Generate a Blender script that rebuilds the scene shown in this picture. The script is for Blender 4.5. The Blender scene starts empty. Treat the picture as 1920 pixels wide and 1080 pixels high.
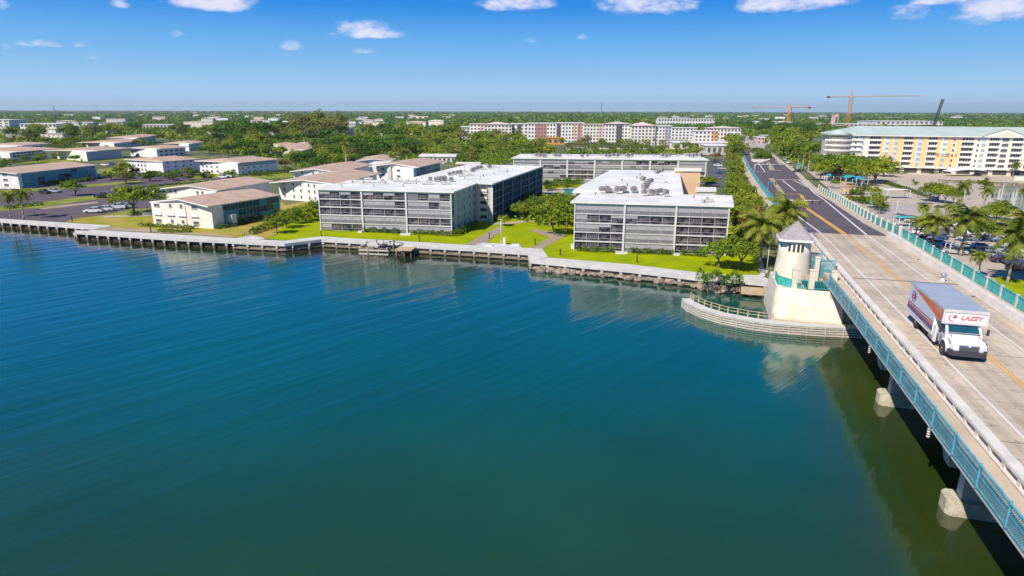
import bpy, bmesh, math, random
import numpy as np
from mathutils import Vector, Matrix
scene = bpy.context.scene
COL = scene.collection
R = math.radians
HAZE = 6e-5
random.seed(7)

# ---------------------------------------------------------------- camera
CAM_H, FPX, PITCH, ROLL = 30.0, 1200.0, math.atan(331.5 / 1200.0), R(0.14)
cd = bpy.data.cameras.new('camera'); cam = bpy.data.objects.new('camera', cd); COL.objects.link(cam)
cd.sensor_width = 36; cd.lens = 36 * FPX / 1920; cd.clip_start = 0.5; cd.clip_end = 80000
cam.matrix_world = (Matrix.Translation((0, 0, CAM_H)) @ Matrix.Rotation(math.pi / 2 - PITCH, 4, 'X') @ Matrix.Rotation(ROLL, 4, 'Z'))
scene.camera = cam

# ---------------------------------------------------------------- sky, sun, exposure
SUN_AZ, SUN_EL = R(42), R(45)          # light travels towards this azimuth (from +Y to +X)
world = bpy.data.worlds.new('World'); scene.world = world; world.use_nodes = True
wn, wl = world.node_tree.nodes, world.node_tree.links
bg = wn['Background']
sky = wn.new('ShaderNodeTexSky'); sky.sky_type = 'NISHITA'; sky.sun_disc = False
sky.sun_elevation = SUN_EL; sky.sun_rotation = SUN_AZ + math.pi
sky.air_density = 1.0; sky.dust_density = 0.35; sky.ozone_density = 3.0; sky.altitude = 0
hs = wn.new('ShaderNodeHueSaturation'); hs.inputs['Saturation'].default_value = 1.35; hs.inputs['Hue'].default_value = 0.495
wl.new(sky.outputs[0], hs.inputs['Color'])
def wmath(op, a, b=None, c=None, clamp=False):
    n = wn.new('ShaderNodeMath'); n.operation = op; n.use_clamp = clamp
    for i, v in enumerate((a, b, c)):
        if v is None: continue
        if isinstance(v, (int, float)): n.inputs[i].default_value = v
        else: wl.new(v, n.inputs[i])
    return n.outputs[0]
tc = wn.new('ShaderNodeTexCoord'); sx = wn.new('ShaderNodeSeparateXYZ'); wl.new(tc.outputs['Generated'], sx.inputs[0])
azi = wmath('ARCTAN2', sx.outputs[0], sx.outputs[1])
ele = wmath('ARCSINE', sx.outputs[2])
cmb = wn.new('ShaderNodeCombineXYZ'); wl.new(azi, cmb.inputs[0]); wl.new(wmath('MULTIPLY', ele, 2.2), cmb.inputs[1])
n1 = wn.new('ShaderNodeTexNoise'); n1.inputs['Scale'].default_value = 22; n1.inputs['Detail'].default_value = 9; n1.inputs['Roughness'].default_value = .62
wl.new(cmb.outputs[0], n1.inputs['Vector'])
n2 = wn.new('ShaderNodeTexNoise'); n2.inputs['Scale'].default_value = 75; n2.inputs['Detail'].default_value = 6
wl.new(cmb.outputs[0], n2.inputs['Vector'])
# fair-weather cumulus, each given by azimuth, elevation of its flat base, half width, height (degrees), strength
CLOUDS = [(-70, 14, 9, 4, 1), (60, 17, 10, 4, 1), (110, 12, 12, 4, 1), (170, 16, 14, 5, 1), (-120, 10, 11, 4, 1)]
def skyang(px, py):
    x, y = px - 960, 540 - py; y0, z0 = y * math.sin(PITCH) + FPX * math.cos(PITCH), y * math.cos(PITCH) - FPX * math.sin(PITCH)
    return math.degrees(math.atan2(x, y0)), math.degrees(math.atan2(z0, math.hypot(x, y0)))
for (px_, py_, w_, h_, st_) in [(390, 21, 88, 34, 1.1), (222, 17, 22, 15, .7), (690, 73, 66, 22, 1.0), (540, 95, 22, 12, .65), (512, 96, 14, 6, .4), (333, 73, 13, 10, .5), (70, 90, 40, 9, .6), (152, 91, 13, 6, .35), (172, 115, 11, 6, .35), (678, 101, 28, 8, .42), (2, 21, 18, 13, .7), (968, 19, 86, 32, .85),
        (1210, 27, 84, 34, .95), (1485, 20, 106, 40, 1.15), (1700, 36, 46, 18, .5), (1860, 40, 100, 46, 1.0), (1790, 6, 80, 24, .85), (995, 81, 18, 7, .35), (1090, 74, 13, 6, .3), (10, 96, 10, 7, .35)]:
    a_, e_ = skyang(px_, py_); k_ = 1.02 * math.cos(math.radians(a_)) ** 2; CLOUDS.append((a_, e_, w_ / 20.0 * k_, h_ / 14.5 * math.cos(math.radians(a_)) ** .5, st_ + .04))
acc = None
for (a, e, w, h, st) in CLOUDS:
    dx = wmath('DIVIDE', wmath('SUBTRACT', azi, R(a)), R(w))
    de = wmath('SUBTRACT', ele, R(e + h * .22))
    up = wmath('DIVIDE', wmath('MAXIMUM', de, 0), R(h * .8)); dn = wmath('DIVIDE', wmath('MINIMUM', de, 0), R(h * .26))
    d2 = wmath('ADD', wmath('MULTIPLY', dx, dx), wmath('ADD', wmath('MULTIPLY', up, up), wmath('MULTIPLY', dn, dn)))
    v = wmath('SUBTRACT', st, wmath('MULTIPLY', d2, st))
    acc = v if acc is None else wmath('MAXIMUM', acc, v)
den = wmath('ADD', acc, wmath('MULTIPLY', wmath('SUBTRACT', n1.outputs['Fac'], .56), 3.0))
den = wmath('ADD', den, wmath('MULTIPLY', wmath('SUBTRACT', n2.outputs['Fac'], .5), .9))
den = wmath('MULTIPLY', den, wmath('GREATER_THAN', acc, -.9))
cr = wn.new('ShaderNodeMapRange'); cr.interpolation_type = 'SMOOTHSTEP'
cr.inputs['From Min'].default_value = -.2; cr.inputs['From Max'].default_value = 1.1; cr.inputs['To Max'].default_value = .92
wl.new(den, cr.inputs['Value'])
gate = wn.new('ShaderNodeMapRange'); gate.interpolation_type = 'SMOOTHSTEP'; gate.inputs['From Min'].default_value = -.7; gate.inputs['From Max'].default_value = .3
wl.new(acc, gate.inputs['Value'])
cfac = wmath('MULTIPLY', cr.outputs[0], gate.outputs[0], clamp=True)
# clear-day colour by elevation, blended with the physical sky
rp_ = wn.new('ShaderNodeValToRGB'); wl.new(wmath('DIVIDE', wmath('MAXIMUM', ele, 0), math.pi / 2), rp_.inputs[0])
def slin(*c): return tuple(((x / 255 / 12.92) if x / 255 <= .04045 else ((x / 255 + .055) / 1.055) ** 2.4) for x in c) + (1,)
STOPS = [(0, (172, 206, 238)), (.012, (164, 204, 240)), (.04, (122, 180, 229)), (.066, (84, 160, 227)), (.09, (22, 130, 219)), (.13, (0, 132, 228)), (.2, (0, 112, 210)), (.3, (0, 94, 168)), (.6, (8, 72, 126)), (1, (14, 58, 120))]
cr_ = rp_.color_ramp
while len(cr_.elements) < len(STOPS): cr_.elements.new(.5)
for el_, (p_, c_) in zip(cr_.elements, STOPS): el_.position = p_; el_.color = slin(*c_)
scl = wn.new('ShaderNodeVectorMath'); scl.operation = 'SCALE'; wl.new(rp_.outputs[0], scl.inputs[0]); scl.inputs['Scale'].default_value = 1 / .115
mxs = wn.new('ShaderNodeMix'); mxs.data_type = 'RGBA'; mxs.inputs['Factor'].default_value = .95; wl.new(hs.outputs[0], mxs.inputs['A']); wl.new(scl.outputs[0], mxs.inputs['B'])
mixc = wn.new('ShaderNodeMix'); mixc.data_type = 'RGBA'
wl.new(cfac, mixc.inputs['Factor']); wl.new(mxs.outputs['Result'], mixc.inputs['A'])
CLOUD_COL = mixc.inputs['B']; CLOUD_COL.default_value = (6.4, 6.4, 7.6, 1)
wl.new(mixc.outputs['Result'], bg.inputs['Color'])
bg.inputs['Strength'].default_value = 0.115

sl = bpy.data.lights.new('sun', 'SUN'); sl.energy = 5.0; sl.angle = R(.53); sl.color = (1.0, .93, .83)
sun = bpy.data.objects.new('sun', sl); COL.objects.link(sun)
sdir = Vector((math.sin(SUN_AZ) * math.cos(SUN_EL), math.cos(SUN_AZ) * math.cos(SUN_EL), -math.sin(SUN_EL)))
sun.rotation_euler = sdir.to_track_quat('-Z', 'Y').to_euler(); sun.location = (-60, -60, 120)

vs = scene.view_settings
vs.view_transform = 'Standard'; vs.look = 'None'; vs.exposure = 0.2; vs.gamma = 1; vs.use_curve_mapping = False
scene.render.engine = 'CYCLES'
scene.cycles.max_bounces = 8; scene.cycles.transparent_max_bounces = 12; scene.cycles.volume_bounces = 0
scene.cycles.caustics_reflective = False; scene.cycles.caustics_refractive = False

# ---------------------------------------------------------------- surveying: where a sight line meets a level
cp, sp_ = math.cos(PITCH), math.sin(PITCH)
def ray(px, py):
    x, y = px - 960, 540 - py
    x, y = x * math.cos(ROLL) + y * math.sin(ROLL), y * math.cos(ROLL) + x * math.sin(ROLL)
    return (x, y * sp_ + FPX * cp, y * cp - FPX * sp_)
def P(px, py, z=0.0):
    r = ray(px, py); t = (z - CAM_H) / r[2]
    return (r[0] * t, r[1] * t)
def zat(px, py, Y):
    r = ray(px, py); return CAM_H + r[2] * Y / r[1]
G = 1.8                                   # land level; water is at 0
BD = (math.sin(R(15.85)), math.cos(R(15.85))); BR_ = (BD[1], -BD[0])
def UT(u, t): return (u * BR_[0] + t * BD[0], u * BR_[1] + t * BD[1])   # bridge frame -> world
DECK = 6.5
def zr(t): return DECK if t <= 140 else max(2.0, DECK - 4.5 * (t - 140) / 110)

# ---------------------------------------------------------------- tagging and mesh building
def tag(o, label=None, cat=None, group=None, kind=None):
    if label: o['label'] = label
    if cat: o['category'] = cat
    if group: o['group'] = group
    if kind: o['kind'] = kind
    return o
def empty(name, loc, rz=0.0, label=None, cat=None, group=None):
    o = bpy.data.objects.new(name, None); COL.objects.link(o); o.empty_display_size = .5
    o.location = loc if len(loc) == 3 else (loc[0], loc[1], 0); o.rotation_euler = (0, 0, rz)
    return tag(o, label, cat, group)
class MB:
    def __init__(s): s.v = []; s.f = []; s.m = []; s.mats = []; s.sm = []
    def mi(s, m):
        if m not in s.mats: s.mats.append(m)
        return s.mats.index(m)
    def face(s, pts, m, smooth=False):
        n = len(s.v); s.v += [tuple(p) for p in pts]; s.f.append(list(range(n, n + len(pts)))); s.m.append(s.mi(m)); s.sm.append(smooth)
    def box(s, x0, x1, y0, y1, z0, z1, m, M=None):
        c = [(x, y, z) for z in (z0, z1) for y in (y0, y1) for x in (x0, x1)]
        if M is not None: c = [tuple(M @ Vector(p)) for p in c]
        n = len(s.v); s.v += c; k = s.mi(m)
        for q in ((0, 2, 3, 1), (4, 5, 7, 6), (0, 1, 5, 4), (1, 3, 7, 5), (3, 2, 6, 7), (2, 0, 4, 6)):
            s.f.append([n + i for i in q]); s.m.append(k); s.sm.append(False)
        return s
    def hexa(s, bot, top, m):           # 4 bottom + 4 top corners, ccw from above
        n = len(s.v); s.v += [tuple(p) for p in bot] + [tuple(p) for p in top]; k = s.mi(m)
        N = len(bot)
        s.f.append([n + i for i in reversed(range(N))]); s.f.append([n + N + i for i in range(N)])
        for i in range(N): s.f.append([n + i, n + (i + 1) % N, n + N + (i + 1) % N, n + N + i])
        s.m += [k] * (N + 2); s.sm += [False] * (N + 2); return s
    def prism(s, poly, z0, z1, m, mtop=None):
        s.hexa([(x, y, z0) for x, y in poly], [(x, y, z1) for x, y in poly], m)
        if mtop is not None: s.m[-len(poly) - 1] = s.mi(mtop)
        return s
    def tube(s, p0, p1, r0, r1, m, n=8, smooth=True, caps=True):
        p0, p1 = Vector(p0), Vector(p1); d = (p1 - p0)
        if d.length < 1e-6: return s
        q = d.to_track_quat('Z', 'Y'); b = len(s.v); k = s.mi(m)
        for p, r in ((p0, r0), (p1, r1)):
            for i in range(n):
                a = 2 * math.pi * i / n; s.v.append(tuple(p + q @ Vector((math.cos(a) * r, math.sin(a) * r, 0))))
        for i in range(n): s.f.append([b + i, b + (i + 1) % n, b + n + (i + 1) % n, b + n + i]); s.m.append(k); s.sm.append(smooth)
        if caps:
            s.f.append([b + i for i in reversed(range(n))]); s.f.append([b + n + i for i in range(n)]); s.m += [k, k]; s.sm += [False, False]
        return s
    def path(s, pts, rad, m, n=6):
        for i in range(len(pts) - 1): s.tube(pts[i], pts[i + 1], rad[i] if isinstance(rad, list) else rad, rad[i + 1] if isinstance(rad, list) else rad, m, n)
        return s
    def lathe(s, prof, m, n=20, c=(0, 0), smooth=True, start=0.0):
        b = len(s.v); k = s.mi(m)
        for r, z in prof:
            for i in range(n):
                a = start + 2 * math.pi * i / n; s.v.append((c[0] + r * math.cos(a), c[1] + r * math.sin(a), z))
        for j in range(len(prof) - 1):
            for i in range(n):
                s.f.append([b + j * n + i, b + j * n + (i + 1) % n, b + (j + 1) * n + (i + 1) % n, b + (j + 1) * n + i]); s.m.append(k); s.sm.append(smooth)
        s.f.append([b + i for i in reversed(range(n))]); s.f.append([b + (len(prof) - 1) * n + i for i in range(n)]); s.m += [k, k]; s.sm += [False, False]
        return s
    def sheet(s, poly, z, m): s.face([(x, y, z) for x, y in poly], m); return s
    def mesh(s, name='mesh', tri=False, bevel=0):
        me = bpy.data.meshes.new(name); me.from_pydata(s.v, [], s.f)
        for m in s.mats: me.materials.append(m)
        me.polygons.foreach_set('material_index', s.m); me.polygons.foreach_set('use_smooth', s.sm); me.update()
        if tri or bevel:
            bm = bmesh.new(); bm.from_mesh(me)
            if bevel:
                bmesh.ops.remove_doubles(bm, verts=bm.verts, dist=1e-4)
                bmesh.ops.bevel(bm, geom=[e for e in bm.edges if len(e.link_faces) == 2 and e.calc_face_angle(0) > .5], offset=bevel, segments=2, affect='EDGES', clamp_overlap=True)
            if tri: bmesh.ops.triangulate(bm, faces=[f for f in bm.faces if len(f.verts) > 4])
            bm.to_mesh(me); bm.free()
        return me
    def build(s, name, parent=None, loc=(0, 0, 0), rz=0.0, tri=False, bevel=0, **kw):
        o = bpy.data.objects.new(name, s.mesh(name, tri, bevel)); COL.objects.link(o); o.location = loc; o.rotation_euler = (0, 0, rz)
        if parent: o.parent = parent
        return tag(o, **kw)
KIDS = {}
def inst(name, me, parent, loc, rz=0.0, scale=None, rot=None):
    o = bpy.data.objects.new(name, me); COL.objects.link(o); o.location = loc; o.rotation_euler = rot or (0, 0, rz); o.parent = parent
    if scale: o.scale = scale if isinstance(scale, tuple) else (scale,) * 3
    return o
def copy_tree(root, kids, loc, rz=0.0, scale=1.0, label=None, cat=None, group=None):
    r = root.copy(); COL.objects.link(r); r.location = loc; r.rotation_euler = (0, 0, rz)
    r.scale = scale if isinstance(scale, tuple) else (scale,) * 3
    for k in ('label', 'group'):
        if k in r: del r[k]
    tag(r, label, cat, group)
    m = {}
    for ch, par in kids:
        c = ch.copy(); COL.objects.link(c); c.parent = m.get(par, r); m[ch] = c
    return r
def kids_of(root):
    out = []
    for o in list(COL.objects):
        if o.parent == root: out.append((o, root))
    lv1 = [o for o, _ in out]
    for o in list(COL.objects):
        if o.parent in lv1: out.append((o, o.parent))
    return out

# ---------------------------------------------------------------- procedural materials
def lin(c): return tuple(((x / 12.92) if x <= .04045 else ((x + .055) / 1.055) ** 2.4) for x in c)
def mat(name, col, rough=.7, var=.12, scale=1.5, spec=.4, metal=0.0, bump=0.0, bscale=12, col2=None, detail=5, stretch=None, emis=None, coat=0):
    m = bpy.data.materials.new(name); m.use_nodes = True; n, l = m.node_tree.nodes, m.node_tree.links; b = n['Principled BSDF']
    b.inputs['Roughness'].default_value = rough; b.inputs['Specular IOR Level'].default_value = spec; b.inputs['Metallic'].default_value = metal
    if coat: b.inputs['Coat Weight'].default_value = coat
    c = (*col, 1); c2 = (*col2, 1) if col2 else tuple(min(1, x * (1 + var)) for x in col) + (1,)
    c1 = c if col2 else tuple(x * (1 - var) for x in col) + (1,)
    tcn = n.new('ShaderNodeTexCoord'); src = tcn.outputs['Object']
    if stretch:
        mp = n.new('ShaderNodeMapping'); mp.inputs['Scale'].default_value = stretch; l.new(src, mp.inputs[0]); src = mp.outputs[0]
    nz = n.new('ShaderNodeTexNoise'); nz.inputs['Scale'].default_value = scale; nz.inputs['Detail'].default_value = detail; nz.inputs['Roughness'].default_value = .6; l.new(src, nz.inputs['Vector'])
    rp = n.new('ShaderNodeValToRGB'); rp.color_ramp.elements[0].position = .36; rp.color_ramp.elements[1].position = .64
    rp.color_ramp.elements[0].color = c1; rp.color_ramp.elements[1].color = c2
    l.new(nz.outputs['Fac'], rp.inputs[0]); l.new(rp.outputs[0], b.inputs['Base Color'])
    if bump:
        n3 = n.new('ShaderNodeTexNoise'); n3.inputs['Scale'].default_value = bscale; n3.inputs['Detail'].default_value = 6; l.new(src, n3.inputs['Vector'])
        bp = n.new('ShaderNodeBump'); bp.inputs['Strength'].default_value = min(1, bump); bp.inputs['Distance'].default_value = .08; l.new(n3.outputs['Fac'], bp.inputs['Height']); l.new(bp.outputs[0], b.inputs['Normal'])
    if emis: b.inputs['Emission Color'].default_value = (*emis, 1); b.inputs['Emission Strength'].default_value = 1
    return m
def leafmat(name, dark, light, trans=.3):
    m = bpy.data.materials.new(name); m.use_nodes = True; n, l = m.node_tree.nodes, m.node_tree.links; b = n['Principled BSDF']
    b.inputs['Roughness'].default_value = .55; b.inputs['Specular IOR Level'].default_value = .25
    ge = n.new('ShaderNodeNewGeometry'); oi = n.new('ShaderNodeObjectInfo'); tcn = n.new('ShaderNodeTexCoord')
    nz = n.new('ShaderNodeTexNoise'); nz.inputs['Scale'].default_value = .55; nz.inputs['Detail'].default_value = 3; l.new(tcn.outputs['Object'], nz.inputs['Vector'])
    def mt(op, a, b_, cl=False):
        q = n.new('ShaderNodeMath'); q.operation = op; q.use_clamp = cl
        for i, v in enumerate((a, b_)):
            if isinstance(v, (int, float)): q.inputs[i].default_value = v
            else: l.new(v, q.inputs[i])
        return q.outputs[0]
    f = mt('ADD', mt('MULTIPLY', ge.outputs['Random Per Island'], .45), mt('MULTIPLY', mt('SUBTRACT', nz.outputs['Fac'], .5), 1.6))
    f = mt('ADD', f, mt('MULTIPLY', oi.outputs['Random'], .55), True)
    mx = n.new('ShaderNodeMix'); mx.data_type = 'RGBA'; mx.inputs['A'].default_value = (*dark, 1); mx.inputs['B'].default_value = (*light, 1); l.new(f, mx.inputs['Factor'])
    l.new(mx.outputs['Result'], b.inputs['Base Color'])
    tr = n.new('ShaderNodeBsdfTranslucent'); l.new(mx.outputs['Result'], tr.inputs[0])
    ms = n.new('ShaderNodeMixShader'); ms.inputs[0].default_value = trans; l.new(b.outputs[0], ms.inputs[1]); l.new(tr.outputs[0], ms.inputs[2])
    l.new(ms.outputs[0], n['Material Output'].inputs['Surface'])
    return m
def glassmat(name, col, rough=.08, spec=.8, col2=None, scale=.25):
    return mat(name, col, rough=rough, spec=spec, var=.35, scale=scale, col2=col2, detail=2)

M = dict(
    white=mat('white_paint', (.80, .78, .74), .6, .06, .4),
    cream=mat('cream_stucco', (.76, .72, .62), .75, .06, .5, bump=.15),
    tower=mat('ivory_stucco', (.66, .58, .45), .75, .07, .4, col2=(.78, .71, .59), detail=8, bump=.15, bscale=6),
    peach=mat('peach_stucco', (.72, .47, .28), .7, .05, .6),
    yellow=mat('yellow_stucco', (.76, .55, .26), .7, .06, .4),
    palepeach=mat('pale_peach_stucco', (.75, .62, .50), .7, .05, .4),
    pink=mat('pink_stucco', (.62, .42, .38), .7, .08, .4),
    red=mat('red_stucco', (.44, .20, .18), .7, .08, .4),
    greenwall=mat('grey_green_stucco', (.42, .46, .44), .75, .08, .4),
    greywall=mat('grey_stucco', (.40, .40, .43), .7, .08, .5),
    roofwhite=mat('white_roof_membrane', (.66, .64, .60), .6, .0, .16, col2=(.86, .83, .78), detail=9),
    brown=mat('brown_roof_shingle', (.50, .35, .26), .85, .12, .35, bump=.3, bscale=5),
    pinkroof=mat('pink_tile_roof', (.62, .51, .47), .8, .1, .4),
    greenroof=mat('pale_green_metal_roof', (.46, .53, .49), .6, .08, .12),
    orange=mat('orange_stucco', (.72, .30, .05), .7, .08, .5),
    slab=mat('grey_slab_edge', (.62, .60, .60), .7, .06, .5),
    blind=mat('pale_blind', (.37, .355, .38), .35, .08, 1.2),
    screen=mat('grey_screen', (.19, .18, .20), .4, .1, 1.2),
    darkglass=glassmat('dark_window_glass', (.018, .016, .026), .12, .45, col2=(.15, .13, .145), scale=1.1),
    wing=glassmat('wing_navy_glass', (.006, .030, .055), .6, .04, (.010, .055, .09)),
    teal=glassmat('teal_glass', (.006, .22, .30), .2, .4, (.02, .36, .42), .35),
    tealdark=glassmat('dark_teal_glass', (.006, .035, .065), .12, .5, (.012, .085, .13)),
    winglass=glassmat('window_glass', (.03, .035, .06), col2=(.09, .09, .13), scale=.8),
    concrete=mat('bridge_concrete', (.385, .325, .265), .85, .13, .22, col2=(.50, .43, .36), bump=.2, bscale=3, detail=9),
    walk=mat('sidewalk_concrete', (.48, .385, .29), .85, .1, .4, col2=(.57, .465, .36), bump=.2, detail=8),
    barrier=mat('barrier_paint', (.68, .62, .56), .7, .1, .6),
    pale=mat('pale_concrete', (.58, .56, .53), .8, .1, .5, bump=.2),
    pier=mat('pier_concrete', (.50, .47, .42), .85, .15, .5, bump=.3),
    stain=mat('footing_concrete', (.62, .56, .44), .85, .15, 1.2, col2=(.42, .35, .24), bump=.4),
    asphalt=mat('asphalt', (.098, .076, .088), .85, .15, .25, col2=(.128, .100, .112), bump=.1),
    oldroad=mat('weathered_asphalt', (.085, .08, .08), .9, .15, .3, col2=(.12, .115, .12)),
    farroad=mat('far_pavement', (.42, .36, .33), .9, .1, .1),
    paver=mat('paver_ochre', (.40, .33, .20), .85, .12, .8),
    linew=mat('white_line', (.68, .66, .64), .7, .08, 1), liney=mat('yellow_line', (.72, .36, .03), .7, .12, 1.2, col2=(.62, .36, .09)),
    rail=mat('turquoise_rail', (.06, .31, .40), .5, .15, 1.0, col2=(.17, .44, .52)),
    railgreen=mat('sea_green_rail', (.03, .36, .36), .5, .15, 1.0, col2=(.10, .50, .47)),
    tealpaint=mat('teal_paint', (.02, .38, .40), .5, .1, 1),
    bluesail=mat('blue_canopy', (.02, .28, .50), .6, .1, 1),
    timber=mat('weathered_timber', (.56, .50, .43), .85, .2, 1.2, stretch=(1, 1, 6)),
    gapshade=mat('dark_timber', (.06, .055, .10), .9, .2, 1.2),
    tan=mat('tan_wood', (.52, .38, .24), .8, .12, 1.2),
    piling=mat('old_piling', (.20, .16, .12), .9, .3, 1.5, col2=(.34, .28, .2)),
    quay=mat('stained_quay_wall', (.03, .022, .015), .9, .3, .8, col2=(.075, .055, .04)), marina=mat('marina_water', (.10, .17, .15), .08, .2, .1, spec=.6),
    stonewall=mat('rubble_quay_wall', (.10, .085, .065), .9, .3, 1.4, col2=(.38, .31, .23), bump=.8, bscale=2),
    rock=mat('riprap_rock', (.16, .12, .09), .9, .3, 1.0, col2=(.42, .33, .26), bump=.8, bscale=3),
    ground=mat('ground_mix', (.055, .085, .02), .95, .1, .035, col2=(.17, .17, .08), detail=8),
    lawn=mat('lawn', (.22, .29, .0), .9, .1, .22, col2=(.33, .38, .0), spec=.08, bump=.3, bscale=9, detail=8),
    lawn3=mat('verge_grass', (.15, .20, .02), .9, .1, .2, col2=(.27, .29, .05), bump=.3, bscale=9, detail=8, spec=.1),
    lawn2=mat('dry_lawn', (.27, .27, .015), .9, .1, .15, col2=(.42, .31, .09), spec=.1, bump=.3, bscale=9, detail=8),
    plaza=mat('plaza_paving', (.42, .345, .275), .9, .1, .15, col2=(.50, .42, .34), detail=8),
    dirt=mat('bare_dirt', (.30, .235, .17), .95, .15, .3, col2=(.42, .33, .24)),
    mulch=mat('path_brown', (.33, .26, .20), .95, .12, .6),
    trunk=mat('bark', (.16, .12, .09), .9, .25, 2), palmtrunk=mat('palm_bark', (.30, .25, .20), .9, .2, 3, stretch=(1, 1, 4)),
    royal=mat('royal_palm_trunk', (.55, .52, .48), .8, .1, 2),
    metal=mat('galvanised_metal', (.42, .43, .45), .5, .1, 3, metal=.3), darkmetal=mat('dark_metal', (.05, .05, .06), .5, .1, 3),
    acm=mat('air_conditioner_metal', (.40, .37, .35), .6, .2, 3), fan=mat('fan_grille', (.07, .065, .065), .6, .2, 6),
    crane=mat('crane_orange', (.72, .30, .03), .5, .1, 2), cranepale=mat('crane_pale_jib', (.70, .50, .42), .6, .1, 2),
    pool=mat('pool_water', (.03, .38, .42), .05, .1, .5, spec=.6),
    tyre=mat('tyre_rubber', (.025, .025, .03), .8, .1, 5), rim=mat('wheel_rim', (.45, .45, .47), .35, .1, 5, metal=.4),
    truckwhite=mat('truck_white', (.78, .78, .78), .3, .03, 1, coat=.4), truckroof=mat('truck_box_roof', (.33, .38, .47), .6, .06, .5),
    truckside=mat('truck_side_panel', (.62, .63, .72), .35, .04, 1), chrome=mat('grille_grey', (.22, .24, .30), .35, .2, 8, metal=.3),
    bumper=mat('black_bumper', (.05, .045, .06), .5, .1, 3), logored=mat('logo_red', (.58, .05, .08), .5, .05, 2), logomag=mat('logo_purple_red', (.33, .05, .18), .5, .2, 3),
    stripeo=mat('stripe_orange', (.70, .15, .03), .45, .08, .8), striper=mat('stripe_red', (.62, .13, .09), .45, .06, .8), stripep=mat('stripe_violet', (.10, .09, .25), .45, .15, .8),
    stripelight=mat('stripe_salmon', (.62, .27, .17), .45, .1, .8),
    lampglass=mat('headlamp_lens', (.55, .57, .60), .1, .2, 6, spec=.8),
    tent=mat('white_fabric', (.82, .81, .80), .7, .03, 1),
    leafdark=leafmat('leaf_dark', (.03, .085, .005), (.12, .24, .015)),
    leafmid=leafmat('leaf_mid', (.06, .13, .006), (.24, .34, .025)),
    leafyel=leafmat('leaf_yellow_green', (.11, .18, .006), (.38, .43, .03)),
    leafolive=leafmat('leaf_olive', (.12, .14, .02), (.33, .32, .07)),
    leafpalm=leafmat('palm_leaf', (.08, .13, .008), (.36, .38, .05), .4),
    leafrust=leafmat('leaf_rust', (.14, .07, .02), (.36, .21, .06)),
    hedge=leafmat('hedge_leaf', (.045, .10, .006), (.17, .27, .015)),
)
for nm, c in dict(car_white=(.75, .75, .75), car_silver=(.42, .43, .45), car_black=(.03, .03, .035), car_blue=(.03, .06, .16), car_red=(.40, .03, .03), car_beige=(.45, .40, .32), car_grey=(.16, .17, .18)).items():
    M[nm] = mat(nm, c, .3, .03, 1, coat=.5)

def deckmat():
    m = mat('worn_bridge_concrete', (.48, .39, .30), .85, .13, .16, col2=(.60, .50, .40), bump=.25, bscale=4, detail=10); n, l = m.node_tree.nodes, m.node_tree.links; b = n['Principled BSDF']
    old = b.inputs['Base Color'].links[0].from_socket; tcn = n.new('ShaderNodeTexCoord')
    def nz(sc, st, det, lo, hi, c0, c1, prev):
        mp = n.new('ShaderNodeMapping'); mp.inputs['Scale'].default_value = st; l.new(tcn.outputs['Object'], mp.inputs[0]); q = n.new('ShaderNodeTexNoise'); q.inputs['Scale'].default_value = sc; q.inputs['Detail'].default_value = det; l.new(mp.outputs[0], q.inputs['Vector'])
        r = n.new('ShaderNodeMapRange'); r.inputs['From Min'].default_value = lo; r.inputs['From Max'].default_value = hi; r.inputs['To Min'].default_value = c0; r.inputs['To Max'].default_value = c1; l.new(q.outputs['Fac'], r.inputs['Value'])
        v = n.new('ShaderNodeVectorMath'); v.operation = 'SCALE'; l.new(prev, v.inputs[0]); l.new(r.outputs[0], v.inputs['Scale']); return v.outputs[0]
    c = nz(1.1, (1, .035, 1), 5, .35, .65, .80, 1.08, old)      # wheel tracks and drag marks along the lanes
    c = nz(.9, (.18, 1, 1), 4, .52, .72, 1.0, .80, c)           # cross-deck patches and casting bands
    c = nz(1.6, (1, .8, 1), 7, .60, .74, 1.0, .62, c)           # oil and rust spots
    l.new(c, b.inputs['Base Color']); return m
M['deck'] = deckmat()
M['salmon'] = mat('faded_red_lettering', (.62, .17, .18), .5, .15, 3)

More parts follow.
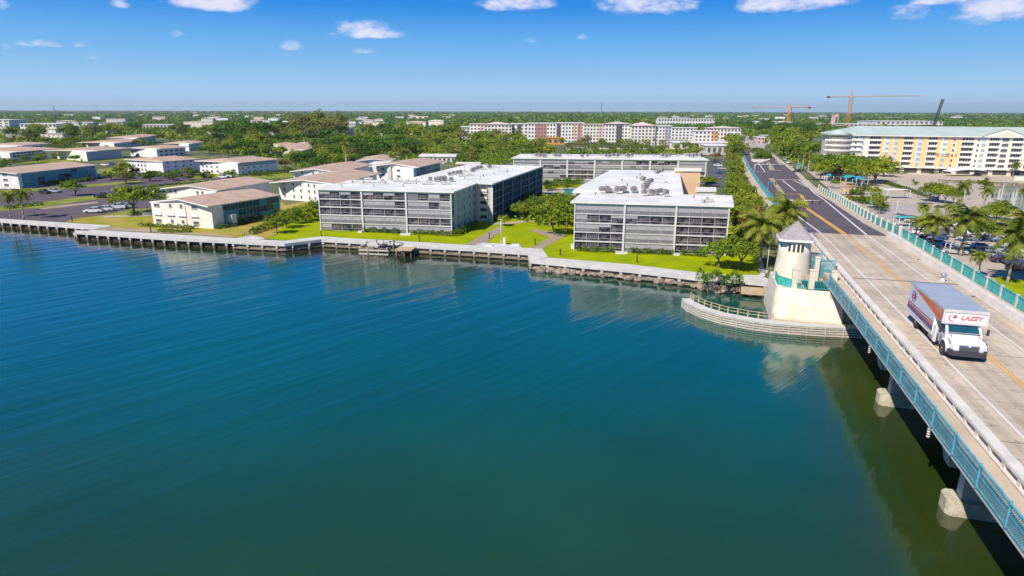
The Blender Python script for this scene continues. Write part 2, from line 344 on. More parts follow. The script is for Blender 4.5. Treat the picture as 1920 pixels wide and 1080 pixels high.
# ================================================================ water
def watermat():
    m = bpy.data.materials.new('lake_water'); m.use_nodes = True; n, l = m.node_tree.nodes, m.node_tree.links; b = n['Principled BSDF']
    b.inputs['Roughness'].default_value = .085; b.inputs['IOR'].default_value = 1.95; b.inputs['Specular IOR Level'].default_value = .5
    tcn = n.new('ShaderNodeTexCoord'); o = tcn.outputs['Object']
    def noise(scale, det, vec=o, rough=.55):
        q = n.new('ShaderNodeTexNoise'); q.inputs['Scale'].default_value = scale; q.inputs['Detail'].default_value = det; q.inputs['Roughness'].default_value = rough; l.new(vec, q.inputs['Vector']); return q.outputs['Fac']
    def mth(op, a, b_, c=None):
        q = n.new('ShaderNodeMath'); q.operation = op
        for i, v in enumerate((a, b_, c)):
            if v is None: continue
            if isinstance(v, (int, float)): q.inputs[i].default_value = v
            else: l.new(v, q.inputs[i])
        return q.outputs[0]
    # colour of the water body: deep teal-blue out in the lake, greener by the bridge and towards the camera, brown along the seawall
    sep = n.new('ShaderNodeSeparateXYZ'); l.new(o, sep.inputs[0])
    u = mth('SUBTRACT', mth('MULTIPLY', sep.outputs[0], BR_[0]), mth('MULTIPLY', sep.outputs[1], -BR_[1]))
    mr = n.new('ShaderNodeMapRange'); mr.interpolation_type = 'SMOOTHSTEP'; mr.inputs['From Min'].default_value = 14; mr.inputs['From Max'].default_value = 25; l.new(mth('ADD', u, mth('MULTIPLY', noise(.07, 5), 9)), mr.inputs['Value'])
    mr2 = n.new('ShaderNodeMapRange'); mr2.interpolation_type = 'SMOOTHSTEP'; mr2.inputs['From Min'].default_value = 92; mr2.inputs['From Max'].default_value = 40; l.new(mth('ADD', sep.outputs[1], mth('MULTIPLY', noise(.045, 5), 26)), mr2.inputs['Value'])
    mxa = n.new('ShaderNodeMix'); mxa.data_type = 'RGBA'; mxa.inputs['A'].default_value = (.0, .076, .056, 1); mxa.inputs['B'].default_value = (.013, .052, .008, 1); l.new(mr2.outputs[0], mxa.inputs['Factor'])
    mxb = n.new('ShaderNodeMix'); mxb.data_type = 'RGBA'; mxb.inputs['B'].default_value = (.032, .050, .008, 1); l.new(mxa.outputs['Result'], mxb.inputs['A']); l.new(mr.outputs[0], mxb.inputs['Factor'])  # murky green, also standing in for the sky reflection lost beside the bridge
    x_ = mth('SUBTRACT', sep.outputs[0], 3.6); sh_ = mth('MINIMUM', mth('MULTIPLY_ADD', x_, -.163, 134), mth('MULTIPLY_ADD', x_, -.53, 134))
    mr3 = n.new('ShaderNodeMapRange'); mr3.interpolation_type = 'SMOOTHSTEP'; mr3.inputs['From Min'].default_value = 26; mr3.inputs['From Max'].default_value = 6; l.new(mth('ADD', mth('SUBTRACT', sh_, sep.outputs[1]), mth('MULTIPLY', noise(.09, 4), 8)), mr3.inputs['Value'])
    mxd = n.new('ShaderNodeMix'); mxd.data_type = 'RGBA'; mxd.inputs['B'].default_value = (.020, .027, .011, 1); l.new(mxb.outputs['Result'], mxd.inputs['A']); l.new(mr3.outputs[0], mxd.inputs['Factor']); mxb = mxd  # dark brown imitates the seawall's reflection, put into the body colour
    nz = mth('MULTIPLY_ADD', noise(.035, 7, o, .6), 1.0, .5)
    mxc = n.new('ShaderNodeVectorMath'); mxc.operation = 'SCALE'; l.new(mxb.outputs['Result'], mxc.inputs[0]); l.new(nz, mxc.inputs['Scale'])
    l.new(mxc.outputs[0], b.inputs['Base Color'])
    # long low swell with crests running towards the north-east, fine ripple on top, broken up by calm and ruffled patches
    mp = n.new('ShaderNodeMapping'); mp.inputs['Rotation'].default_value = (0, 0, R(-47)); mp.inputs['Scale'].default_value = (1, 1, 1); l.new(o, mp.inputs[0])
    st = n.new('ShaderNodeMapping'); st.inputs['Scale'].default_value = (.10, 1.0, 1); l.new(mp.outputs[0], st.inputs[0])
    sw = noise(.30, 3, st.outputs[0], .5)
    st2 = n.new('ShaderNodeMapping'); st2.inputs['Scale'].default_value = (.3, 1.0, 1); st2.inputs['Rotation'].default_value = (0, 0, R(7)); l.new(mp.outputs[0], st2.inputs[0])
    rp = noise(1.5, 5, st2.outputs[0], .6)
    patch = n.new('ShaderNodeMapRange'); patch.inputs['From Min'].default_value = .35; patch.inputs['From Max'].default_value = .68; patch.inputs['To Min'].default_value = .25; l.new(noise(.022, 3), patch.inputs['Value'])
    h = mth('ADD', mth('MULTIPLY', sw, .50), mth('MULTIPLY', mth('MULTIPLY', rp, .14), patch.outputs[0]))
    bp = n.new('ShaderNodeBump'); bp.inputs['Strength'].default_value = 1.0; bp.inputs['Distance'].default_value = .30; l.new(h, bp.inputs['Height']); l.new(bp.outputs[0], b.inputs['Normal'])
    return m
M['water'] = watermat()
mb = MB(); mb.sheet([(-3000, -900), (3000, -900), (3000, 420), (-3000, 420)], 0, M['water'])
tag(mb.build('water'), kind='structure')

# ================================================================ land
S0, S1 = P(0, 411, G), P(207, 424, G)
sl_dir = ((S0[0] - S1[0]), (S0[1] - S1[1]))
far_left = (S1[0] + sl_dir[0] * 14, S1[1] + sl_dir[1] * 14)
SHORE_PX = [(207, 424), (167, 431), (320, 440), (435, 447.5), (500, 449), (533, 452.5), (580, 446.7), (602, 444), (667, 449), (727, 451.7),
            (860, 460), (1017, 468), (1027, 484), (1180, 497), (1310, 513), (1368, 517), (1433, 520), (1447, 531)]
shore = [far_left, S0] + [P(x, y, G) for x, y in SHORE_PX]
shore += [UT(20, 113), UT(40, 108), UT(46, 92), UT(120, 84), UT(900, 40), UT(3000, -100)]
far = [(45000, -2000), (45000, 60000), (-45000, 60000), (-45000, far_left[1] + 600)]
mb = MB(); mb.sheet(shore + far, G, M['ground'])
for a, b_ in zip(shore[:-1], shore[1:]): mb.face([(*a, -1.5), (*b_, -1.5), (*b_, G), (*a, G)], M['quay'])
tag(mb.build('ground', tri=True), kind='structure')

def pxpoly(pts, z=G): return [P(x, y, z) for x, y in pts]
def ground_sheet(name, pts, m, lift, kind='structure', px=True):
    mb = MB(); mb.sheet(pxpoly(pts) if px else pts, G + lift, M[m]); return tag(mb.build(name, tri=True), kind=kind)
ground_sheet('lawn', [(497, 447.5), (533, 451), (602, 442.7), (667, 447.5), (727, 450), (860, 458.3), (1016, 466.5), (1027, 482.6), (1180, 495.5), (1310, 511.5), (1368, 515.5), (1425, 517), (1421, 487), (1400, 470), (1385, 400), (1330, 352), (1080, 330), (1010, 335), (930, 352), (905, 380), (740, 380), (560, 385), (540, 395), (520, 440)], 'lawn', .03)
ground_sheet('lawn', [(172, 430), (320, 438.5), (435, 446), (497, 447), (520, 438), (545, 392), (530, 380), (280, 392), (235, 398), (145, 408), (120, 416), (200, 422.5)], 'lawn2', .02)
ground_sheet('asphalt_lot', [(-900, 372), (0, 409.5), (120, 416.5), (145, 409), (240, 398), (285, 390), (300, 360), (420, 340), (530, 330), (525, 322), (380, 320), (240, 322), (130, 342), (0, 352), (-400, 350)], 'asphalt', .025)
for nm, pts, m in (
    ('grass', [(-60, 393), (60, 382), (190, 364), (236, 367), (150, 378), (84, 389), (0, 396)], 'lawn3'),
    ('grass', [(-60, 360), (30, 355), (90, 352), (190, 344), (262, 338), (262, 342), (200, 348), (100, 356), (0, 364)], 'lawn3'),
    ('grass', [(215, 362), (320, 346), (345, 340), (430, 336), (430, 341), (340, 350), (230, 368)], 'lawn3'),
    ('grass', [(195, 403), (250, 392), (285, 391), (284, 404), (215, 406)], 'lawn3'),
    ('grass', [(180, 318), (245, 311), (260, 318), (225, 326), (185, 325)], 'lawn3'),
    ('grass', [(355, 330), (400, 324), (430, 328), (400, 334), (360, 336)], 'lawn3'),
    ('grass', [(40, 300), (100, 297), (240, 294), (240, 300), (130, 306), (40, 306)], 'lawn3'),
    ('grass', [(530, 385), (600, 374), (604, 392), (545, 398)], 'lawn2'),
    ('grass', [(430, 326), (545, 320), (550, 332), (505, 336), (435, 334)], 'lawn3'),
    ('dirt', [(70, 390), (180, 378), (185, 381), (80, 393)], 'dirt'),
    ('dirt', [(175, 431), (320, 437.5), (435, 445), (435, 442), (320, 434), (250, 428), (205, 427)], 'dirt')):
    ground_sheet(nm, pts, m, .05)
ground_sheet('path', [(195, 408.5), (286, 405), (286, 402.5), (195, 405)], 'plaza', .06)
ground_sheet('path', [(873, 459), (905, 459), (945, 430), (938, 424), (920, 432)], 'mulch', .07)
ground_sheet('path', [(990, 467), (1016, 467), (1062, 442), (1040, 436), (1000, 430), (992, 433), (1015, 440), (1030, 446)], 'mulch', .07)
ground_sheet('path', [(915, 419), (925, 421.5), (960, 420), (985, 417), (1015, 414), (1010, 412), (980, 414), (940, 418)], 'plaza', .07)
ground_sheet('path', [(1421, 487), (1427, 486), (1434, 506), (1434, 519), (1425, 518)], 'pale', .08)
ground_sheet('path', [(437, 449), (470, 441), (492, 446), (497, 449), (470, 450)], 'pale', .09)
ground_sheet('path', [(890, 460), (905, 455.5), (935, 457), (975, 461), (978, 466), (930, 463)], 'pale', .09)
# pool court between the two front blocks
ground_sheet('path', [(1012, 357), (1060, 352), (1086, 352), (1086, 366), (1030, 372), (1012, 364)], 'plaza', .06)
ground_sheet('pool', [(1052, 355), (1078, 354), (1074, 364), (1062, 369), (1060, 360)], 'pool', .09)
# right-hand park, plaza and marina
ground_sheet('plaza', [(1510, 318), (2300, 318), (2600, 620), (1900, 556), (1700, 440), (1560, 360)], 'plaza', .02)
ground_sheet('grass', [(1862, 518), (1905, 524), (2100, 540), (2300, 660), (1920, 590), (1880, 545)], 'lawn', .05)
ground_sheet('asphalt_lot', [(1630, 388), (1720, 384), (1770, 402), (1790, 440), (1720, 436), (1640, 410)], 'farroad', .04)
ground_sheet('marina_water', [(1850, 352), (1885, 346), (2100, 342), (2150, 392), (1905, 394), (1862, 376)], 'marina', .06)
ground_sheet('plaza', [(1290, 262), (1440, 262), (1420, 300), (1390, 300), (1375, 290), (1280, 290)], 'farroad', .02)
ground_sheet('plaza', [(1060, 276), (1265, 278), (1265, 288), (1060, 284)], 'plaza', .02)
ground_sheet('asphalt_lot', [(1322, 300), (1378, 298), (1385, 345), (1330, 352)], 'oldroad', .03)

# ================================================================ road north of the bridge
def PR(px, py):
    z = DECK
    for i in range(60):
        q = P(px, py, z); t = q[0] * BD[0] + q[1] * BD[1]; z = .7 * z + .3 * zr(t)
    return (q[0] * BR_[0] + q[1] * BR_[1], t)
def ribbon(mb, pts, width, off, m, step=6.0):
    out = []
    for (u0, t0), (u1, t1) in zip(pts[:-1], pts[1:]):
        n = max(1, int(max(abs(t1 - t0), abs(u1 - u0)) / step))
        out += [(u0 + (u1 - u0) * i / n, t0 + (t1 - t0) * i / n) for i in range(n)]
    out.append(pts[-1]); prev = None
    for i, (u, t) in enumerate(out):
        a = out[max(0, i - 1)]; b = out[min(len(out) - 1, i + 1)]; d = Vector((b[0] - a[0], b[1] - a[1])).normalized(); nrm = Vector((d.y, -d.x)) * width / 2
        L, Rr = (u - nrm.x, t - nrm.y), (u + nrm.x, t + nrm.y)
        cur = [(*UT(*L), zr(L[1]) + off), (*UT(*Rr), zr(Rr[1]) + off)]
        if prev: mb.face([prev[0], prev[1], cur[1], cur[0]], m)
        prev = cur
EL = [(139.5, 21.3), (182, 21.9), (243, 24.4), (290, 25.0), (346, 25.7), (468, 29.6), (580, 33.5), (720, 40), (1330, 60)]
ER = [(139.5, 37.0), (160, 37.2), (190, 39.0), (221, 40.9), (280, 42.2), (331, 45), (421, 46.3), (505, 48.6), (580, 48.5), (720, 51), (1330, 73)]
def it(E, t): return float(np.interp(t, [e[0] for e in E], [e[1] for e in E]))
def strip(name, fl, fr, t0, t1, off, m, step=7.0, skirt=None, parent=None):
    mb = MB(); n = int((t1 - t0) / step) + 1; prev = None
    for i in range(n + 1):
        t = t0 + (t1 - t0) * i / n; z = zr(t) + off; a, b = fl(t), fr(t); cur = ((*UT(a, t), z), (*UT(b, t), z))
        if prev:
            mb.face([prev[0], prev[1], cur[1], cur[0]], M[m])
            if skirt:
                for k, (p, q) in enumerate(((prev[0], cur[0]), (prev[1], cur[1]))):
                    mb.face([(p[0], p[1], G - .2), p, q, (q[0], q[1], G - .2)], M[skirt])
        prev = cur
    return mb.build(name, parent)
tag(strip('embankment', lambda t: it(EL, t) - 3.2, lambda t: it(ER, t) + 3.0, 139.5, 300, -.06, 'walk', skirt='pale'), kind='structure')
tag(strip('road', lambda t: it(EL, t), lambda t: it(ER, t), 139.5, 560, .02, 'asphalt'), kind='structure')
tag(strip('road', lambda t: it(EL, t), lambda t: it(ER, t), 560, 1330, .02, 'farroad', 30), kind='structure')
tag(strip('pavement', lambda t: it(ER, t) + .05, lambda t: it(ER, t) + 2.2, 139.5, 560, .13, 'walk', skirt='pale'), kind='structure')
tag(strip('pavement', lambda t: it(EL, t) - 3.1, lambda t: it(EL, t) - .05, 185, 560, .13, 'walk', skirt='pale'), kind='structure')
mb = MB()
wr = [(33.4, 139.5)] + [PR(*q) for q in ((1580, 404), (1545, 375), (1516, 352), (1487, 338))]
ribbon(mb, wr, .45, .032, M['linew'])
ribbon(mb, [(25.0, 139.5), (24.8, 175), PR(1448, 372)], .4, .032, M['linew'])
yl = [(29.4, 139.5)] + [PR(*q) for q in ((1548, 415), (1515, 393), (1507, 377), (1502, 366), (1494, 363), (1472, 364))]
for d in (-.27, .27): ribbon(mb, [(u + d, t) for u, t in yl], .5, .034, M['liney'])
for a, b_ in (((1453, 337), (1500, 337)), ((1408, 322), (1440, 323)), ((1440, 319), (1464, 320)), ((1466, 338), (1491, 358)), ((1420, 305), (1433, 322)), ((1496, 337), (1560, 376))):
    ribbon(mb, [PR(*a), PR(*b_)], .9 if abs(a[1] - b_[1]) < 3 else .45, .036, M['linew'])
tag(mb.build('road_markings'), kind='structure')
mb = MB()
def roadpoly(mb, px, off, m): mb.face([(*UT(u, t), zr(t) + off) for u, t in (PR(*q) for q in px)], m)
roadpoly(mb, [(1440, 334), (1449, 334), (1471, 363), (1463, 364)], .04, M['paver'])
roadpoly(mb, [(1436, 305), (1441, 304), (1452, 318), (1442, 319)], .04, M['paver'])
roadpoly(mb, [(1451, 300), (1462, 301), (1468, 308), (1462, 309)], .04, M['paver'])
tag(mb.build('median_paving', tri=True), kind='structure')
mb = MB()
isl = [PR(*q) for q in ((1405, 287), (1424, 281), (1438, 290), (1443, 300), (1428, 305), (1408, 303))]
mb.prism([UT(u, t) for u, t in isl], 2.0, 2.28, M['barrier']); tag(mb.build('median_kerb', tri=True), kind='structure')

# ================================================================ bridge
bridge = empty('road_bridge', (*UT(29.5, 90), 0), 0, 'long low concrete road bridge with turquoise railings crossing the lake', 'bridge')
bridge.rotation_euler = (0, 0, -R(15.85))        # local x = across (u-29.5), local y = along (t-90)
T0, T1 = -70.0, 139.5
def bu(u): return u - 29.5
def bt(t): return t - 90.0
mb = MB(); mb.box(bu(19.6), bu(39.7), bt(T0), bt(T1), 5.95, DECK, M['deck']); mb.build('deck_slab', bridge)
mb = MB(); mb.box(bu(19.62), bu(21.3), bt(T0) + .1, bt(T1) - .1, DECK, DECK + .16, M['walk']); mb.build('sidewalk', bridge)
mb = MB(); mb.box(bu(38.0), bu(39.68), bt(T0) + .1, bt(T1) - .1, DECK, DECK + .16, M['walk']); mb.build('sidewalk', bridge)
mb = MB(); mb.box(bu(19.45), bu(19.6), bt(T0), bt(97), 5.7, DECK + .2, M['barrier']); mb.build('fascia', bridge)
mb = MB(); mb.box(bu(39.7), bu(39.85), bt(T0), bt(T1), 5.7, DECK + .2, M['barrier']); mb.build('fascia', bridge)
for u in (21.3, 24.5, 27.8, 31.1, 34.4, 37.8):
    mb = MB(); mb.box(bu(u) - .3, bu(u) + .3, bt(T0), bt(T1) - .5, 5.0, 5.95, M['pier']); mb.build('girder', bridge)
# left parapet: kerb, stub posts with gaps, wide white cap beam
mb = MB(); mb.box(bu(21.35), bu(22.15), bt(T0), bt(T1), DECK, DECK + .28, M['barrier'])
t = T0 + 1
while t < T1 - 1:
    mb.box(bu(21.45), bu(21.95), bt(t), bt(t) + .42, DECK + .28, DECK + .72, M['barrier'])
    t += 2.3
pl = mb.build('parapet', bridge)
mb = MB(); mb.box(bu(21.4), bu(22.2), bt(T0), bt(T1), DECK + .72, DECK + 1.05, M['barrier']); mb.build('cap_beam', pl, bevel=.05)
mb = MB(); mb.hexa([(bu(36.9), bt(T0), DECK), (bu(38), bt(T0), DECK), (bu(38), bt(T1), DECK), (bu(36.9), bt(T1), DECK)], [(bu(37.15), bt(T0), DECK + .85), (bu(37.85), bt(T0), DECK + .85), (bu(37.85), bt(T1), DECK + .85), (bu(37.15), bt(T1), DECK + .85)], M['barrier']); mb.build('parapet', bridge)
# markings and joints, laid just above the deck
mb = MB(); z = DECK + .006
mb.box(bu(25.0), bu(25.22), bt(T0), bt(T1), DECK, z, M['linew']); mb.box(bu(33.5), bu(33.72), bt(T0), bt(T1), DECK, z, M['linew']); mb.build('edge_line', bridge)
mb = MB(); mb.box(bu(29.22), bu(29.42), bt(T0), bt(T1), DECK, z, M['liney']); mb.box(bu(29.6), bu(29.8), bt(T0), bt(T1), DECK, z, M['liney']); mb.build('centre_line', bridge)
for t, w_, m_ in ((101.2, .3, 'bumper'), (12, .06, 'oldroad'), (31.5, .06, 'oldroad'), (51, .06, 'oldroad'), (71, .06, 'oldroad'), (120, .06, 'oldroad')):
    mb = MB(); mb.box(bu(22.3), bu(36.8), bt(t), bt(t) + w_, DECK, DECK + .011, M[m_]); mb.build('expansion_joint', bridge)
for u, t in ((22.6, 44), (22.6, 60), (22.6, 80), (22.6, 110), (36.5, 70), (36.5, 95), (36.5, 118)):
    mb = MB(); mb.box(bu(u) - .22, bu(u) + .22, bt(t) - .3, bt(t) + .3, DECK, DECK + .012, M['fan']); mb.build('drain_grate', bridge)
# piers
for t in (-46, -27, -7.5, 12, 31.8, 51.5, 71.4):
    mb = MB(); mb.box(bu(21.5), bu(37.5), bt(t) - .5, bt(t) + .5, 1.0, 4.3, M['pier']); pr = mb.build('pier', bridge)
    mb = MB(); x0, x1 = bu(20.5), bu(39.4)
    pts = [(x0 + .35, -1.0), (x0 + 1.3, -1.0), (x1 - 1.3, -1.0), (x1 - .5, -1.0), (x1, -.4), (x1, .4), (x1 - .5, 1.0), (x0 + .35, 1.0), (x0, .65), (x0, -.65)]
    mb.prism([(x, y + bt(t)) for x, y in pts], -1.0, 1.25, M['stain']); mb.build('footing', pr, tri=True, bevel=.06)
    mb = MB(); a, b_ = bu(19.9), bu(39.4)
    mb.hexa([(a + .35, bt(t) - .6, 3.9), (b_ - .35, bt(t) - .6, 3.9), (b_ - .35, bt(t) + .6, 3.9), (a + .35, bt(t) + .6, 3.9)], [(a, bt(t) - .7, 5.4), (b_, bt(t) - .7, 5.4), (b_, bt(t) + .7, 5.4), (a, bt(t) + .7, 5.4)], M['pier']); mb.build('cap', pr)
mb = MB(); mb.box(bu(19.7), bu(39.5), bt(97), bt(108), -1, 5.9, M['pier']); mb.build('abutment', bridge)
mb = MB(); mb.box(bu(19.7), bu(39.5), bt(108.3), bt(T1) - .1, .5, 5.6, M['pier']); mb.build('abutment', bridge)
# navigation lights hung below the edge
for t in (73.5, 54.0):
    mb = MB()
    for k in range(4): mb.lathe([(.06, 0), (.14, .04), (.14, .13), (.06, .17)], M['pier'], 10, (bu(19.58), bt(t)))
    mb.v = [(x, y, z + 4.7 + .22 * (i // 40)) for i, (x, y, z) in enumerate(mb.v)]
    mb.box(bu(19.5), bu(19.7), bt(t) - .05, bt(t) + .05, 5.6, 5.72, M['pier'])
    mb.box(bu(19.55), bu(19.6), bt(t) - .03, bt(t) + .03, 4.7, 5.65, M['pier']); mb.build('navigation_light', bridge)
# left railing: turquoise frame with woven mesh infill
def railing(parent, u, ta, tb, z0, z1, m, panel=2.45, lattice=True, lean=0.0, npost=100):
    mb = MB(); mb.box(bu(u) - .07, bu(u) + .07, bt(ta), bt(tb), z1 - .1, z1, m); mb.box(bu(u) - .05, bu(u) + .05, bt(ta), bt(tb), z0 + .08, z0 + .18, m)
    rl = mb.build('railing', parent)
    mb = MB(); t = ta; h = z1 - z0 - .28
    if lattice:
        s = .2
        while t < tb - .01:
            for sg in (1, -1):
                a, b_ = (z0 + .18, z1 - .1) if sg > 0 else (z1 - .1, z0 + .18)
                t2 = min(t + h, tb)
                w = .04
                mb.face([(bu(u) + .012 * sg, bt(t) - w, a), (bu(u) + .012 * sg, bt(t) + w, a), (bu(u) + .012 * sg, bt(t2) + w, b_), (bu(u) + .012 * sg, bt(t2) - w, b_)], m)
            t += s
        mb.box(bu(u) - .02, bu(u) + .02, bt(ta), bt(tb), z0 + .18 + h * .48, z0 + .18 + h * .53, m)
    mb.build('mesh_panel', rl)
    n = int((tb - ta) / panel); 
    pm = MB(); pm.box(-.09, .09, -.06, .06, 0, z1 - z0 + .12, m); pme = pm.mesh('post')
    for i in range(min(n + 1, npost)): inst('post', pme, rl, (bu(u), bt(tb - i * panel), z0))
    return rl
railing(bridge, 19.42, -70, 97.2, DECK - .5, DECK + 1.2, M['rail'], 4.4)
# right railing: sea-green panels between pale stone posts
mb = MB(); u = 39.5
mb.box(bu(u) - .08, bu(u) + .08, bt(T0), bt(T1), DECK + 1.55, DECK + 1.68, M['railgreen']); mb.box(bu(u) - .06, bu(u) + .06, bt(T0), bt(T1), DECK + .2, DECK + .32, M['railgreen'])
rr = mb.build('railing', bridge)
mb = MB(); t = T0
while t < T1:
    if t > 84: mb.box(bu(u) - .02, bu(u) + .02, bt(t), bt(t) + .19, DECK + .32, DECK + 1.55, M['railgreen'])
    else: mb.box(bu(u) - .025, bu(u) + .025, bt(t), bt(t) + .04, DECK + .32, DECK + 1.55, M['metal'])
    t += .24
mb.build('mesh_panel', rr)
pm = MB(); pm.box(-.15, .15, -.2, .2, 0, 1.72, M['pale']); pm.box(-.18, .18, -.23, .23, 1.72, 1.8, M['pale']); pme = pm.mesh('post')
for i in range(13): inst('post', pme, rr, (bu(u), bt(86 + i * 4.45), DECK))
# the same railings continue down the approach
def approach_rail(name, lab, fu, t0, t1, m, stone):
    c = UT(fu(t0), t0); root = empty(name, (*c, zr(t0)), 0, lab, 'railing')
    mb, mb2 = MB(), MB(); n = int((t1 - t0) / 1.6); pts = [(*UT(fu(t), t), zr(t) + .1) for t in np.linspace(t0, t1, n + 1)]
    rel = [Vector(p) - Vector((*c, zr(t0))) for p in pts]
    for a, b_ in zip(rel[:-1], rel[1:]):
        for z0, z1 in ((.16, 1.52),):
            mb.tube(a + Vector((0, 0, z0)), b_ + Vector((0, 0, z0)), .05, .05, M[m], 4, False); mb2.tube(a + Vector((0, 0, z1)), b_ + Vector((0, 0, z1)), .08, .08, M[m], 4, False)
    mb.build('rail', root); mb2.build('rail', root)
    mb = MB()
    for a, b_ in zip(rel[:-1], rel[1:]):
        for k in range(5):
            p = a.lerp(b_, k / 5); q = a.lerp(b_, (k + .72) / 5); mb.face([p + Vector((0, 0, .2)), q + Vector((0, 0, .2)), q + Vector((0, 0, 1.5)), p + Vector((0, 0, 1.5))], M[m])
    mb.build('panel', root)
    pm = MB(); pm.box(-.2, .2, -.2, .2, 0, 2.0, M[stone]); pme = pm.mesh('post')
    for a in rel[::3][:95]: inst('post', pme, root, a)
approach_rail('railing', 'sea green panel railing with pale posts on the right of the bridge ramp', lambda t: it(ER, t) + 2.35, 140, 262, 'railgreen', 'cream')
approach_rail('railing', 'turquoise railing curving along the left edge of the dark road beyond the tower', lambda t: it(EL, t) - .5, 176, 430, 'rail', 'rail')

# ================================================================ bridge tender's tower and bastion
tw = empty('bridge_tower', (*UT(16, 100), 0), -R(15.85), 'ivory bridge tower with grey pyramid roof standing on a battered bastion beside the bridge', 'tower')
def tu(u): return u - 16.0
def tt(t): return t - 100.0
mb = MB()
def bast(d, f_, rc):
    out = [(21.5, 95.6 + f_)]
    for k in range(11): a = R(270 - 9 * k); out.append((12.2 + d + rc + rc * math.cos(a), 95.6 + f_ + rc + rc * math.sin(a)))
    return list(reversed(out + [(12.2 + d, 108), (21.5, 108)]))
prev = None
for z, d, f_ in ((-1, 0, 0), (1.2, .05, .1), (3.2, .22, .75), (4.6, .45, 1.7), (5.15, .5, 1.95)):
    cur = [(tu(u), tt(t), z) for u, t in bast(d, f_, 2.2)]
    if prev:
        for i in range(len(cur)): mb.face([prev[i], prev[(i + 1) % len(cur)], cur[(i + 1) % len(cur)], cur[i]], M['tower'])
    prev = cur
mb.face(prev, M['tower']); mb.build('bastion', tw, tri=True)
mb = MB(); mb.box(tu(13.5), tu(21.2), tt(98.2), tt(107.6), 5.16, 5.2, M['walk']); mb.build('balcony_floor', tw)
mb = MB(); c = (tu(15.5), tt(105.2))
mb.lathe([(2.85, -1), (2.8, 3.9), (2.95, 4.0), (2.62, 6), (2.35, 9), (2.25, 11.2)], M['tower'], 28, c); mb.build('shaft', tw)
mb = MB(); mb.lathe([(3.08, .2), (3.12, .9), (2.98, 1.0)], M['tower'], 28, c); mb.build('plinth_ring', tw)
a = 2.5; ch = .6; oc = [(-a + ch, -a), (a - ch, -a), (a, -a + ch), (a, a - ch), (a - ch, a), (-a + ch, a), (-a, a - ch), (-a, -a + ch)]
mb = MB(); mb.prism([(c[0] + x * 1.05, c[1] + y * 1.05) for x, y in oc], 11.1, 11.42, M['white']); mb.build('eave', tw)
mb = MB(); ap = (c[0], c[1], 14.0)
for i in range(8):
    p, q = oc[i], oc[(i + 1) % 8]; mb.face([(c[0] + p[0], c[1] + p[1], 11.42), (c[0] + q[0], c[1] + q[1], 11.42), ap], M['greywall'])
M['towerroof'] = mat('tower_roof_tiles', (.33, .30, .30), .8, .1, 2.0, bump=.3, bscale=6); mb.mats = [M['towerroof']]
mb.build('roof', tw)
for k in (-3, -1, 1, 3):
    ang = R(-93 + k * 7.5); wm = MB(); wm.box(-.16, .16, -.06, .1, 0, 1.1, M['bumper']); wm.box(-.21, .21, -.03, .1, -.07, 0, M['tower'])
    wm.build('window', tw, (c[0] + 2.33 * math.cos(ang), c[1] + 2.33 * math.sin(ang), 9.6), ang + math.pi / 2)
cm = MB(); cm.box(-.38, .38, -.38, .38, 0, 2.9, M['tower']); cm.box(-.44, .44, -.44, .44, 2.9, 3.05, M['tower']); cme = cm.mesh('column', bevel=.03)
for u, t in ((15.0, 98.3), (17.3, 98.3), (20.2, 98.3)): inst('column', cme, tw, (tu(u), tt(t), 5.0))
inst('column', cme, tw, (tu(18.6), tt(103.0), 5.2), scale=(.85, .85, 1.25))
mb = MB()
for a_, b_ in (((14.6, 98.0), (21.2, 98.0)), ((14.6, 98.0), (12.95, 99.9)), ((12.95, 99.9), (12.9, 103))):
    for z in (5.3, 6.45): mb.tube((tu(a_[0]), tt(a_[1]), z), (tu(b_[0]), tt(b_[1]), z), .05, .05, M['tealpaint'], 6)
    n = 34
    for i in range(n + 1):
        x = a_[0] + (b_[0] - a_[0]) * i / n; y = a_[1] + (b_[1] - a_[1]) * i / n; mb.box(tu(x) - .03, tu(x) + .03, tt(y) - .03, tt(y) + .03, 5.2, 6.45, M['railgreen'])
mb.build('balcony_railing', tw)
mb = MB()
for (u0, t0), (u1, t1), z0, z1 in (((17.3, 105.2), (19.6, 104.9), 5.6, 9.2), ((18.8, 103.2), (21.2, 102.9), 5.8, 8.6)):
    n = 22
    for i in range(n):
        x = u0 + (u1 - u0) * i / n; y = t0 + (t1 - t0) * i / n; mb.box(tu(x), tu(x) + .055, tt(y) - .03, tt(y) + .03, z0, z1, M['rail'])
        if i % 3 == 0 and i < n - 3: mb.face([(tu(x), tt(y) + .04, z0), (tu(x) + .05, tt(y) + .04, z0), (tu(x) + .45, tt(y) + .04, z1), (tu(x) + .4, tt(y) + .04, z1)], M['rail'])
    mb.box(tu(u0), tu(u1), tt(min(t0, t1)) - .05, tt(max(t0, t1)) + .05, z1 - .08, z1, M['rail'])
mb.build('stair_screen', tw)
mb = MB(); mb.box(tu(14.2), tu(21.2), tt(103.2), tt(103.5), 5.0, 6.1, M['walk']); mb.build('rear_wall', tw)
mb = MB(); mb.box(tu(16.6), tu(21.2), tt(97.6), tt(103.2), 4.95, 5.2, M['darkmetal']); mb.build('machinery_hatch', tw)
mb = MB(); mb.box(tu(8.7), tu(12.8), tt(109.6), tt(110.3), .6, 1.75, M['tan']); mb.build('landing_wall', tw)

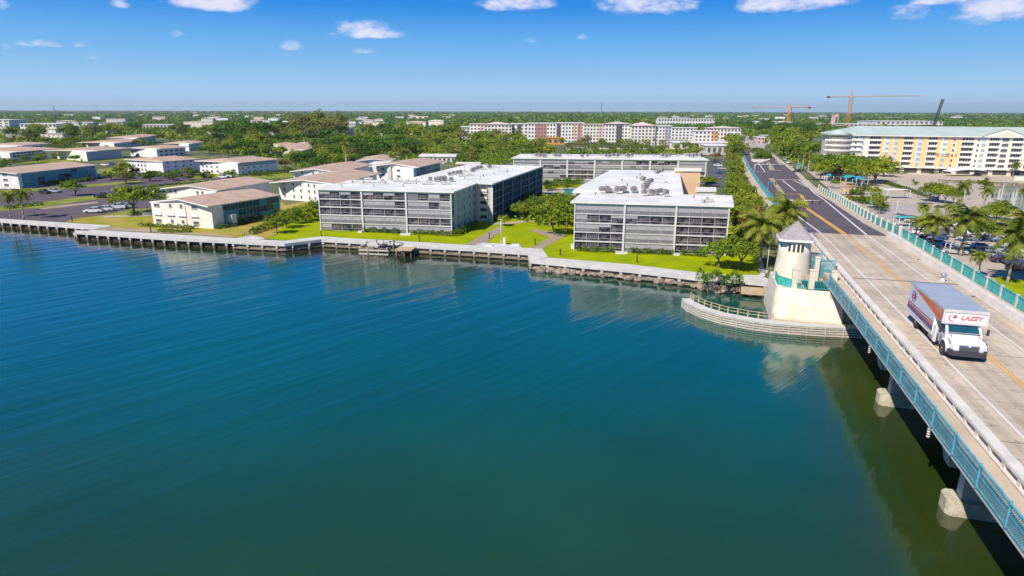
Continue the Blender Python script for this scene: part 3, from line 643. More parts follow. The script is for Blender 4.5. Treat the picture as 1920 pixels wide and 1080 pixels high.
# timber fender round the bastion
fp = [(1278, 576), (1285, 583), (1312, 596), (1350, 608), (1400, 618), (1450, 625), (1530, 631), (1640, 636)]
fo = [P(x, y, 0) for x, y in fp]
fd = empty('timber_fender', (*fo[4], 0), 0, 'curved fender of weathered horizontal timbers with a pale railing in front of the bridge tower', 'fender')
rel = [Vector((x - fo[4][0], y - fo[4][1], 0)) for x, y in fo]
def offs(pl, d):
    out = []
    for i, p in enumerate(pl):
        a, b_ = pl[max(0, i - 1)], pl[min(len(pl) - 1, i + 1)]; q = (b_ - a).normalized(); out.append(p + Vector((-q.y, q.x, 0)) * d)
    return out
def wall(mb, pl, d0, d1, z0, z1, m):
    A, B = offs(pl, d0), offs(pl, d1)
    for i in range(len(pl) - 1): mb.hexa([(A[i].x, A[i].y, z0), (A[i + 1].x, A[i + 1].y, z0), (B[i + 1].x, B[i + 1].y, z0), (B[i].x, B[i].y, z0)], [(A[i].x, A[i].y, z1), (A[i + 1].x, A[i + 1].y, z1), (B[i + 1].x, B[i + 1].y, z1), (B[i].x, B[i].y, z1)], m)
mb = MB()
for k in range(4): wall(mb, rel, 0, .2, .05 + k * .35, .25 + k * .35, M['timber'])
mb.build('timber_wale', fd)
mb = MB(); wall(mb, rel, .22, .5, -.6, 1.3, M['gapshade']); mb.build('backing', fd)  # shade between the boards put into the dark bluish backing colour
mb = MB(); wall(mb, rel, -.05, 1.4, 1.34, 1.48, M['pale']); mb.build('catwalk', fd)
def along(pl, step):
    out = []; acc_ = 0
    for a, b_ in zip(pl[:-1], pl[1:]):
        L = (b_ - a).length; s = -acc_
        while s < L:
            if s >= 0: out.append(a.lerp(b_, s / L))
            s += step
        acc_ = L - (s - step)
    return out
pm = MB(); pm.box(-.06, .06, -.1, .02, -.4, 1.36, M['timber']); pme = pm.mesh('batten')
for p in along(rel, 2.35): inst('batten', pme, fd, p)
inner = offs(rel, 1.35)[:6]
mb = MB()
for z in (1.95, 2.4):
    for a, b_ in zip(inner[:-1], inner[1:]): mb.tube(a + Vector((0, 0, z)), b_ + Vector((0, 0, z)), .055, .055, M['tan'], 5)
hr = mb.build('handrail', fd)
pm = MB(); pm.box(-.07, .07, -.07, .07, 1.4, 2.48, M['tan']); pme = pm.mesh('post')
for p in along(inner, 1.45): inst('post', pme, hr, p)
mb = MB(); q = [UT(12.6, 95.7), UT(24.5, 95.7), UT(24.5, 93.2), UT(12, 93.2)]
mb.prism([(x - fo[4][0], y - fo[4][1]) for x, y in reversed(q)], .2, .95, M['tan']); mb.build('platform', fd)

# ================================================================ waterside walkways on piles
def walkway(label, front, rear, pile_step, back, inset=1.0, beam=False, pile='pile'):
    F = [Vector((*P(x, y, G), 0)) for x, y in front]; B = [Vector((*P(x, y, G), 0)) for x, y in rear]
    c = F[0].copy(); root = empty('waterside_walkway', (c.x, c.y, 0), 0, label, 'walkway')
    poly = [p - c for p in F] + [p - c for p in reversed(B)]
    mb = MB(); mb.prism([(p.x, p.y) for p in poly], 1.28, G + .1, M['pale']); mb.build('deck', root, tri=True)
    rel = [p - c for p in F]
    mb = MB(); inn = offs(rel, inset)
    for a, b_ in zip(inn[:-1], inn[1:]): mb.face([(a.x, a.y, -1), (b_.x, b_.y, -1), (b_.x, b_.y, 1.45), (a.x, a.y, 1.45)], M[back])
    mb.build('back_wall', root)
    if beam:
        mb = MB(); wall(mb, offs(rel, .12), 0, .3, .25, .5, M['piling']); mb.build('lower_beam', root)
    pm = MB(); pm.tube((0, 0, -1.2), (0, 0, 1.45), .23, .2, M['piling'], 10); pm.box(-.24, .24, -.24, .24, .72, 1.29, M['pale']); pme = pm.mesh(pile)
    for p in along(offs(rel, .3), pile_step)[:95]: inst(pile, pme, root, p)
    return root
e0, e1 = P(0, 414, G), P(167, 427, G)
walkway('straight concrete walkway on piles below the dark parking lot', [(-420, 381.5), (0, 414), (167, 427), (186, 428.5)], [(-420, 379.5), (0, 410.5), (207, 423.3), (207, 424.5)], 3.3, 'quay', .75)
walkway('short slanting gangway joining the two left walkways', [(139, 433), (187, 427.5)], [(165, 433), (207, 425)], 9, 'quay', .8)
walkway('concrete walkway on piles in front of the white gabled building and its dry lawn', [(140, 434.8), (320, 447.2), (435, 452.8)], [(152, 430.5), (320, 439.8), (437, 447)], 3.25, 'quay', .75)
walkway('walkway over arched stone openings left of the grey glass block', [(435, 453), (533, 457.8), (580, 452)], [(437, 447.3), (533, 452), (580, 446)], 3.6, 'stonewall', .5, True)
walkway('walkway behind the boat lift in front of the grey glass block with stone openings', [(580, 452.2), (602, 449.4), (660, 452.8), (760, 460), (880, 466.8), (990, 474.3)], [(580, 446.2), (602, 443.6), (667, 448), (727, 451), (860, 459), (1015, 467)], 3.3, 'stonewall', .5, True)
walkway('wide corner landing where the walkway steps towards the water', [(989, 474.5), (993, 488.5)], [(1016, 466.6), (1028, 484)], 3.0, 'stonewall', .4, True)
walkway('long white walkway above the rocks in front of the right hand glass block', [(993, 489), (1040, 493.5), (1180, 506.5), (1305, 521), (1388, 527), (1447, 533)], [(1026, 483.5), (1180, 496.3), (1310, 512), (1368, 516), (1425, 516.5), (1448, 528)], 3.6, 'stonewall', .6, True)

# riprap rocks below the right-hand walkway
def rockmesh(seed):
    rnd = random.Random(seed); bm = bmesh.new(); bmesh.ops.create_icosphere(bm, subdivisions=2, radius=1)
    pl = [(Vector((rnd.gauss(0, 1), rnd.gauss(0, 1), rnd.gauss(0, 1))).normalized(), rnd.uniform(.55, .85)) for _ in range(9)]
    for v in bm.verts:
        for n_, d in pl:
            k = v.co.dot(n_) - d
            if k > 0: v.co -= n_ * k
        v.co.x *= 1.25; v.co.z *= .7
    me = bpy.data.meshes.new('rock'); bm.to_mesh(me); bm.free(); me.materials.append(M['rock']); return me
rocks = [rockmesh(i) for i in range(6)]
def rockrow(pts, n, spread, smin, smax, seed, lab, zc=.1):
    rnd = random.Random(seed); V = [Vector((*P(x, y, .3), 0)) for x, y in pts]
    for i in range(n):
        s = rnd.random() * (len(V) - 1); k = int(s); p = V[k].lerp(V[k + 1], s - k)
        o = bpy.data.objects.new('rock', rocks[rnd.randrange(6)]); COL.objects.link(o)
        r = rnd.uniform(smin, smax); w = rnd.random()
        o.location = (p.x + rnd.uniform(-.3, .3), p.y + w * spread, zc + w * .75); o.scale = (r, r, r); o.rotation_euler = (rnd.uniform(-.4, .4), rnd.uniform(-.4, .4), rnd.uniform(0, 6.3))
        tag(o, ('small ', 'middling ', 'large ')[min(2, int(3 * (r - smin) / (smax - smin + .01)))] + lab + (', left part', ', middle part', ', right part')[min(2, int(3 * k / (len(V) - 1)))], 'rock', 'rocks along the right hand bank')
rockrow([(1000, 506), (1100, 513), (1200, 524), (1300, 536), (1345, 545)], 90, 1.7, .45, .95, 3, 'brown boulder in the bank below the long white walkway')
rockrow([(1335, 546), (1400, 546), (1440, 541)], 34, 2.2, .4, .8, 4, 'low boulder at the foot of the tan landing wall beside the tower')

# derelict boat lift
bl = empty('boat_lift', (*P(722, 480, 0), 0), R(-9), 'weathered timber boat lift with cross beams standing in the water', 'boat lift')
mb = MB()
pf = MB(); pf.tube((0, 0, -1.2), (0, 0, 2.1), .17, .16, M['piling'], 8); pfe = pf.mesh('pile')
for x, y, s in ((-5.2, -.6, 1), (-5.2, 3, 1.25), (-3.5, -.8, .9), (-1.2, -.6, 1.15), (-1.4, 3.2, 1.3), (.6, -.4, .95), (.8, 3.2, 1), (2.6, -.2, .85), (5.6, .4, .8), (2.8, 3, .8), (5.6, 3, .8), (4.2, .1, .8)): inst('pile', pfe, bl, (x, y, 0), scale=(1, 1, s))
for nm, bx in (('cross_beam', (-5.6, 1, -.85, -.6, 1.15, 1.45)), ('cross_beam', (-5.6, 1, -.85, -.6, .35, .6)), ('cross_beam', (-5.4, -5.1, -.9, 3.4, 1.75, 2.05)), ('cross_beam', (-1.5, -1.2, -.9, 3.6, 1.95, 2.25))):
    mb = MB(); mb.box(*bx, M['timber']); mb.build(nm, bl)
mb = MB(); mb.box(2.3, 6.0, -.4, 3.4, 1.35, 1.55, M['tan']); mb.build('platform', bl)
for x in (-5.2, -1.3, 3.2):
    mb = MB(); mb.tube((x, 3.2, 2.2), (x + (2.6 if x < 0 else -2.8), 2.2, 3.0), .13, .13, M['greywall'], 6); mb.tube((x + (2.6 if x < 0 else -2.8), 2.2, 3.0), (x + (2.7 if x < 0 else -2.8), 2.2, 1.5), .11, .11, M['darkmetal'], 6); mb.build('hoist_arm', bl)
mb = MB(); mb.box(-4.6, -2.2, 1.6, 2.8, 1.6, 2.2, M['pale']); mb.tube((-1.8, 1.2, 1.9), (-.2, 1.2, 1.9), .42, .42, M['darkmetal'], 10); mb.build('winch', bl)

# ================================================================ buildings
class Bld:
    def __init__(s, name, label, poly, z0, z1, wall='white', cat='building', group=None):
        s.poly = [Vector((x, y)) for x, y in poly]; s.o = s.poly[0].copy(); s.z0, s.z1 = z0, z1
        s.root = empty(name, (s.o.x, s.o.y, z0), 0, label, cat, group); s.h = z1 - z0
        s.rel = [(p.x - s.o.x, p.y - s.o.y) for p in s.poly]
        mb = MB(); mb.prism(s.rel, 0, s.h, M[wall]); s.wall = mb.build('wall', s.root, tri=True)
    def off(s, d):
        n = len(s.rel); out = []
        for i in range(n):
            p0, p1, p2 = Vector(s.rel[i - 1]), Vector(s.rel[i]), Vector(s.rel[(i + 1) % n])
            a = (p1 - p0).normalized(); b = (p2 - p1).normalized(); na, nb = Vector((a.y, -a.x)), Vector((b.y, -b.x)); m = (na + nb)
            k = m.length_squared
            out.append(tuple(p1 + m * (2 * d / k if k > .5 else d)))
        return out
    def flat(s, m='roofwhite', over=.5, th=.32):
        mb = MB(); mb.prism(s.off(over), s.h, s.h + th, M[m]); r = mb.build('roof', s.root, tri=True); return r
    def edge(s, i):
        a, b = Vector(s.rel[i]), Vector(s.rel[(i + 1) % len(s.rel)]); d = b - a; return a, d.normalized(), d.length, math.atan2(d.y, d.x)
    def put(s, name, me, i, x, z, out=0.0, parent=None):
        a, d, L, ang = s.edge(i); n = Vector((d.y, -d.x)); p = a + d * x + n * out
        return inst(name, me, parent or s.root, (p.x, p.y, z), ang)
    def panel(s, name, i, x0, x1, z0, z1, m, out=.04, depth=.1):
        a, d, L, ang = s.edge(i); n = Vector((d.y, -d.x)); mb = MB(); mb.box(0, x1 - x0, -out, depth, 0, z1 - z0, M[m])
        p = a + d * x0; return mb.build(name, s.root, (p.x, p.y, z0), ang)
    def gable(s, m='brown', over=.7, rise=1.1, wallm='white', fascia='white', hip=0.0):
        q = [Vector(p) for p in s.rel]; mf, mbk = (q[0] + q[1]) / 2, (q[2] + q[3]) / 2; ax = (mbk - mf).normalized(); L = (mbk - mf).length
        sd = Vector((ax.y, -ax.x)); w = (q[1] - q[0]).dot(sd) / 2; h = s.h
        mb = MB(); slope = rise / w
        def pt(a, b_, z): v = mf + ax * a + sd * b_; return (v.x, v.y, z)
        y0, y1 = -over, L + over; W = w + over; ze = h - over * slope
        r0, r1 = (y0 + hip, y1 - hip)
        th = .16
        top = [pt(y0, -W, ze + th), pt(y0, W, ze + th), pt(y1, W, ze + th), pt(y1, -W, ze + th)]; R0, R1 = pt(r0, 0, h + rise + th), pt(r1, 0, h + rise + th)
        mb.face([top[1], top[2], R1, R0], M[m]); mb.face([top[3], top[0], R0, R1], M[m])
        if hip: mb.face([top[0], top[1], R0], M[m]); mb.face([top[2], top[3], R1], M[m])
        bot = [(x, y, z - th) for x, y, z in top]; B0, B1 = (R0[0], R0[1], R0[2] - th), (R1[0], R1[1], R1[2] - th)
        mb.face([bot[1], B0, B1, bot[2]], M['greywall']); mb.face([bot[3], B1, B0, bot[0]], M['greywall'])
        rf = mb.build('roof', s.root)
        mb = MB(); fz = .06
        for a_, b_ in ((0, 1), (1, 2), (2, 3), (3, 0)):
            if not hip and a_ in (0, 2):
                apx, bpx = (R0, B0) if a_ == 0 else (R1, B1)
                for k in (a_, b_):
                    mb.face([top[k], apx, (bpx[0], bpx[1], bpx[2] - .12), (bot[k][0], bot[k][1], bot[k][2] - .12)], M[fascia])
            else: mb.face([top[a_], top[b_], (bot[b_][0], bot[b_][1], bot[b_][2] - .1), (bot[a_][0], bot[a_][1], bot[a_][2] - .1)], M[fascia])
        mb.build('fascia', rf)
        if not hip:
            mb = MB(); mb.face([pt(0, -w, h), pt(0, w, h), pt(0, 0, h + rise)], M[wallm]); mb.face([pt(L, w, h), pt(L, -w, h), pt(L, 0, h + rise)], M[wallm]); mb.build('gable_end', s.root)
        return rf
def winmesh(w, h, glass='winglass', frame='white', bars=1, sill=True):
    mb = MB(); t = .07
    mb.box(0, w, -.03, .05, 0, h, M[glass])
    for b_ in ((0, w, 0, t), (0, w, h - t, h), (0, t, t, h - t), (w - t, w, t, h - t)): mb.box(b_[0], b_[1], -.09, .05, b_[2], b_[3], M[frame])
    for i in range(bars): x = w * (i + 1) / (bars + 1); mb.box(x - .025, x + .025, -.07, -.03, t, h - t, M[frame])
    if sill: mb.box(-.08, w + .08, -.16, .02, -.09, -.002, M[frame])
    return mb.mesh('window')
def baymesh(w, h, ncol, state, seed=0, tone=('blind', 'screen', 'darkglass')):
    rnd = random.Random(seed); mb = MB(); cw = w / ncol; low = h * .36
    for c_ in range(ncol):
        s_ = state[c_ % len(state)]; x0, x1 = c_ * cw + .035, (c_ + 1) * cw - .035
        if s_ == 'b': mb.box(x0, x1, .05, .14, low + .05, h - .04, M[tone[0]]); mb.box(x0, x1, .0, .06, .03, low, M[tone[1]])
        elif s_ == 'h': mb.box(x0, x1, .1, .16, .02, h, M[tone[2]]); mb.box(x0, x1, .0, .05, h * .62, h - .05, M[tone[0]])
        elif s_ == 'd': mb.box(x0, x1, .22, .3, .02, h, M[tone[2]]); mb.box(x0, x1, .0, .03, .02, .08, M['slab']); mb.box(x0, x1, 0, .03, low - .04, low, M['slab'])
        elif s_ == 's': mb.box(x0, x1, .02, .1, .03, h - .03, M[tone[1]])
        mb.box(x1, x1 + .07, -.01, .08, 0, h, M['slab'] if s_ == 'd' else M['acm'])
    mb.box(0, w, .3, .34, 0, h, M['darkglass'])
    return mb.mesh('balcony_window')
BAYC = {}
def glassface(b, i, nb, nf, h0, h1, states, ncol=4, pill=.38, slabth=.18, seed=0, x0=0.0, x1=None, tone=('blind', 'screen', 'darkglass'), colm='slab', name='balcony_window'):
    a, d, L, ang = b.edge(i); x1 = L if x1 is None else x1; fh = (h1 - h0) / nf; bw = (x1 - x0) / nb
    for f_ in range(nf):
        z = h0 + f_ * fh; b.panel('floor_band', i, x0, x1, z + fh - slabth, z + fh, colm, .52, .05)
        for k in range(nb):
            st = states[(f_ * nb + k) % len(states)]; key = (round(bw, 2), round(fh, 2), ncol, st, tone)
            if key not in BAYC: BAYC[key] = baymesh(bw - pill, fh - slabth, ncol, st, seed, tone)
            b.put(name, BAYC[key], i, x0 + k * bw + pill / 2, z, .40)
    for k in range(nb + 1):
        xx = x0 + k * bw; b.panel('pillar', i, max(x0 - .05, xx - pill / 2), min(x1 + .05, xx + pill / 2), 0, h1 + .0, colm if 0 < k < nb else 'slab', .66 if 0 < k < nb else .58, .05)
def windowgrid(b, i, xs, zs, w, h, glass='winglass', frame='white', bars=1, sill=True, name='window', out=0.0):
    me = winmesh(w, h, glass, frame, bars, sill)
    for z in zs:
        for x in xs: b.put(name, me, i, x, z, out)
acm = MB(); acm.box(-.5, .5, -.5, .5, .12, 1.0, M['acm']); acm.lathe([(.42, 1.0), (.42, 1.06)], M['fan'], 14)
for k in range(5): acm.box(-.52, .52, -.52, .52, .25 + k * .14, .29 + k * .14, M['fan'])
acme = acm.mesh('air_conditioner')
ducm = MB(); ducm.box(-1.2, 1.2, -.35, .35, .1, .55, M['pale']); ducm.box(-.2, .2, -.2, .2, 0, .9, M['acm']); ducme = ducm.mesh('roof_duct')
vent = MB(); vent.lathe([(.13, 0), (.13, .5), (.24, .52), (.24, .62), (.02, .7)], M['acm'], 10); ventme = vent.mesh('vent_pipe')
def onroof(b, me, name, pxs, ztop, rz=0.2, s=1.0):
    for k, (x, y) in enumerate(pxs):
        q = P(x, y, ztop); inst(name, me, b.root, (q[0] - b.o.x, q[1] - b.o.y, ztop - b.z0), rz + k * .03, scale=s * (1 + .12 * math.sin(k * 7)))

# --- left front block (L-shaped, five storeys)
A = Bld('apartment_block', 'left grey glass block by the water with a long navy glass rear wing', [(-46.6, 154.8), (-14.1, 149.4), (-9.6, 168.5), (-5.6, 167.2), (9.9, 222), (-15, 227), (-29.5, 172), (-43, 174)], G, 11.7, 'greenwall')
A.flat(over=.8)
stA = ['bbbb', 'bbbb', 'bbbb', 'bbbb', 'bbbb', 'ddss', 'ddhd', 'dddd', 'bbbb', 'hdhd', 'bbbd', 'bbdb', 'hdhs', 'hshd', 'sdbd']
stA = ['bddd', 'bbbb', 'bbbb', 'bbbb', 'bbbb', 'dddd', 'dddd', 'dddd', 'bbbb', 'dddd', 'bbbd', 'bbdb', 'hdhd', 'hdhd', 'sdbd']
glassface(A, 0, 3, 5, 0.15, 9.75, stA)
for f_ in range(5): A.panel('side_glazing', 1, .25, 1.3, .25 + f_ * 1.92, 1.85 + f_ * 1.92, 'tealdark', .05, .05)
windowgrid(A, 1, (4.5, 9.2, 13.6, 17.4), [.9 + 1.92 * k for k in range(5)], .75, 1.0, frame='greywall', bars=0)
A.panel('stair_bay', 2, .1, 3.3, .05, 9.7, 'palepeach', .25, .05)
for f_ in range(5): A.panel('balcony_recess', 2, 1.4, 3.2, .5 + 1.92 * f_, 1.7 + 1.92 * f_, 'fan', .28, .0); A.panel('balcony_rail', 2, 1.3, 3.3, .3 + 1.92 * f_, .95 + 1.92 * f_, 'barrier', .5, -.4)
glassface(A, 3, 6, 5, .15, 9.75, ['aaa'], 3, .22, .12, 5, tone=('wing', 'wing', 'wing'), colm='greywall')
A.panel('navy_glazing', 3, .15, A.edge(3)[2] - .15, .15, 9.7, 'wing', .30, .05)
onroof(A, acme, 'air_conditioner', [(806, 339), (817, 340), (826, 339), (833, 338), (845, 340), (842, 329), (849, 327), (856, 326), (862, 325), (888, 320), (894, 318), (900, 317), (916, 315), (884, 322)], 12.1)
onroof(A, ducme, 'roof_duct', [(690, 337), (745, 341), (765, 344), (800, 346), (835, 346), (905, 319), (865, 331), (870, 323)], 12.03)
onroof(A, ventme, 'vent_pipe', [(640, 350), (700, 350), (755, 350), (790, 336), (870, 336), (900, 334), (925, 326), (960, 319), (985, 315), (870, 316)], 12.03, s=.8)
onroof(A, ducme, 'roof_duct', [(640, 345), (715, 343), (780, 341), (880, 329), (925, 314)], 12.03, s=.8)
onroof(A, ventme, 'vent_pipe', [(780, 345), (905, 331), (950, 322), (722, 345), (660, 343), (820, 334), (935, 316)], 12.03)
mb = MB(); q = P(680, 343, 12.02); mb.box(-3, 3.2, -.12, .12, .02, .3, M['acm']); mb.box(-2, 0, -.5, .5, .02, .8, M['pale']); mb.build('pipe_run', A.root, (q[0] - A.o.x, q[1] - A.o.y, 12.02 - G), .05)
# peach stair head at the back of the wing
q = P(866, 322, 11.7)
# --- right front block
B = Bld('apartment_block', 'grey glass block with a white stepped roof right of the court, nearest the tower', [(13.0, 132.6), (43.3, 127.2), (47.9, 142), (37.2, 144), (50.3, 196.5), (31.2, 201), (14.9, 149.4), (17.3, 148.9)], G, 11.75, 'greywall')
B.flat(over=.8)
stB = ['dddd', 'bbbb', 'dddd', 'dddd', 'bbbb', 'dddd', 'bbhd', 'bbbb', 'dddd', 'bddh', 'hddd', 'dddd', 'bbbb', 'bbbb', 'bbbb']
glassface(B, 0, 3, 5, .15, 9.8, stB)
windowgrid(B, 1, (3, 8, 12.5), [.9 + 1.93 * k for k in range(5)], .8, 1.0, frame='greywall', bars=0)
mb = MB(); r_ = B.rel; mb.prism([(r_[7][0] - 2.9, r_[7][1] + .6), (r_[2][0] - 9.5, r_[2][1] + 2.2), (r_[4][0] + .5, r_[4][1] + .6), (r_[5][0] - .6, r_[5][1] + .6)], 10.3, 10.75, M['roofwhite']); mb.build('upper_roof', B.root)
onroof(B, acme, 'air_conditioner', [(1127, 359), (1137, 359), (1157, 360), (1168, 359), (1187, 359), (1207, 364), (1220, 363), (1231, 363), (1238, 362), (1247, 365), (1211, 350), (1208, 354), (1213, 346), (1204, 339), (1219, 342), (1230, 326), (1234, 324), (1239, 322)], 12.5, s=1.05)
onroof(B, ventme, 'vent_pipe', [(1165, 340), (1175, 349), (1199, 329), (1193, 335), (1116, 366), (1300, 372), (1320, 380)], 12.5)
onroof(B, ducme, 'roof_duct', [(1240, 334), (1247, 347), (1325, 379), (1145, 361), (1225, 366)], 12.1)
Bt = Bld('stair_tower', 'plain peach stair tower with a white cap behind the right hand glass block', [(47.4, 188.6), (54.6, 187.8), (56.6, 195.5), (49.4, 196.5)], G, 13.3, 'peach', 'tower'); Bt.flat('cream', .35, .35)
mb = MB(); mb.box(-4.4, 1.0, -2.0, -.9, 7.4, 7.9, M['white']); mb.build('walkway_bridge', Bt.root)
q0, q1 = P(1305, 364, 8), P(1340, 364, 8)
Bs = Bld('pavilion', 'small white flat roofed block with three openings right of the peach stair tower', [q0, q1, (q1[0] + 2, q1[1] + 7), (q0[0] + 2, q0[1] + 7)], G, 8.6, 'cream'); Bs.flat('roofwhite', .3, .5)
windowgrid(Bs, 0, (.8, 2.4, 4.0), (4.6,), .9, 1.0, frame='cream')
# --- long block across the back
C = Bld('apartment_block', 'long low five storey grey glass block with many equal bays behind the pool court', [(.5, 262.5), (76.0, 254.6), (79, 281), (4.5, 286)], G, 11.6, 'greywall')
C.flat(over=.9)
glassface(C, 0, 7, 5, .1, 9.65, ['bbbb', 'bbbb', 'hbbh', 'sbss', 'bbdd', 'dhdd', 'bbbb', 'ssbb', 'bbbd', 'dddd', 'bbbb', 'dddd', 'bbbb', 'dddd', 'sdds', 'bhbb', 'dddd', 'bsbb', 'hddd', 'bbbb', 'bbbd', 'bdhd', 'ddhd', 'ssbb', 'bbbb', 'bsbs', 'bbbb', 'bbbb'], pill=.7, slabth=.3)
onroof(C, acme, 'air_conditioner', [(x, 293.2 + (i % 3) * .7) for i, x in enumerate((1005, 1012, 1019, 1040, 1048, 1090, 1100, 1135, 1141, 1148, 1156, 1175, 1182, 1240, 1247, 1253, 1290, 1297, 1303, 1311))], 12.1, s=1.3)
onroof(C, ducme, 'roof_duct', [(x, 292.2) for x in (1002, 1025, 1065, 1110, 1125, 1165, 1200, 1225, 1270, 1285)], 12.0)

# --- three storey gabled apartments on the left
def gabled(label, fl, fr, br, ze=7.6, rise=1.1, hip=0.0, roofm='brown', name='gabled_apartment_house', wall='white', dz=0):
    f0, f1, b1 = P(*fl, ze), P(*fr, ze), P(*br, ze); b0 = (f0[0] + b1[0] - f1[0], f0[1] + b1[1] - f1[1])
    b = Bld(name, label, [f0, f1, b1, b0], G, ze, wall); b.gable(roofm, rise=rise, hip=hip); return b
D = Bld('gabled_apartment_house', 'white gabled apartment house with a teal glass side beside the dry lawn', [(-91.6, 162.0), (-73.7, 156.2), (-64.4, 177.4), (-82.4, 183.2)], G, 7.55, 'cream')
D.gable(rise=1.15, wallm='cream')
w1, w2 = winmesh(1.7, .75, 'winglass', 'greywall', 3), winmesh(.75, .85, 'winglass', 'greywall', 1)
Lf = D.edge(0)[2]
for z in (.85, 4.75):
    for x, me in ((1.0, w1), (5.8, w2), (9.2, w2), (12.8, w1)): D.put('window', me, 0, x, z)
sh = MB(); sh.box(0, 2.2, -.09, .03, 0, .95, M['white']); sh.box(-.1, 2.3, -.35, .03, -.12, 0, M['greywall']); she = sh.mesh('shutter')
for x in (.8, 4.9, 8.6, 12.4): D.put('shutter', she, 0, x, 2.75)
D.panel('downpipe', 0, 10.7, 10.95, 0, 5.3, 'peach', .12, 0)
def tealface(b, i, x0, x1, nf, nb, h0, h1, seed):
    rnd = random.Random(seed); fh = (h1 - h0) / nf; bw = (x1 - x0) / nb
    for m_, k_ in (('teal', 0), ('tealdark', 1)): pass
    meT, meD = MB(), MB()
    for mb_, m_ in ((meT, 'teal'), (meD, 'tealdark')):
        mb_.box(.05, bw - .03, -.02, .05, .03, fh - .07, M[m_]); mb_.box(bw * .47, bw * .53, -.05, 0, .05, fh - .1, M['teal']); mb_.box(0, bw, -.1, .05, fh - .08, fh, M['truckroof'])
        mb_.box(0, .05, -.1, .05, 0, fh - .08, M['truckroof'])
    t_, d_ = meT.mesh('balcony_glazing'), meD.mesh('balcony_glazing')
    for f_ in range(nf):
        for k in range(nb): b.put('balcony_glazing', t_ if rnd.random() < (.72 if seed > 9 else .28) else d_, i, x0 + k * bw, h0 + f_ * fh, .06)
tealface(D, 1, 3.4, 22.8, 3, 8, .25, 5.65, 3)
mb = MB(); mb.box(0, 1.5, 0, 2.0, 0, 3.0, M['pale']); a_, d_, L_, an_ = D.edge(1); q = a_ + d_ * 4.2 + Vector((d_.y, -d_.x)) * 2.0; mb.build('entrance_box', D.root, (q.x, q.y, 0), an_)
D2 = gabled('rear white wing with shallow brown gable joined behind the teal sided house', (309, 353), (403, 357.5), (505, 340)); D2.root.location.z = G + .02
for x in (1.5, 3.4, 11.4, 13.2): D2.put('window', w2, 0, x, 4.6)
E = gabled('white gabled apartment house with brown roof just left of the grey glass block', (521, 340), (616, 347.5), (704, 327)); Le = E.edge(0)[2]
for z in (.9, 3.0, 4.9):
    for x in (2.2, 6.5, 9.8, 13.5, 16.0): E.put('window', w2, 0, x, z)
windowgrid(E, 1, (5, 10, 16), (1, 3, 4.9), .9, .9, frame='greywall')
E2 = gabled('small white gable end behind the house left of the glass block', (549, 321), (630, 323.5), (693, 309))
for x in (3.5, 8.2, 11.2): E2.put('window', w2, 0, x, 4.9)
K = gabled('white stair fronted wing with round arches and blue glass side behind the glass block roof', (704, 310), (774, 315.5), (824, 304), 9.2, 1.2)
for z in (1.5, 3.6, 5.8):
    for x in (3.0, 12.0): K.put('window', winmesh(1.9, .7, 'winglass', 'greywall', 2), 0, x, z)
K.panel('stair_shaft', 0, 7.2, 9.4, 0, 7.4, 'pale', .8, 0); tealface(K, 1, 3, K.edge(1)[2] - .5, 3, 6, .8, 7.2, 8)
K2 = gabled('low white gable with pinkish roof left of the stair fronted wing', (668, 302), (731, 302.5), (745, 294), 8.0, 1.0)
F = gabled('long brown roofed house with bright teal glass balconies at the left edge', (-90, 324), (31, 325.5), (178, 309.5), 7.4, 1.2)
tealface(F, 1, 1.5, F.edge(1)[2] - .5, 3, 11, .3, 5.4, 11)
for z in (1, 2.9, 4.8): F.put('window', w1, 0, F.edge(0)[2] - 6, z); F.put('window', w1, 0, F.edge(0)[2] - 13, z)
G1 = gabled('white balcony house with brown hipped roof facing the inner lot', (236, 299), (303, 303), (372, 298), 7.4, 1.2, 4)
windowgrid(G1, 0, [1.2, 3.8, 8, 10.6, 13.2], (.8, 2.7, 4.5), 1.3, 1.2, 'darkglass'); windowgrid(G1, 1, [2, 6, 10, 14], (.8, 2.7, 4.5), 1.2, .8)
G2 = gabled('white house with open stair and blue grey top floor right of the balcony house', (372, 301), (444, 305.5), (517, 299), 7.4, 1.2, 4)
windowgrid(G2, 0, [1.5, 4.5, 8, 12], (.8, 2.7, 4.5), 1.6, .9, 'darkglass'); windowgrid(G2, 1, [2, 5.5, 9, 13, 17], (.8, 2.7), 1.2, .8); G2.panel('blue_top_floor', 1, .5, G2.edge(1)[2] - .5, 3.9, 5.4, 'truckroof', .1, 0)
H1 = gabled('white house with a blind front wall and grey side beyond the narrow lawn', (104, 280.5), (160, 284.5), (226, 279), 7.2, 1.2, 5)
H1.panel('grey_side', 1, .3, H1.edge(1)[2] - .3, .2, 5.2, 'truckroof', .1, 0); windowgrid(H1, 1, (3, 9, 16), (1, 3), 2.4, 1.2, 'tealdark')
H0 = gabled('brown roofed house with dark blue windows behind the long teal house', (-90, 283), (16, 286.5), (95, 279.5), 7.2, 1.2, 5)
windowgrid(H0, 1, [2 + 3.2 * k for k in range(9)], (.6, 2.6, 4.2), 2.8, 1.3, 'tealdark')
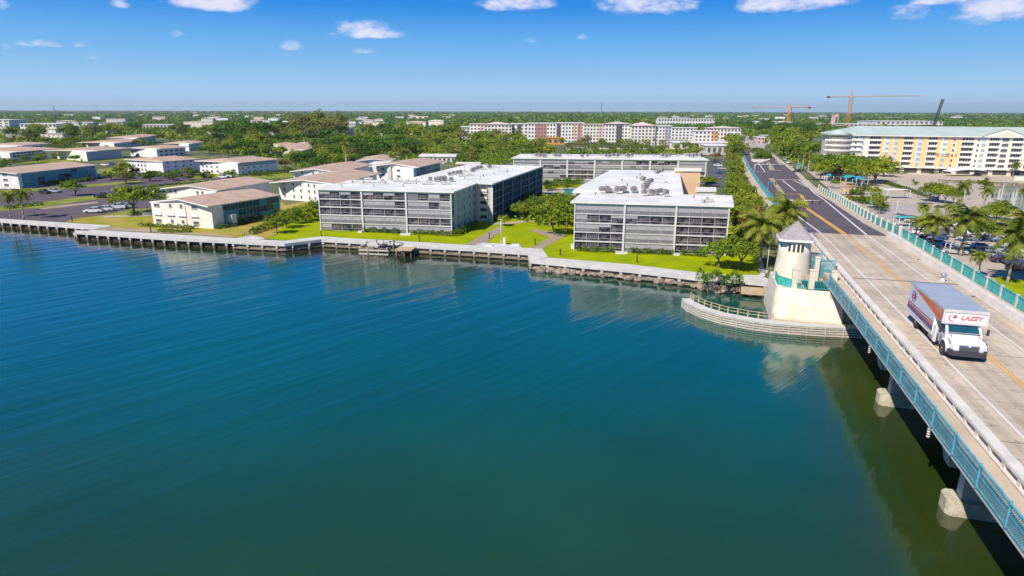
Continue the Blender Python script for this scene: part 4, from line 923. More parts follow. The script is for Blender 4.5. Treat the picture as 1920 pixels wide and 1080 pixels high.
for k, (lab, fl, fr, br, ze) in enumerate((
    ('broad brown roof with a curved white front wall far left beyond the blind fronted house', (160, 266), (212, 268.5), (262, 263.5), 7),
    ('highest brown roof among the far left houses', (205, 258), (255, 259), (290, 254), 8),
    ('brown roof directly behind the white balcony house', (242, 277), (292, 279.5), (346, 276), 7),
    ('low brown roof with teal side peeping out right of the roof behind the balcony house', (315, 268), (352, 269.5), (374, 267), 7),
    ('brown roofed bungalow with pale front wall among the middle trees', (505, 279), (558, 283.5), (600, 275), 6),
    ('long pale brown roof behind the bungalow in the middle trees', (480, 272.5), (530, 274), (566, 270.5), 6),
    ('small pinkish roof between tall green crowns right of the bungalow', (560, 268), (590, 269), (606, 266), 6),
    ('brown roof with white skylight strip at the far left edge', (-40, 272), (30, 273.5), (84, 269.5), 7))):
    h = gabled(lab, fl, fr, br, ze, 1.2, 3, name='hipped_house'); windowgrid(h, 1, [2 + 4 * j for j in range(int(h.edge(1)[2] / 4 - .5))], (.8, 3), 2.2, 1.1, 'tealdark'); windowgrid(h, 0, (2, 6), (.8, 3), 1.4, .9)

# --- mid-rises in the centre distance
def midrise(label, x0, x1, ytop, ybase, wall, nf, cols, depth=16, roofm='roofwhite', accents=(), z1=None, name='midrise_block', gl='darkglass', roofh=None, frame='white'):
    f0 = P(x0, ybase, G); f1 = P(x1, ybase + .2, G); z1 = z1 or zat(.5 * (x0 + x1), ytop, (f0[1] + f1[1]) / 2)
    dx = (f0[0] + f1[0]) / 2 / f0[1] * depth * .35
    b = Bld(name, label, [f0, f1, (f1[0] + dx, f1[1] + depth), (f0[0] + dx, f0[1] + depth)], G, z1, wall); b.flat(roofm, .6, .5)
    fh = b.h / nf; L = b.edge(0)[2]; bw = L / cols
    for (c0, c1, m_, kind) in accents:
        b.panel('accent_wall', 0, c0 * L, c1 * L, .2, b.h - .4, m_, .12, 0)
    me = winmesh(bw * .58, fh * .56, gl, frame, 1, False)
    for f_ in range(nf):
        for k in range(cols):
            b.put('window', me, 0, bw * (k + .25), f_ * fh + fh * .28, .14)
    if roofh:
        r = b.off(.9); ctr = (sum(p[0] for p in r) / 4, sum(p[1] for p in r) / 4); mb = MB()
        for i in range(4): mb.face([(*r[i], b.h + .4), (*r[(i + 1) % 4], b.h + .4), (*ctr, b.h + .4 + roofh)], M[roofm])
        mb.build('pitched_roof', b.root)
    return b
midrise('white mid-rise at the left end of the distant row with dark balconies', 880, 906, 232.5, 263, 'white', 5, 4, roofm='pinkroof', accents=((.72, 1, 'pink', 0),))
midrise('grey open parking deck at the far left of the distant row', 864, 880, 238, 262, 'greywall', 4, 2)
midrise('pale pink mid-rise with a lilac pitched roof in the distant row', 906, 958, 234, 264, 'cream', 5, 8, roofm='pinkroof', roofh=2.5, accents=((.3, .72, 'white', 0),))
midrise('white mid-rise with stacked black balconies next to the pink one', 958, 988, 232.5, 263, 'white', 5, 4, gl='darkglass', accents=((.35, .6, 'fan', 0),))
midrise('white mid-rise with a large red panel of windows', 988, 1040, 231.5, 266, 'white', 5, 9, accents=((.27, .68, 'red', 0),))
midrise('tall white mid-rise with two red bands and dark balconies in the row', 1040, 1092, 231, 268, 'white', 6, 9, accents=((.03, .18, 'fan', 0), (.62, .72, 'pink', 0), (.78, .93, 'red', 0)))
midrise('cream mid-rise with pink recesses and brown balcony stack', 1092, 1132, 233.5, 270, 'cream', 6, 7, roofm='pinkroof', accents=((.7, .95, 'pink', 0),))
midrise('cream mid-rise with a red awning at its foot', 1132, 1180, 233, 271, 'white', 6, 8, roofm='pinkroof', roofh=1.8, accents=((.45, .66, 'fan', 0),))
midrise('beige mid-rise with violet windows under a broad pink roof', 1180, 1226, 236.5, 272, 'cream', 6, 7, roofm='pinkroof', roofh=3.0, accents=((.2, .34, 'white', 0),))
midrise('narrow white tower block at the right end of the row', 1226, 1256, 236.5, 272, 'white', 6, 5, accents=((.6, .95, 'greywall', 0),))
midrise('low white house row with green framed balconies right of the narrow tower block', 1256, 1304, 240, 262, 'white', 4, 7, roofm='roofwhite')
midrise('white shop block with an orange corner in front of the red roofed row', 1300, 1344, 246, 266.5, 'white', 3, 6, accents=((.75, 1, 'orange', 0),))
midrise('white red roofed row beside the start of the straight road', 1322, 1386, 241, 263, 'cream', 3, 10, roofm='pinkroof', roofh=2.0, accents=((.1, .3, 'pink', 0),))
midrise('long white three storey building far behind the mid-rises', 1232, 1338, 222.5, 236, 'white', 2, 20, depth=40)
midrise('white block at the far left horizon', -40, 18, 225, 243, 'cream', 4, 5, depth=60); midrise('white two winged block right of it with a shaded blue grey end', 38, 106, 232.5, 247, 'cream', 2, 9, depth=50)
midrise('long low pale building among the trees left of centre', 266, 345, 234, 243, 'pale', 1, 12, depth=30)
midrise('low flat white roofed hall in front of the shop block', 1262, 1360, 268, 281, 'cream', 1, 8, depth=26)
midrise('flat roofed pale annexe on the left of the pedestrian strip', 1322, 1362, 274, 290, 'pale', 1, 4, depth=24)
midrise('white walled shop with pale green roof right of the road fork', 1428, 1500, 255, 270, 'pale', 2, 6, depth=16, roofm='greenroof')
midrise('brick red little building on the right of the far road', 1418, 1432, 258, 270, 'pink', 2, 2, depth=14)
midrise('orange arched shop between the white mid-rises and the trees', 1024, 1056, 259, 271, 'orange', 1, 3, depth=10, roofm='orange')
midrise('white long low roof behind the house on the left of the glass wing', 786, 852, 294, 306, 'white', 1, 8, depth=18)
midrise('peach stair head block at the far end of the navy glass wing', 856, 898, 308, 330, 'peach', 1, 1, depth=6, roofm='cream', name='stair_tower')
for lab, x0, x1, yt, yb, w_ in (('pink flat house among the trees left of the distant row', 738, 769, 253, 262, 'pink'), ('cream flat house left of the pink one', 714, 733, 252, 260, 'cream'),
                               ('rust coloured roof in the trees below the grey parking deck', 853, 878, 249, 259, 'orange'), ('ochre roof left of the rust coloured roof', 808, 834, 253, 260, 'palepeach'), ('long white hall near the horizon left of centre', 770, 802, 218.5, 224, 'white'), ('small white hall beside the long one near the horizon', 756, 768, 221, 225, 'white')):
    midrise(lab, x0, x1, yt, yb, w_, 1, 3, depth=20, roofm=w_ if w_ != 'palepeach' else 'orange')
midrise('large white construction site hall behind the tower cranes', 1415, 1490, 229, 236, 'white', 1, 8, depth=120); midrise('white hall with a grey roof right of the tall crane', 1640, 1765, 228, 238, 'white', 2, 14, depth=120, roofm='slab')
midrise('low pale workshop left of the big crane foot', 1544, 1580, 232, 238, 'pale', 1, 5, depth=60); midrise('pink topped apartment building behind the green roof', 1582, 1630, 233, 242, 'pink', 2, 6, depth=50, roofm='white')
midrise('slim reddish concrete lift core standing beside the tower crane', 1561, 1568, 215, 238, 'pink', 1, 1, depth=20, roofm='pinkroof')

rnd = random.Random(77); wallk = ['white', 'cream', 'pale', 'palepeach', 'white']; roofk = ['roofwhite', 'brown', 'pinkroof', 'brown', 'brown', 'greenroof']; made = 0
SPOTS = []
while made < 80:
    x = rnd.uniform(5, 860) if made < 60 else (rnd.uniform(1240, 1560) if made < 78 else rnd.uniform(1560, 1915)); y = rnd.uniform(218, 262 if made < 60 else 228)
    X, Y = P(x, y, G)
    if any(abs(X - a) < 26 * Y / 600 and abs(Y - b_) < 45 * Y / 600 for a, b_ in SPOTS) or (x < 120 and 224 < y < 250) or (250 < x < 350 and y > 232) or (150 < x < 400 and y > 252) or (460 < x < 620 and y > 258) or (700 < x and 245 < y < 264): continue
    SPOTS.append((X, Y)); made += 1; w, d, h = rnd.uniform(11, 24) * (1 if Y < 900 else 1.7), rnd.uniform(9, 14), rnd.uniform(5.5, 8.5) * (1 if Y < 900 else 1.5); a = rnd.uniform(-.25, .35)
    q = [(X + math.cos(a) * u - math.sin(a) * v, Y + math.sin(a) * u + math.cos(a) * v) for u, v in ((-w / 2, 0), (w / 2, 0), (w / 2, d), (-w / 2, d))]
    b = Bld('far_house', 'small house with a pale or brownish roof showing among the far tree crowns', q, G, G + h, wallk[made % 5], 'house', 'far houses among the tree crowns'); m_ = roofk[rnd.randrange(6)]
    if rnd.random() < .55: b.flat(m_, .5, .4)
    else: b.gable(m_, .6, 1.4, hip=3)
    me = winmesh(1.6, 1.1, 'darkglass', 'white', 1, False)
    for k in range(4): b.put('window', me, 0, w * (.12 + .22 * k), h - 2.2)
# --- condominium on the right
J = Bld('condominium', 'big six storey yellow and cream condominium with a pale green hipped roof', [(156.5, 322), (262, 286), (274, 318), (168, 356)], G, 19.3, 'palepeach')
LJ = J.edge(0)[2]
def hiproof(b, over, rise, m, inset):
    r = b.off(over); q = [Vector(p) for p in r]; m0 = (q[0] + q[3]) / 2; m1 = (q[1] + q[2]) / 2; ax = (m1 - m0).normalized(); a, c = m0 + ax * inset, m1 - ax * inset; h = b.h
    mb = MB(); A_, B_ = (a.x, a.y, h + rise), (c.x, c.y, h + rise); q = [(p.x, p.y, h) for p in q]
    mb.face([q[0], q[1], B_, A_], M[m]); mb.face([q[2], q[3], A_, B_], M[m]); mb.face([q[3], q[0], A_], M[m]); mb.face([q[1], q[2], B_], M[m]); rf = mb.build('roof', b.root)
    mb = MB(); mb.prism(r, h - .35, h - .02, M['white']); mb.build('cornice', rf)
hiproof(J, 1.3, 4.0, 'greenroof', 15)
def Lx(px, z=12.0):           # distance along the front wall of the point seen in this column
    a, b_ = J.poly[0], J.poly[1]; lo, hi = 0.0, 1.3
    for _ in range(40):
        m_ = (lo + hi) / 2; q = a.lerp(b_, m_); x, y, zz = q.x, q.y, z - CAM_H; w = y * cp - zz * sp_
        sx = 960 + FPX * x / w
        if sx < px: lo = m_
        else: hi = m_
    return lo * LJ
def zone(p0, p1, m, z0=0.2, z1=None, out=.1): return J.panel('coloured_wall', 0, Lx(p0), min(Lx(p1), LJ), z0, z1 or J.h - .5, m, out, 0)
zone(1585, 1627, 'cream'); zone(1648, 1690, 'yellow', 3.4); zone(1655, 1664, 'white', 9.5, None, .2); zone(1671, 1680, 'palepeach', 3.4, None, .2); zone(1708, 1736, 'yellow', 3.4); zone(1716, 1725, 'truckside', 5, None, .2); zone(1753, 1762, 'yellow', 8, None); zone(1772, 1781, 'yellow', 8, None); zone(1754, 1795, 'yellow', 3.4, 9.6); zone(1762, 1772, 'white', 9.7, None, .2); zone(1790, 1798, 'yellow', 8); zone(1822, 1990, 'cream', 3.2)
fhJ = (J.h - 3.2) / 6
def balmesh(w):
    bal = MB(); bal.box(0, w, -.06, .1, .55, 1.95, M['darkglass']); bal.box(-.2, w + .2, -1.0, .1, -.05, .12, M['white']); bal.box(-.2, w + .2, -1.0, -.86, .12, .75, M['white'])
    for k in range(1, 4): bal.box(w * k / 4, w * k / 4 + .12, -.12, 0, .5, 1.95, M['white'])
    return bal.mesh('balcony')
for p0, p1 in ((1628, 1647), (1692, 1707), (1738, 1752), (1800, 1820), (1851, 1868), (1894, 1912), (1936, 1955)):
    w = Lx(p1) - Lx(p0); me = balmesh(w)
    for f_ in range(6):
        if Lx(p1) < LJ: J.put('balcony', me, 0, Lx(p0), 3.0 + f_ * fhJ, .12)
wj = winmesh(1.7, 1.35, 'truckroof', 'white', 1, False); wk = winmesh(2.6, 1.4, 'winglass', 'white', 2, False); wd = winmesh(.9, 1.0, 'winglass', 'white', 0, False)
for f_ in range(6):
    z = 3.3 + f_ * fhJ
    for x, me in ((1600, wd), (1610, wj), (1657, wj), (1673, wj), (1718, wj), (1764, wj), (1783, wd), (1828, wd), (1836, wj), (1874, wk), (1922, wk)): J.put('window', me, 0, Lx(x), z + .3, .24)
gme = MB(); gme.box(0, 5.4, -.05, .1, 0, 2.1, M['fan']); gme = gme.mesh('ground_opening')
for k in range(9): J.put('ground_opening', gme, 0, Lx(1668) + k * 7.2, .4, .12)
J.panel('arcade_band', 0, Lx(1655), LJ - 1, 2.6, 3.2, 'cream', 1.2, 0)
# gable on the right half
mb = MB(); g0, g1, gz = Lx(1841, 19.4), Lx(1926, 19.4), 3.3; gw = g1 - g0
a_, d_, L_, an_ = J.edge(0)
mb.face([(0, -1.35, 0), (gw, -1.35, 0), (gw / 2, -1.35, gz)], M['cream']); mb.face([(gw * .25, -1.4, .5), (gw * .75, -1.4, .5), (gw / 2, -1.4, 2.3)], M['palepeach'])
mb.face([(-.6, -1.6, -.1), (gw / 2, -1.6, gz + .25), (gw / 2, 14, gz + .25), (-.6, 14, -.1)], M['greenroof']); mb.face([(gw + .6, -1.6, -.1), (gw + .6, 14, -.1), (gw / 2, 14, gz + .25), (gw / 2, -1.6, gz + .25)], M['greenroof'])
p = a_ + d_ * g0; mb.build('cross_gable', J.root, (p.x, p.y, J.h + .02), an_)
# rounded balcony end on the left corner
for f_ in range(6):
    z = 2.6 + f_ * fhJ
    mb = MB(); mb.lathe([(6.0, 0), (6.0, .18)], M['white'], 28); mb.lathe([(5.9, .18), (5.9, .85), (5.8, .85)], M['white'], 28); mb.lathe([(4.4, .85), (4.4, 2.3)], M['palepeach'], 28); mb.lathe([(4.45, 1.0), (4.45, 1.9)], M['truckroof'], 9); mb.build('corner_balcony', J.root, (3.2, -.2, z))
mb = MB(); mb.lathe([(6.4, 0), (1, 2.6)], M['greenroof'], 28); mb.build('corner_roof', J.root, (3.2, 0, J.h - .1))
mb = MB(); mb.lathe([(5, 0), (5, 2.6)], M['tealdark'], 24); mb.build('corner_shop', J.root, (3.2, 0, 0))
for f_ in range(6):
    z = 3.0 + f_ * fhJ
    mb = MB(); mb.box(0, 8.5, -1.0, .1, -.1, .12, M['white']); mb.box(0, 8.5, -1.0, -.85, .12, .8, M['white']); mb.box(0, 8.5, -.05, .1, .3, 2.1, M['darkglass']); p = a_ + d_ * 5.0; mb.build('long_balcony', J.root, (p.x, p.y, z), an_) if f_ % 1 == 0 else None

# --- cranes and masts
def lattice(mb, p0, p1, w, m, n, r=.12):
    p0, p1 = Vector(p0), Vector(p1); d = (p1 - p0).normalized(); s = d.orthogonal().normalized(); t_ = d.cross(s)
    C4 = [s * w + t_ * w, s * w - t_ * w, -s * w - t_ * w, -s * w + t_ * w]
    for c in C4: mb.tube(p0 + c, p1 + c, r * 1.4, r * 1.4, m, 4, False)
    for i in range(n):
        a, b_ = p0.lerp(p1, i / n), p0.lerp(p1, (i + 1) / n)
        for k in range(4): mb.tube(a + C4[k], b_ + C4[(k + 1) % 4], r, r, m, 4, False)
def crane(label, base, H_, jib, back, jz, tip=7, w=1.3, ang=0.0):
    r = empty('tower_crane', (*base, G), ang, label, 'crane')
    mb = MB(); lattice(mb, (0, 0, 0), (0, 0, H_), w * .8, M['crane'], 16, .24); mb.box(-w, w, -w, w, 0, H_, M['crane']) if False else None; mb.build('mast', r)
    mb = MB(); lattice(mb, (0, 0, H_), (jib, 0, H_ + jz), .6, M['cranepale'], 22, .13); mb.build('jib', r)
    mb = MB(); lattice(mb, (0, 0, H_), (back, 0, H_), .8, M['cranepale'], 6, .2); cj = mb.build('counter_jib', r)
    mb = MB(); s_ = 1 if back > 0 else -1; mb.box(min(back, back - 5 * s_), max(back, back - 5 * s_), -1.3, 1.3, H_ - 3, H_ + .5, M['darkmetal']); mb.build('counterweight', cj)
    mb = MB(); mb.box(-1.3, 1.3, -3.0, -1.2, H_ - 3, H_ + .3, M['white']); mb.box(-1.0, 1.0, -3.1, -3.0, H_ - 2.2, H_ - .4, M['darkglass']); mb.build('cab', r)
    mb = MB(); lattice(mb, (0, 0, H_), (0, 0, H_ + tip), .6, M['crane'], 4, .22); mb.tube((0, 0, H_ + tip), (jib * .6, 0, H_ + jz * .6), .1, .1, M['cranepale'], 4); mb.tube((0, 0, H_ + tip), (back, 0, H_), .1, .1, M['cranepale'], 4); mb.build('apex', r)
    return r
q = P(1587, 238, G); Yq = q[1]; crane('taller orange tower crane with a long pale jib pointing right', q, zat(1592, 181, Yq) - G, 135, -46, 2, 11, 3.2)
q = P(1476, 236, G); Yq = q[1]; crane('lower orange tower crane with its pale jib pointing left', q, zat(1477, 200.5, Yq) - G, -82, 43, -1, 6, 3.2)
q = P(1748, 240, G); mb = MB(); lattice(mb, (0, 0, 0), (9, 0, zat(1757, 186, q[1]) - G), 1.6, M['darkmetal'], 16, .5); r = empty('mobile_crane', (*q, G), 0, 'dark leaning lattice boom rising behind the green roof', 'crane'); mb.build('boom', r)
mb = MB(); mb.box(-9, 4, -4, 4, 0, 6, M['darkmetal']); mb.build('carrier', r)
def mast(label, px, ytop, Y, w=1.0):
    X = P(px, 300, 0)[0] / P(px, 300, 0)[1] * Y; h = zat(px, ytop, Y) - G; mb = MB(); lattice(mb, (0, 0, 0), (0, 0, h), w, M['metal'], 14, .5); o = mb.build('radio_mast', None, (X, Y, G)); tag(o, label, 'mast')
mast('thin radio mast far away at the middle of the horizon', 1123, 193, 2600, .7); mast('faint lattice tower on the left horizon', 117, 199, 2600, 1.2)
# low halls scattered towards the horizon
rnd = random.Random(21)
hm = [M['white'], M['roofwhite'], M['pale']]
for (x, y, w) in [(370, 212, 22), (388, 213, 16), (397, 215, 12), (410, 215.5, 26), (440, 216, 14), (458, 214, 8), (490, 215.5, 9), (545, 215.5, 14), (660, 213, 24), (690, 215, 8), (718, 214.5, 9), (825, 215.5, 16), (930, 215.2, 9), (965, 214.6, 9), (1092, 215, 10), (1101, 215.5, 7), (1120, 215, 12), (1147, 215, 9), (1228, 215, 10), (1242, 216, 12), (1292, 215.5, 14), (1370, 215.7, 22), (1390, 217, 12),
                  (1496, 216.5, 10), (1540, 218, 24), (1620, 215.2, 12), (1612, 220, 16), (1640, 222, 20), (1675, 222, 34), (1685, 215.8, 16), (1720, 215.6, 30), (1760, 214.6, 40), (1800, 214.6, 44), (1850, 214.8, 50), (1900, 214.8, 40), (1860, 224, 16), (1790, 222, 16), (20, 217.5, 10), (140, 226, 6), (175, 234, 16), (205, 236, 20), (300, 212.6, 8), (515, 229, 7), (575, 214, 10), (635, 242, 12), (772, 238.5, 30), (1300, 218, 12), (1352, 212.5, 12), (1470, 213.6, 24), (1575, 224, 14), (1530, 213.7, 22), (1590, 213.6, 18)]:
    X, Y = P(x, y + .9, G); wid = w * Y / 1240; mb = MB(); h = max(5, Y * .0017); mb.box(-wid / 2, wid / 2, 0, wid * .5, 0, h, hm[rnd.randrange(3)]); mb.box(-wid / 2 - 1, wid / 2 + 1, -1, wid * .5 + 1, h, h + h * .12, M['roofwhite'])
    for k in range(5): mb.box(-wid * .42 + k * wid * .18, -wid * .34 + k * wid * .18, -.3, 0, h * .3, h * .6, M['darkglass'])
    o = mb.build('distant_hall', None, (X, Y, G)); tag(o, 'low pale hall far off among the trees near the horizon', 'building', 'far off halls among the trees')

# ================================================================ trees
def npmesh(name, V, F4, mats, mi=None, F3=None, smooth=False):
    me = bpy.data.meshes.new(name); nv, nf = len(V), len(F4)
    me.vertices.add(nv); me.vertices.foreach_set('co', np.asarray(V, np.float32).ravel())
    me.loops.add(nf * 4); me.loops.foreach_set('vertex_index', np.asarray(F4, np.int32).ravel())
    me.polygons.add(nf); me.polygons.foreach_set('loop_start', np.arange(0, nf * 4, 4, dtype=np.int32)); me.polygons.foreach_set('loop_total', np.full(nf, 4, np.int32))
    for m in mats: me.materials.append(m)
    if mi is not None: me.polygons.foreach_set('material_index', np.asarray(mi, np.int32))
    me.update(calc_edges=True); return me
def quads(rg, C, size, tilt=None, aspect=.62):
    """one leaf-shaped quad (rhombus) at every centre, turned at random, mostly facing up and out"""
    n = len(C); a = rg.normal(size=(n, 3)); a /= np.linalg.norm(a, axis=1)[:, None]
    nr = rg.normal(size=(n, 3)) * .75
    if tilt is not None: nr += tilt
    nr /= np.linalg.norm(nr, axis=1)[:, None] + 1e-9
    s = np.cross(nr, a); s /= np.linalg.norm(s, axis=1)[:, None] + 1e-9; t = np.cross(nr, s)
    sz = (size * rg.uniform(.6, 1.35, n))[:, None]
    s *= sz; t *= sz * aspect
    return np.stack([C - s, C - t, C + s, C + t], 1).reshape(-1, 3)
def crown(seed, rx, rz, nclump, nleaf, leaf, m, base=.35, spread=.34, dome=False, name='crown'):
    rg = np.random.default_rng(seed)
    th = rg.uniform(0, 2 * np.pi, nclump); ph = np.arccos(rg.uniform(-.25 if not dome else .0, 1, nclump)); rr = rg.uniform(.62, 1.0, nclump) * (1 + .16 * np.sin(3 * th + seed) + .1 * np.sin(5 * th + 2 * seed))
    C = np.stack([rr * np.sin(ph) * np.cos(th) * rx, rr * np.sin(ph) * np.sin(th) * rx, rr * np.cos(ph) * rz], 1)
    inner = int(nclump * .3); C[:inner] *= .55
    cs = rg.uniform(.6, 1.25, nclump) * spread * min(rx, rz * 1.4)
    L, T = [], []
    for c, s in zip(C, cs):
        d = rg.normal(size=(nleaf, 3)); d /= np.linalg.norm(d, axis=1)[:, None]; d *= (rg.uniform(.3, 1, (nleaf, 1)) ** .5)
        d[:, 2] *= .62; L.append(c + d * s); T.append(d * .9 + np.array([0, 0, .7]) + c / (np.linalg.norm(c) + .1) * .4)
    L = np.concatenate(L); T = np.concatenate(T); keep = L[:, 2] > -rz * .55; L, T = L[keep], T[keep]
    V = quads(rg, L, leaf, T); V[:, 2] += base
    return npmesh(name, V, np.arange(len(V)).reshape(-1, 4), [m])
def trunk_mb(seed, h, r, rx, m, nb=5):
    rnd = random.Random(seed); mb = MB(); k = (rnd.uniform(-.3, .3), rnd.uniform(-.3, .3)); fork = h * .55
    mb.path([(0, 0, -.3), (k[0] * .5, k[1] * .5, fork * .5), (k[0], k[1], fork)], [r * 1.25, r, r * .85], m, 8)
    for i in range(nb):
        a = 2 * math.pi * i / nb + rnd.uniform(-.4, .4); q = rnd.uniform(.35, .65) * rx
        mb.path([(k[0], k[1], fork - .2), (k[0] + math.cos(a) * q * .5, k[1] + math.sin(a) * q * .5, fork + h * .25), (k[0] + math.cos(a) * q, k[1] + math.sin(a) * q, h * 1.05)], [r * .6, r * .42, r * .15], m, 5)
    return mb
PROTO = {}
HIDE = (0, -400, -60)
def proto(key, name, cat, parts):
    root = empty(name, HIDE, 0); ks = []
    for nm, me in parts:
        o = bpy.data.objects.new(nm, me); COL.objects.link(o); o.parent = root; ks.append((o, root))
    PROTO[key] = (root, ks, cat)
def broad(key, seed, h, rx, rz, m, ncl, nl, leaf, tr=.22, dome=False, spread=.34, name='broadleaf_tree'):
    th = h - rz * .9
    proto(key, name, 'tree', [('trunk', trunk_mb(seed, th, tr, rx, M['trunk']).mesh('trunk')), ('crown', crown(seed, rx, rz, ncl, nl, leaf, m, th + rz * .15, spread, dome))])
# nominal sizes in metres, height 6
for i in range(4):
    broad('dark%d' % i, 10 + i, 6, 4.2, 2.5, M['leafdark'], 46, 34, .30, dome=True)
    broad('mid%d' % i, 20 + i, 6, 3.4, 2.7, M['leafmid'], 42, 34, .28)
    broad('yel%d' % i, 30 + i, 6, 3.5, 2.7, M['leafyel'], 42, 34, .28)
    broad('olive%d' % i, 40 + i, 6, 3.2, 3.0, M['leafolive'], 38, 30, .27)
for i in range(3):
    broad('near%d' % i, 50 + i, 4.2, 2.5, 1.7, M['leafyel'], 60, 60, .15, .12, spread=.30)
    broad('nearmid%d' % i, 55 + i, 4.2, 2.5, 1.8, M['leafmid'], 60, 60, .15, .12, spread=.30)
    broad('shrub%d' % i, 60 + i, 1.7, 1.3, .95, M['hedge'], 26, 40, .12, .05, name='shrub')
broad('rust0', 70, 6, 3.2, 2.5, M['leafrust'], 34, 32, .26)
for i in range(2): broad('bush%d' % i, 75 + i, 3.2, 2.6, 1.6, M['leafmid'], 40, 40, .22, .12, dome=True, name='bush')

def palm(key, seed, h, fl, nfr, m, lean=.12, royal=False, nleaf=15, name='palm_tree', w=.05, droop=1.0):
    rnd = random.Random(seed); rg = np.random.default_rng(seed); lx, ly = math.cos(seed) * lean * h, math.sin(seed) * lean * h
    pts = [(lx * (k / 6) ** 1.7, ly * (k / 6) ** 1.7, h * k / 6) for k in range(7)]; pts[0] = (0, 0, -.3)
    mb = MB(); r0 = .17 if not royal else .2
    mb.path(pts, [r0 * 1.35, r0, r0 * .9, r0 * .85, r0 * .8, r0 * .75, r0 * .7], M['royal' if royal else 'palmtrunk'], 8)
    if royal: mb.tube((lx, ly, h), (lx, ly, h + .9), .16, .09, M['leafmid'], 8)
    top = np.array([lx, ly, h + (.8 if royal else 0)]); V = []
    for i in range(nfr):
        a = i * 2.399 + rnd.uniform(-.2, .2); el = R(78) - R(105) * (i / nfr) ** .9; L = fl * rnd.uniform(.82, 1.08); dirh = np.array([math.cos(a), math.sin(a), 0]); p = top.copy(); e = el; S = []
        nseg = 9
        for k in range(nseg + 1):
            S.append(p.copy()); p = p + (dirh * math.cos(e) + np.array([0, 0, math.sin(e)])) * L / nseg; e -= R(10 + 6 * k / nseg) * droop
        S = np.array(S); side = np.array([-math.sin(a), math.cos(a), 0])
        for k in range(nseg): V += [S[k] - side * .025, S[k] + side * .025, S[k + 1] + side * .015, S[k + 1] - side * .015]
        for j in range(nleaf):
            q = (j + .8) / nleaf; k = min(nseg - 1, int(q * nseg)); c = S[k] + (S[k + 1] - S[k]) * (q * nseg - k); ax = (S[k + 1] - S[k]) / np.linalg.norm(S[k + 1] - S[k])
            ll = fl * .30 * math.sin(math.pi * min(.97, q * .85 + .13)) ** .7
            for sgn in (1, -1):
                d = side * sgn * .8 + ax * .55 + np.array([0, 0, -.35 - .35 * rnd.random()]); d /= np.linalg.norm(d); wv = ax * w * (1.2 + .5 * rnd.random())
                V += [c - wv, c + wv, c + d * ll + wv * .25, c + d * ll - wv * .25]
    V = np.array(V)
    proto(key, name, 'palm', [('trunk', mb.mesh('trunk')), ('crown', npmesh('crown', V, np.arange(len(V)).reshape(-1, 4), [m]))])
for i in range(4):
    palm('coco%d' % i, 80 + i, 6, 2.9, 20, M['leafpalm'], .10, nleaf=20, w=.055)
    palm('royal%d' % i, 90 + i, 7, 2.3, 15, M['leafpalm'], .02, True, 16, name='royal_palm', w=.06)
palm('bigpalm', 97, 6, 3.8, 28, M['leafpalm'], .05, nleaf=26, w=.07, droop=.8); palm('dryfrond', 99, 5, 2.6, 16, M['leafrust'], .05, nleaf=18, w=.06, droop=1.2)
NOM = {'dark': 6, 'mid': 6, 'yel': 6, 'olive': 6, 'near': 4.2, 'nearmid': 4.2, 'shrub': 1.7, 'rust': 6, 'bush': 3.2, 'coco': 7.3, 'royal': 9.2, 'bigpalm': 8, 'dryfrond': 6}
TREES = []
REQ = []
def plant(key, x, y, h, label, group=None, z=G, rz=None, wide=1.0, cat=None, now=False):
    base = key.rstrip('0123456789')
    if not now and base in ('dark', 'mid', 'yel', 'olive', 'near', 'nearmid', 'rust'):
        REQ.append((h / y + (.05 if group is None else 0), (key, x, y, h, label, group, z, random.uniform(0, 6.28) if rz is None else rz, wide, cat))); return None
    s = h / NOM[base]; root, ks, c = PROTO[key]
    rz = random.uniform(0, 6.28) if rz is None else rz
    return copy_tree(root, ks, (x, y, z), rz, (s * wide, s * wide, s), label, cat or c, group)
def plantpx(key, px, pyb, pyt, label, group=None, wide=1.0, z=G, cat=None, rz=None):
    X, Y = P(px, pyb, z); return plant(key, X, Y, max(.8, zat(px, pyt, Y) - z), label, group, z, rz, wide, cat)
def pip(x, y, poly):
    c = False; n = len(poly)
    for i in range(n):
        x0, y0 = poly[i]; x1, y1 = poly[i - 1]
        if (y0 > y) != (y1 > y) and x < (x1 - x0) * (y - y0) / (y1 - y0) + x0: c = not c
    return c
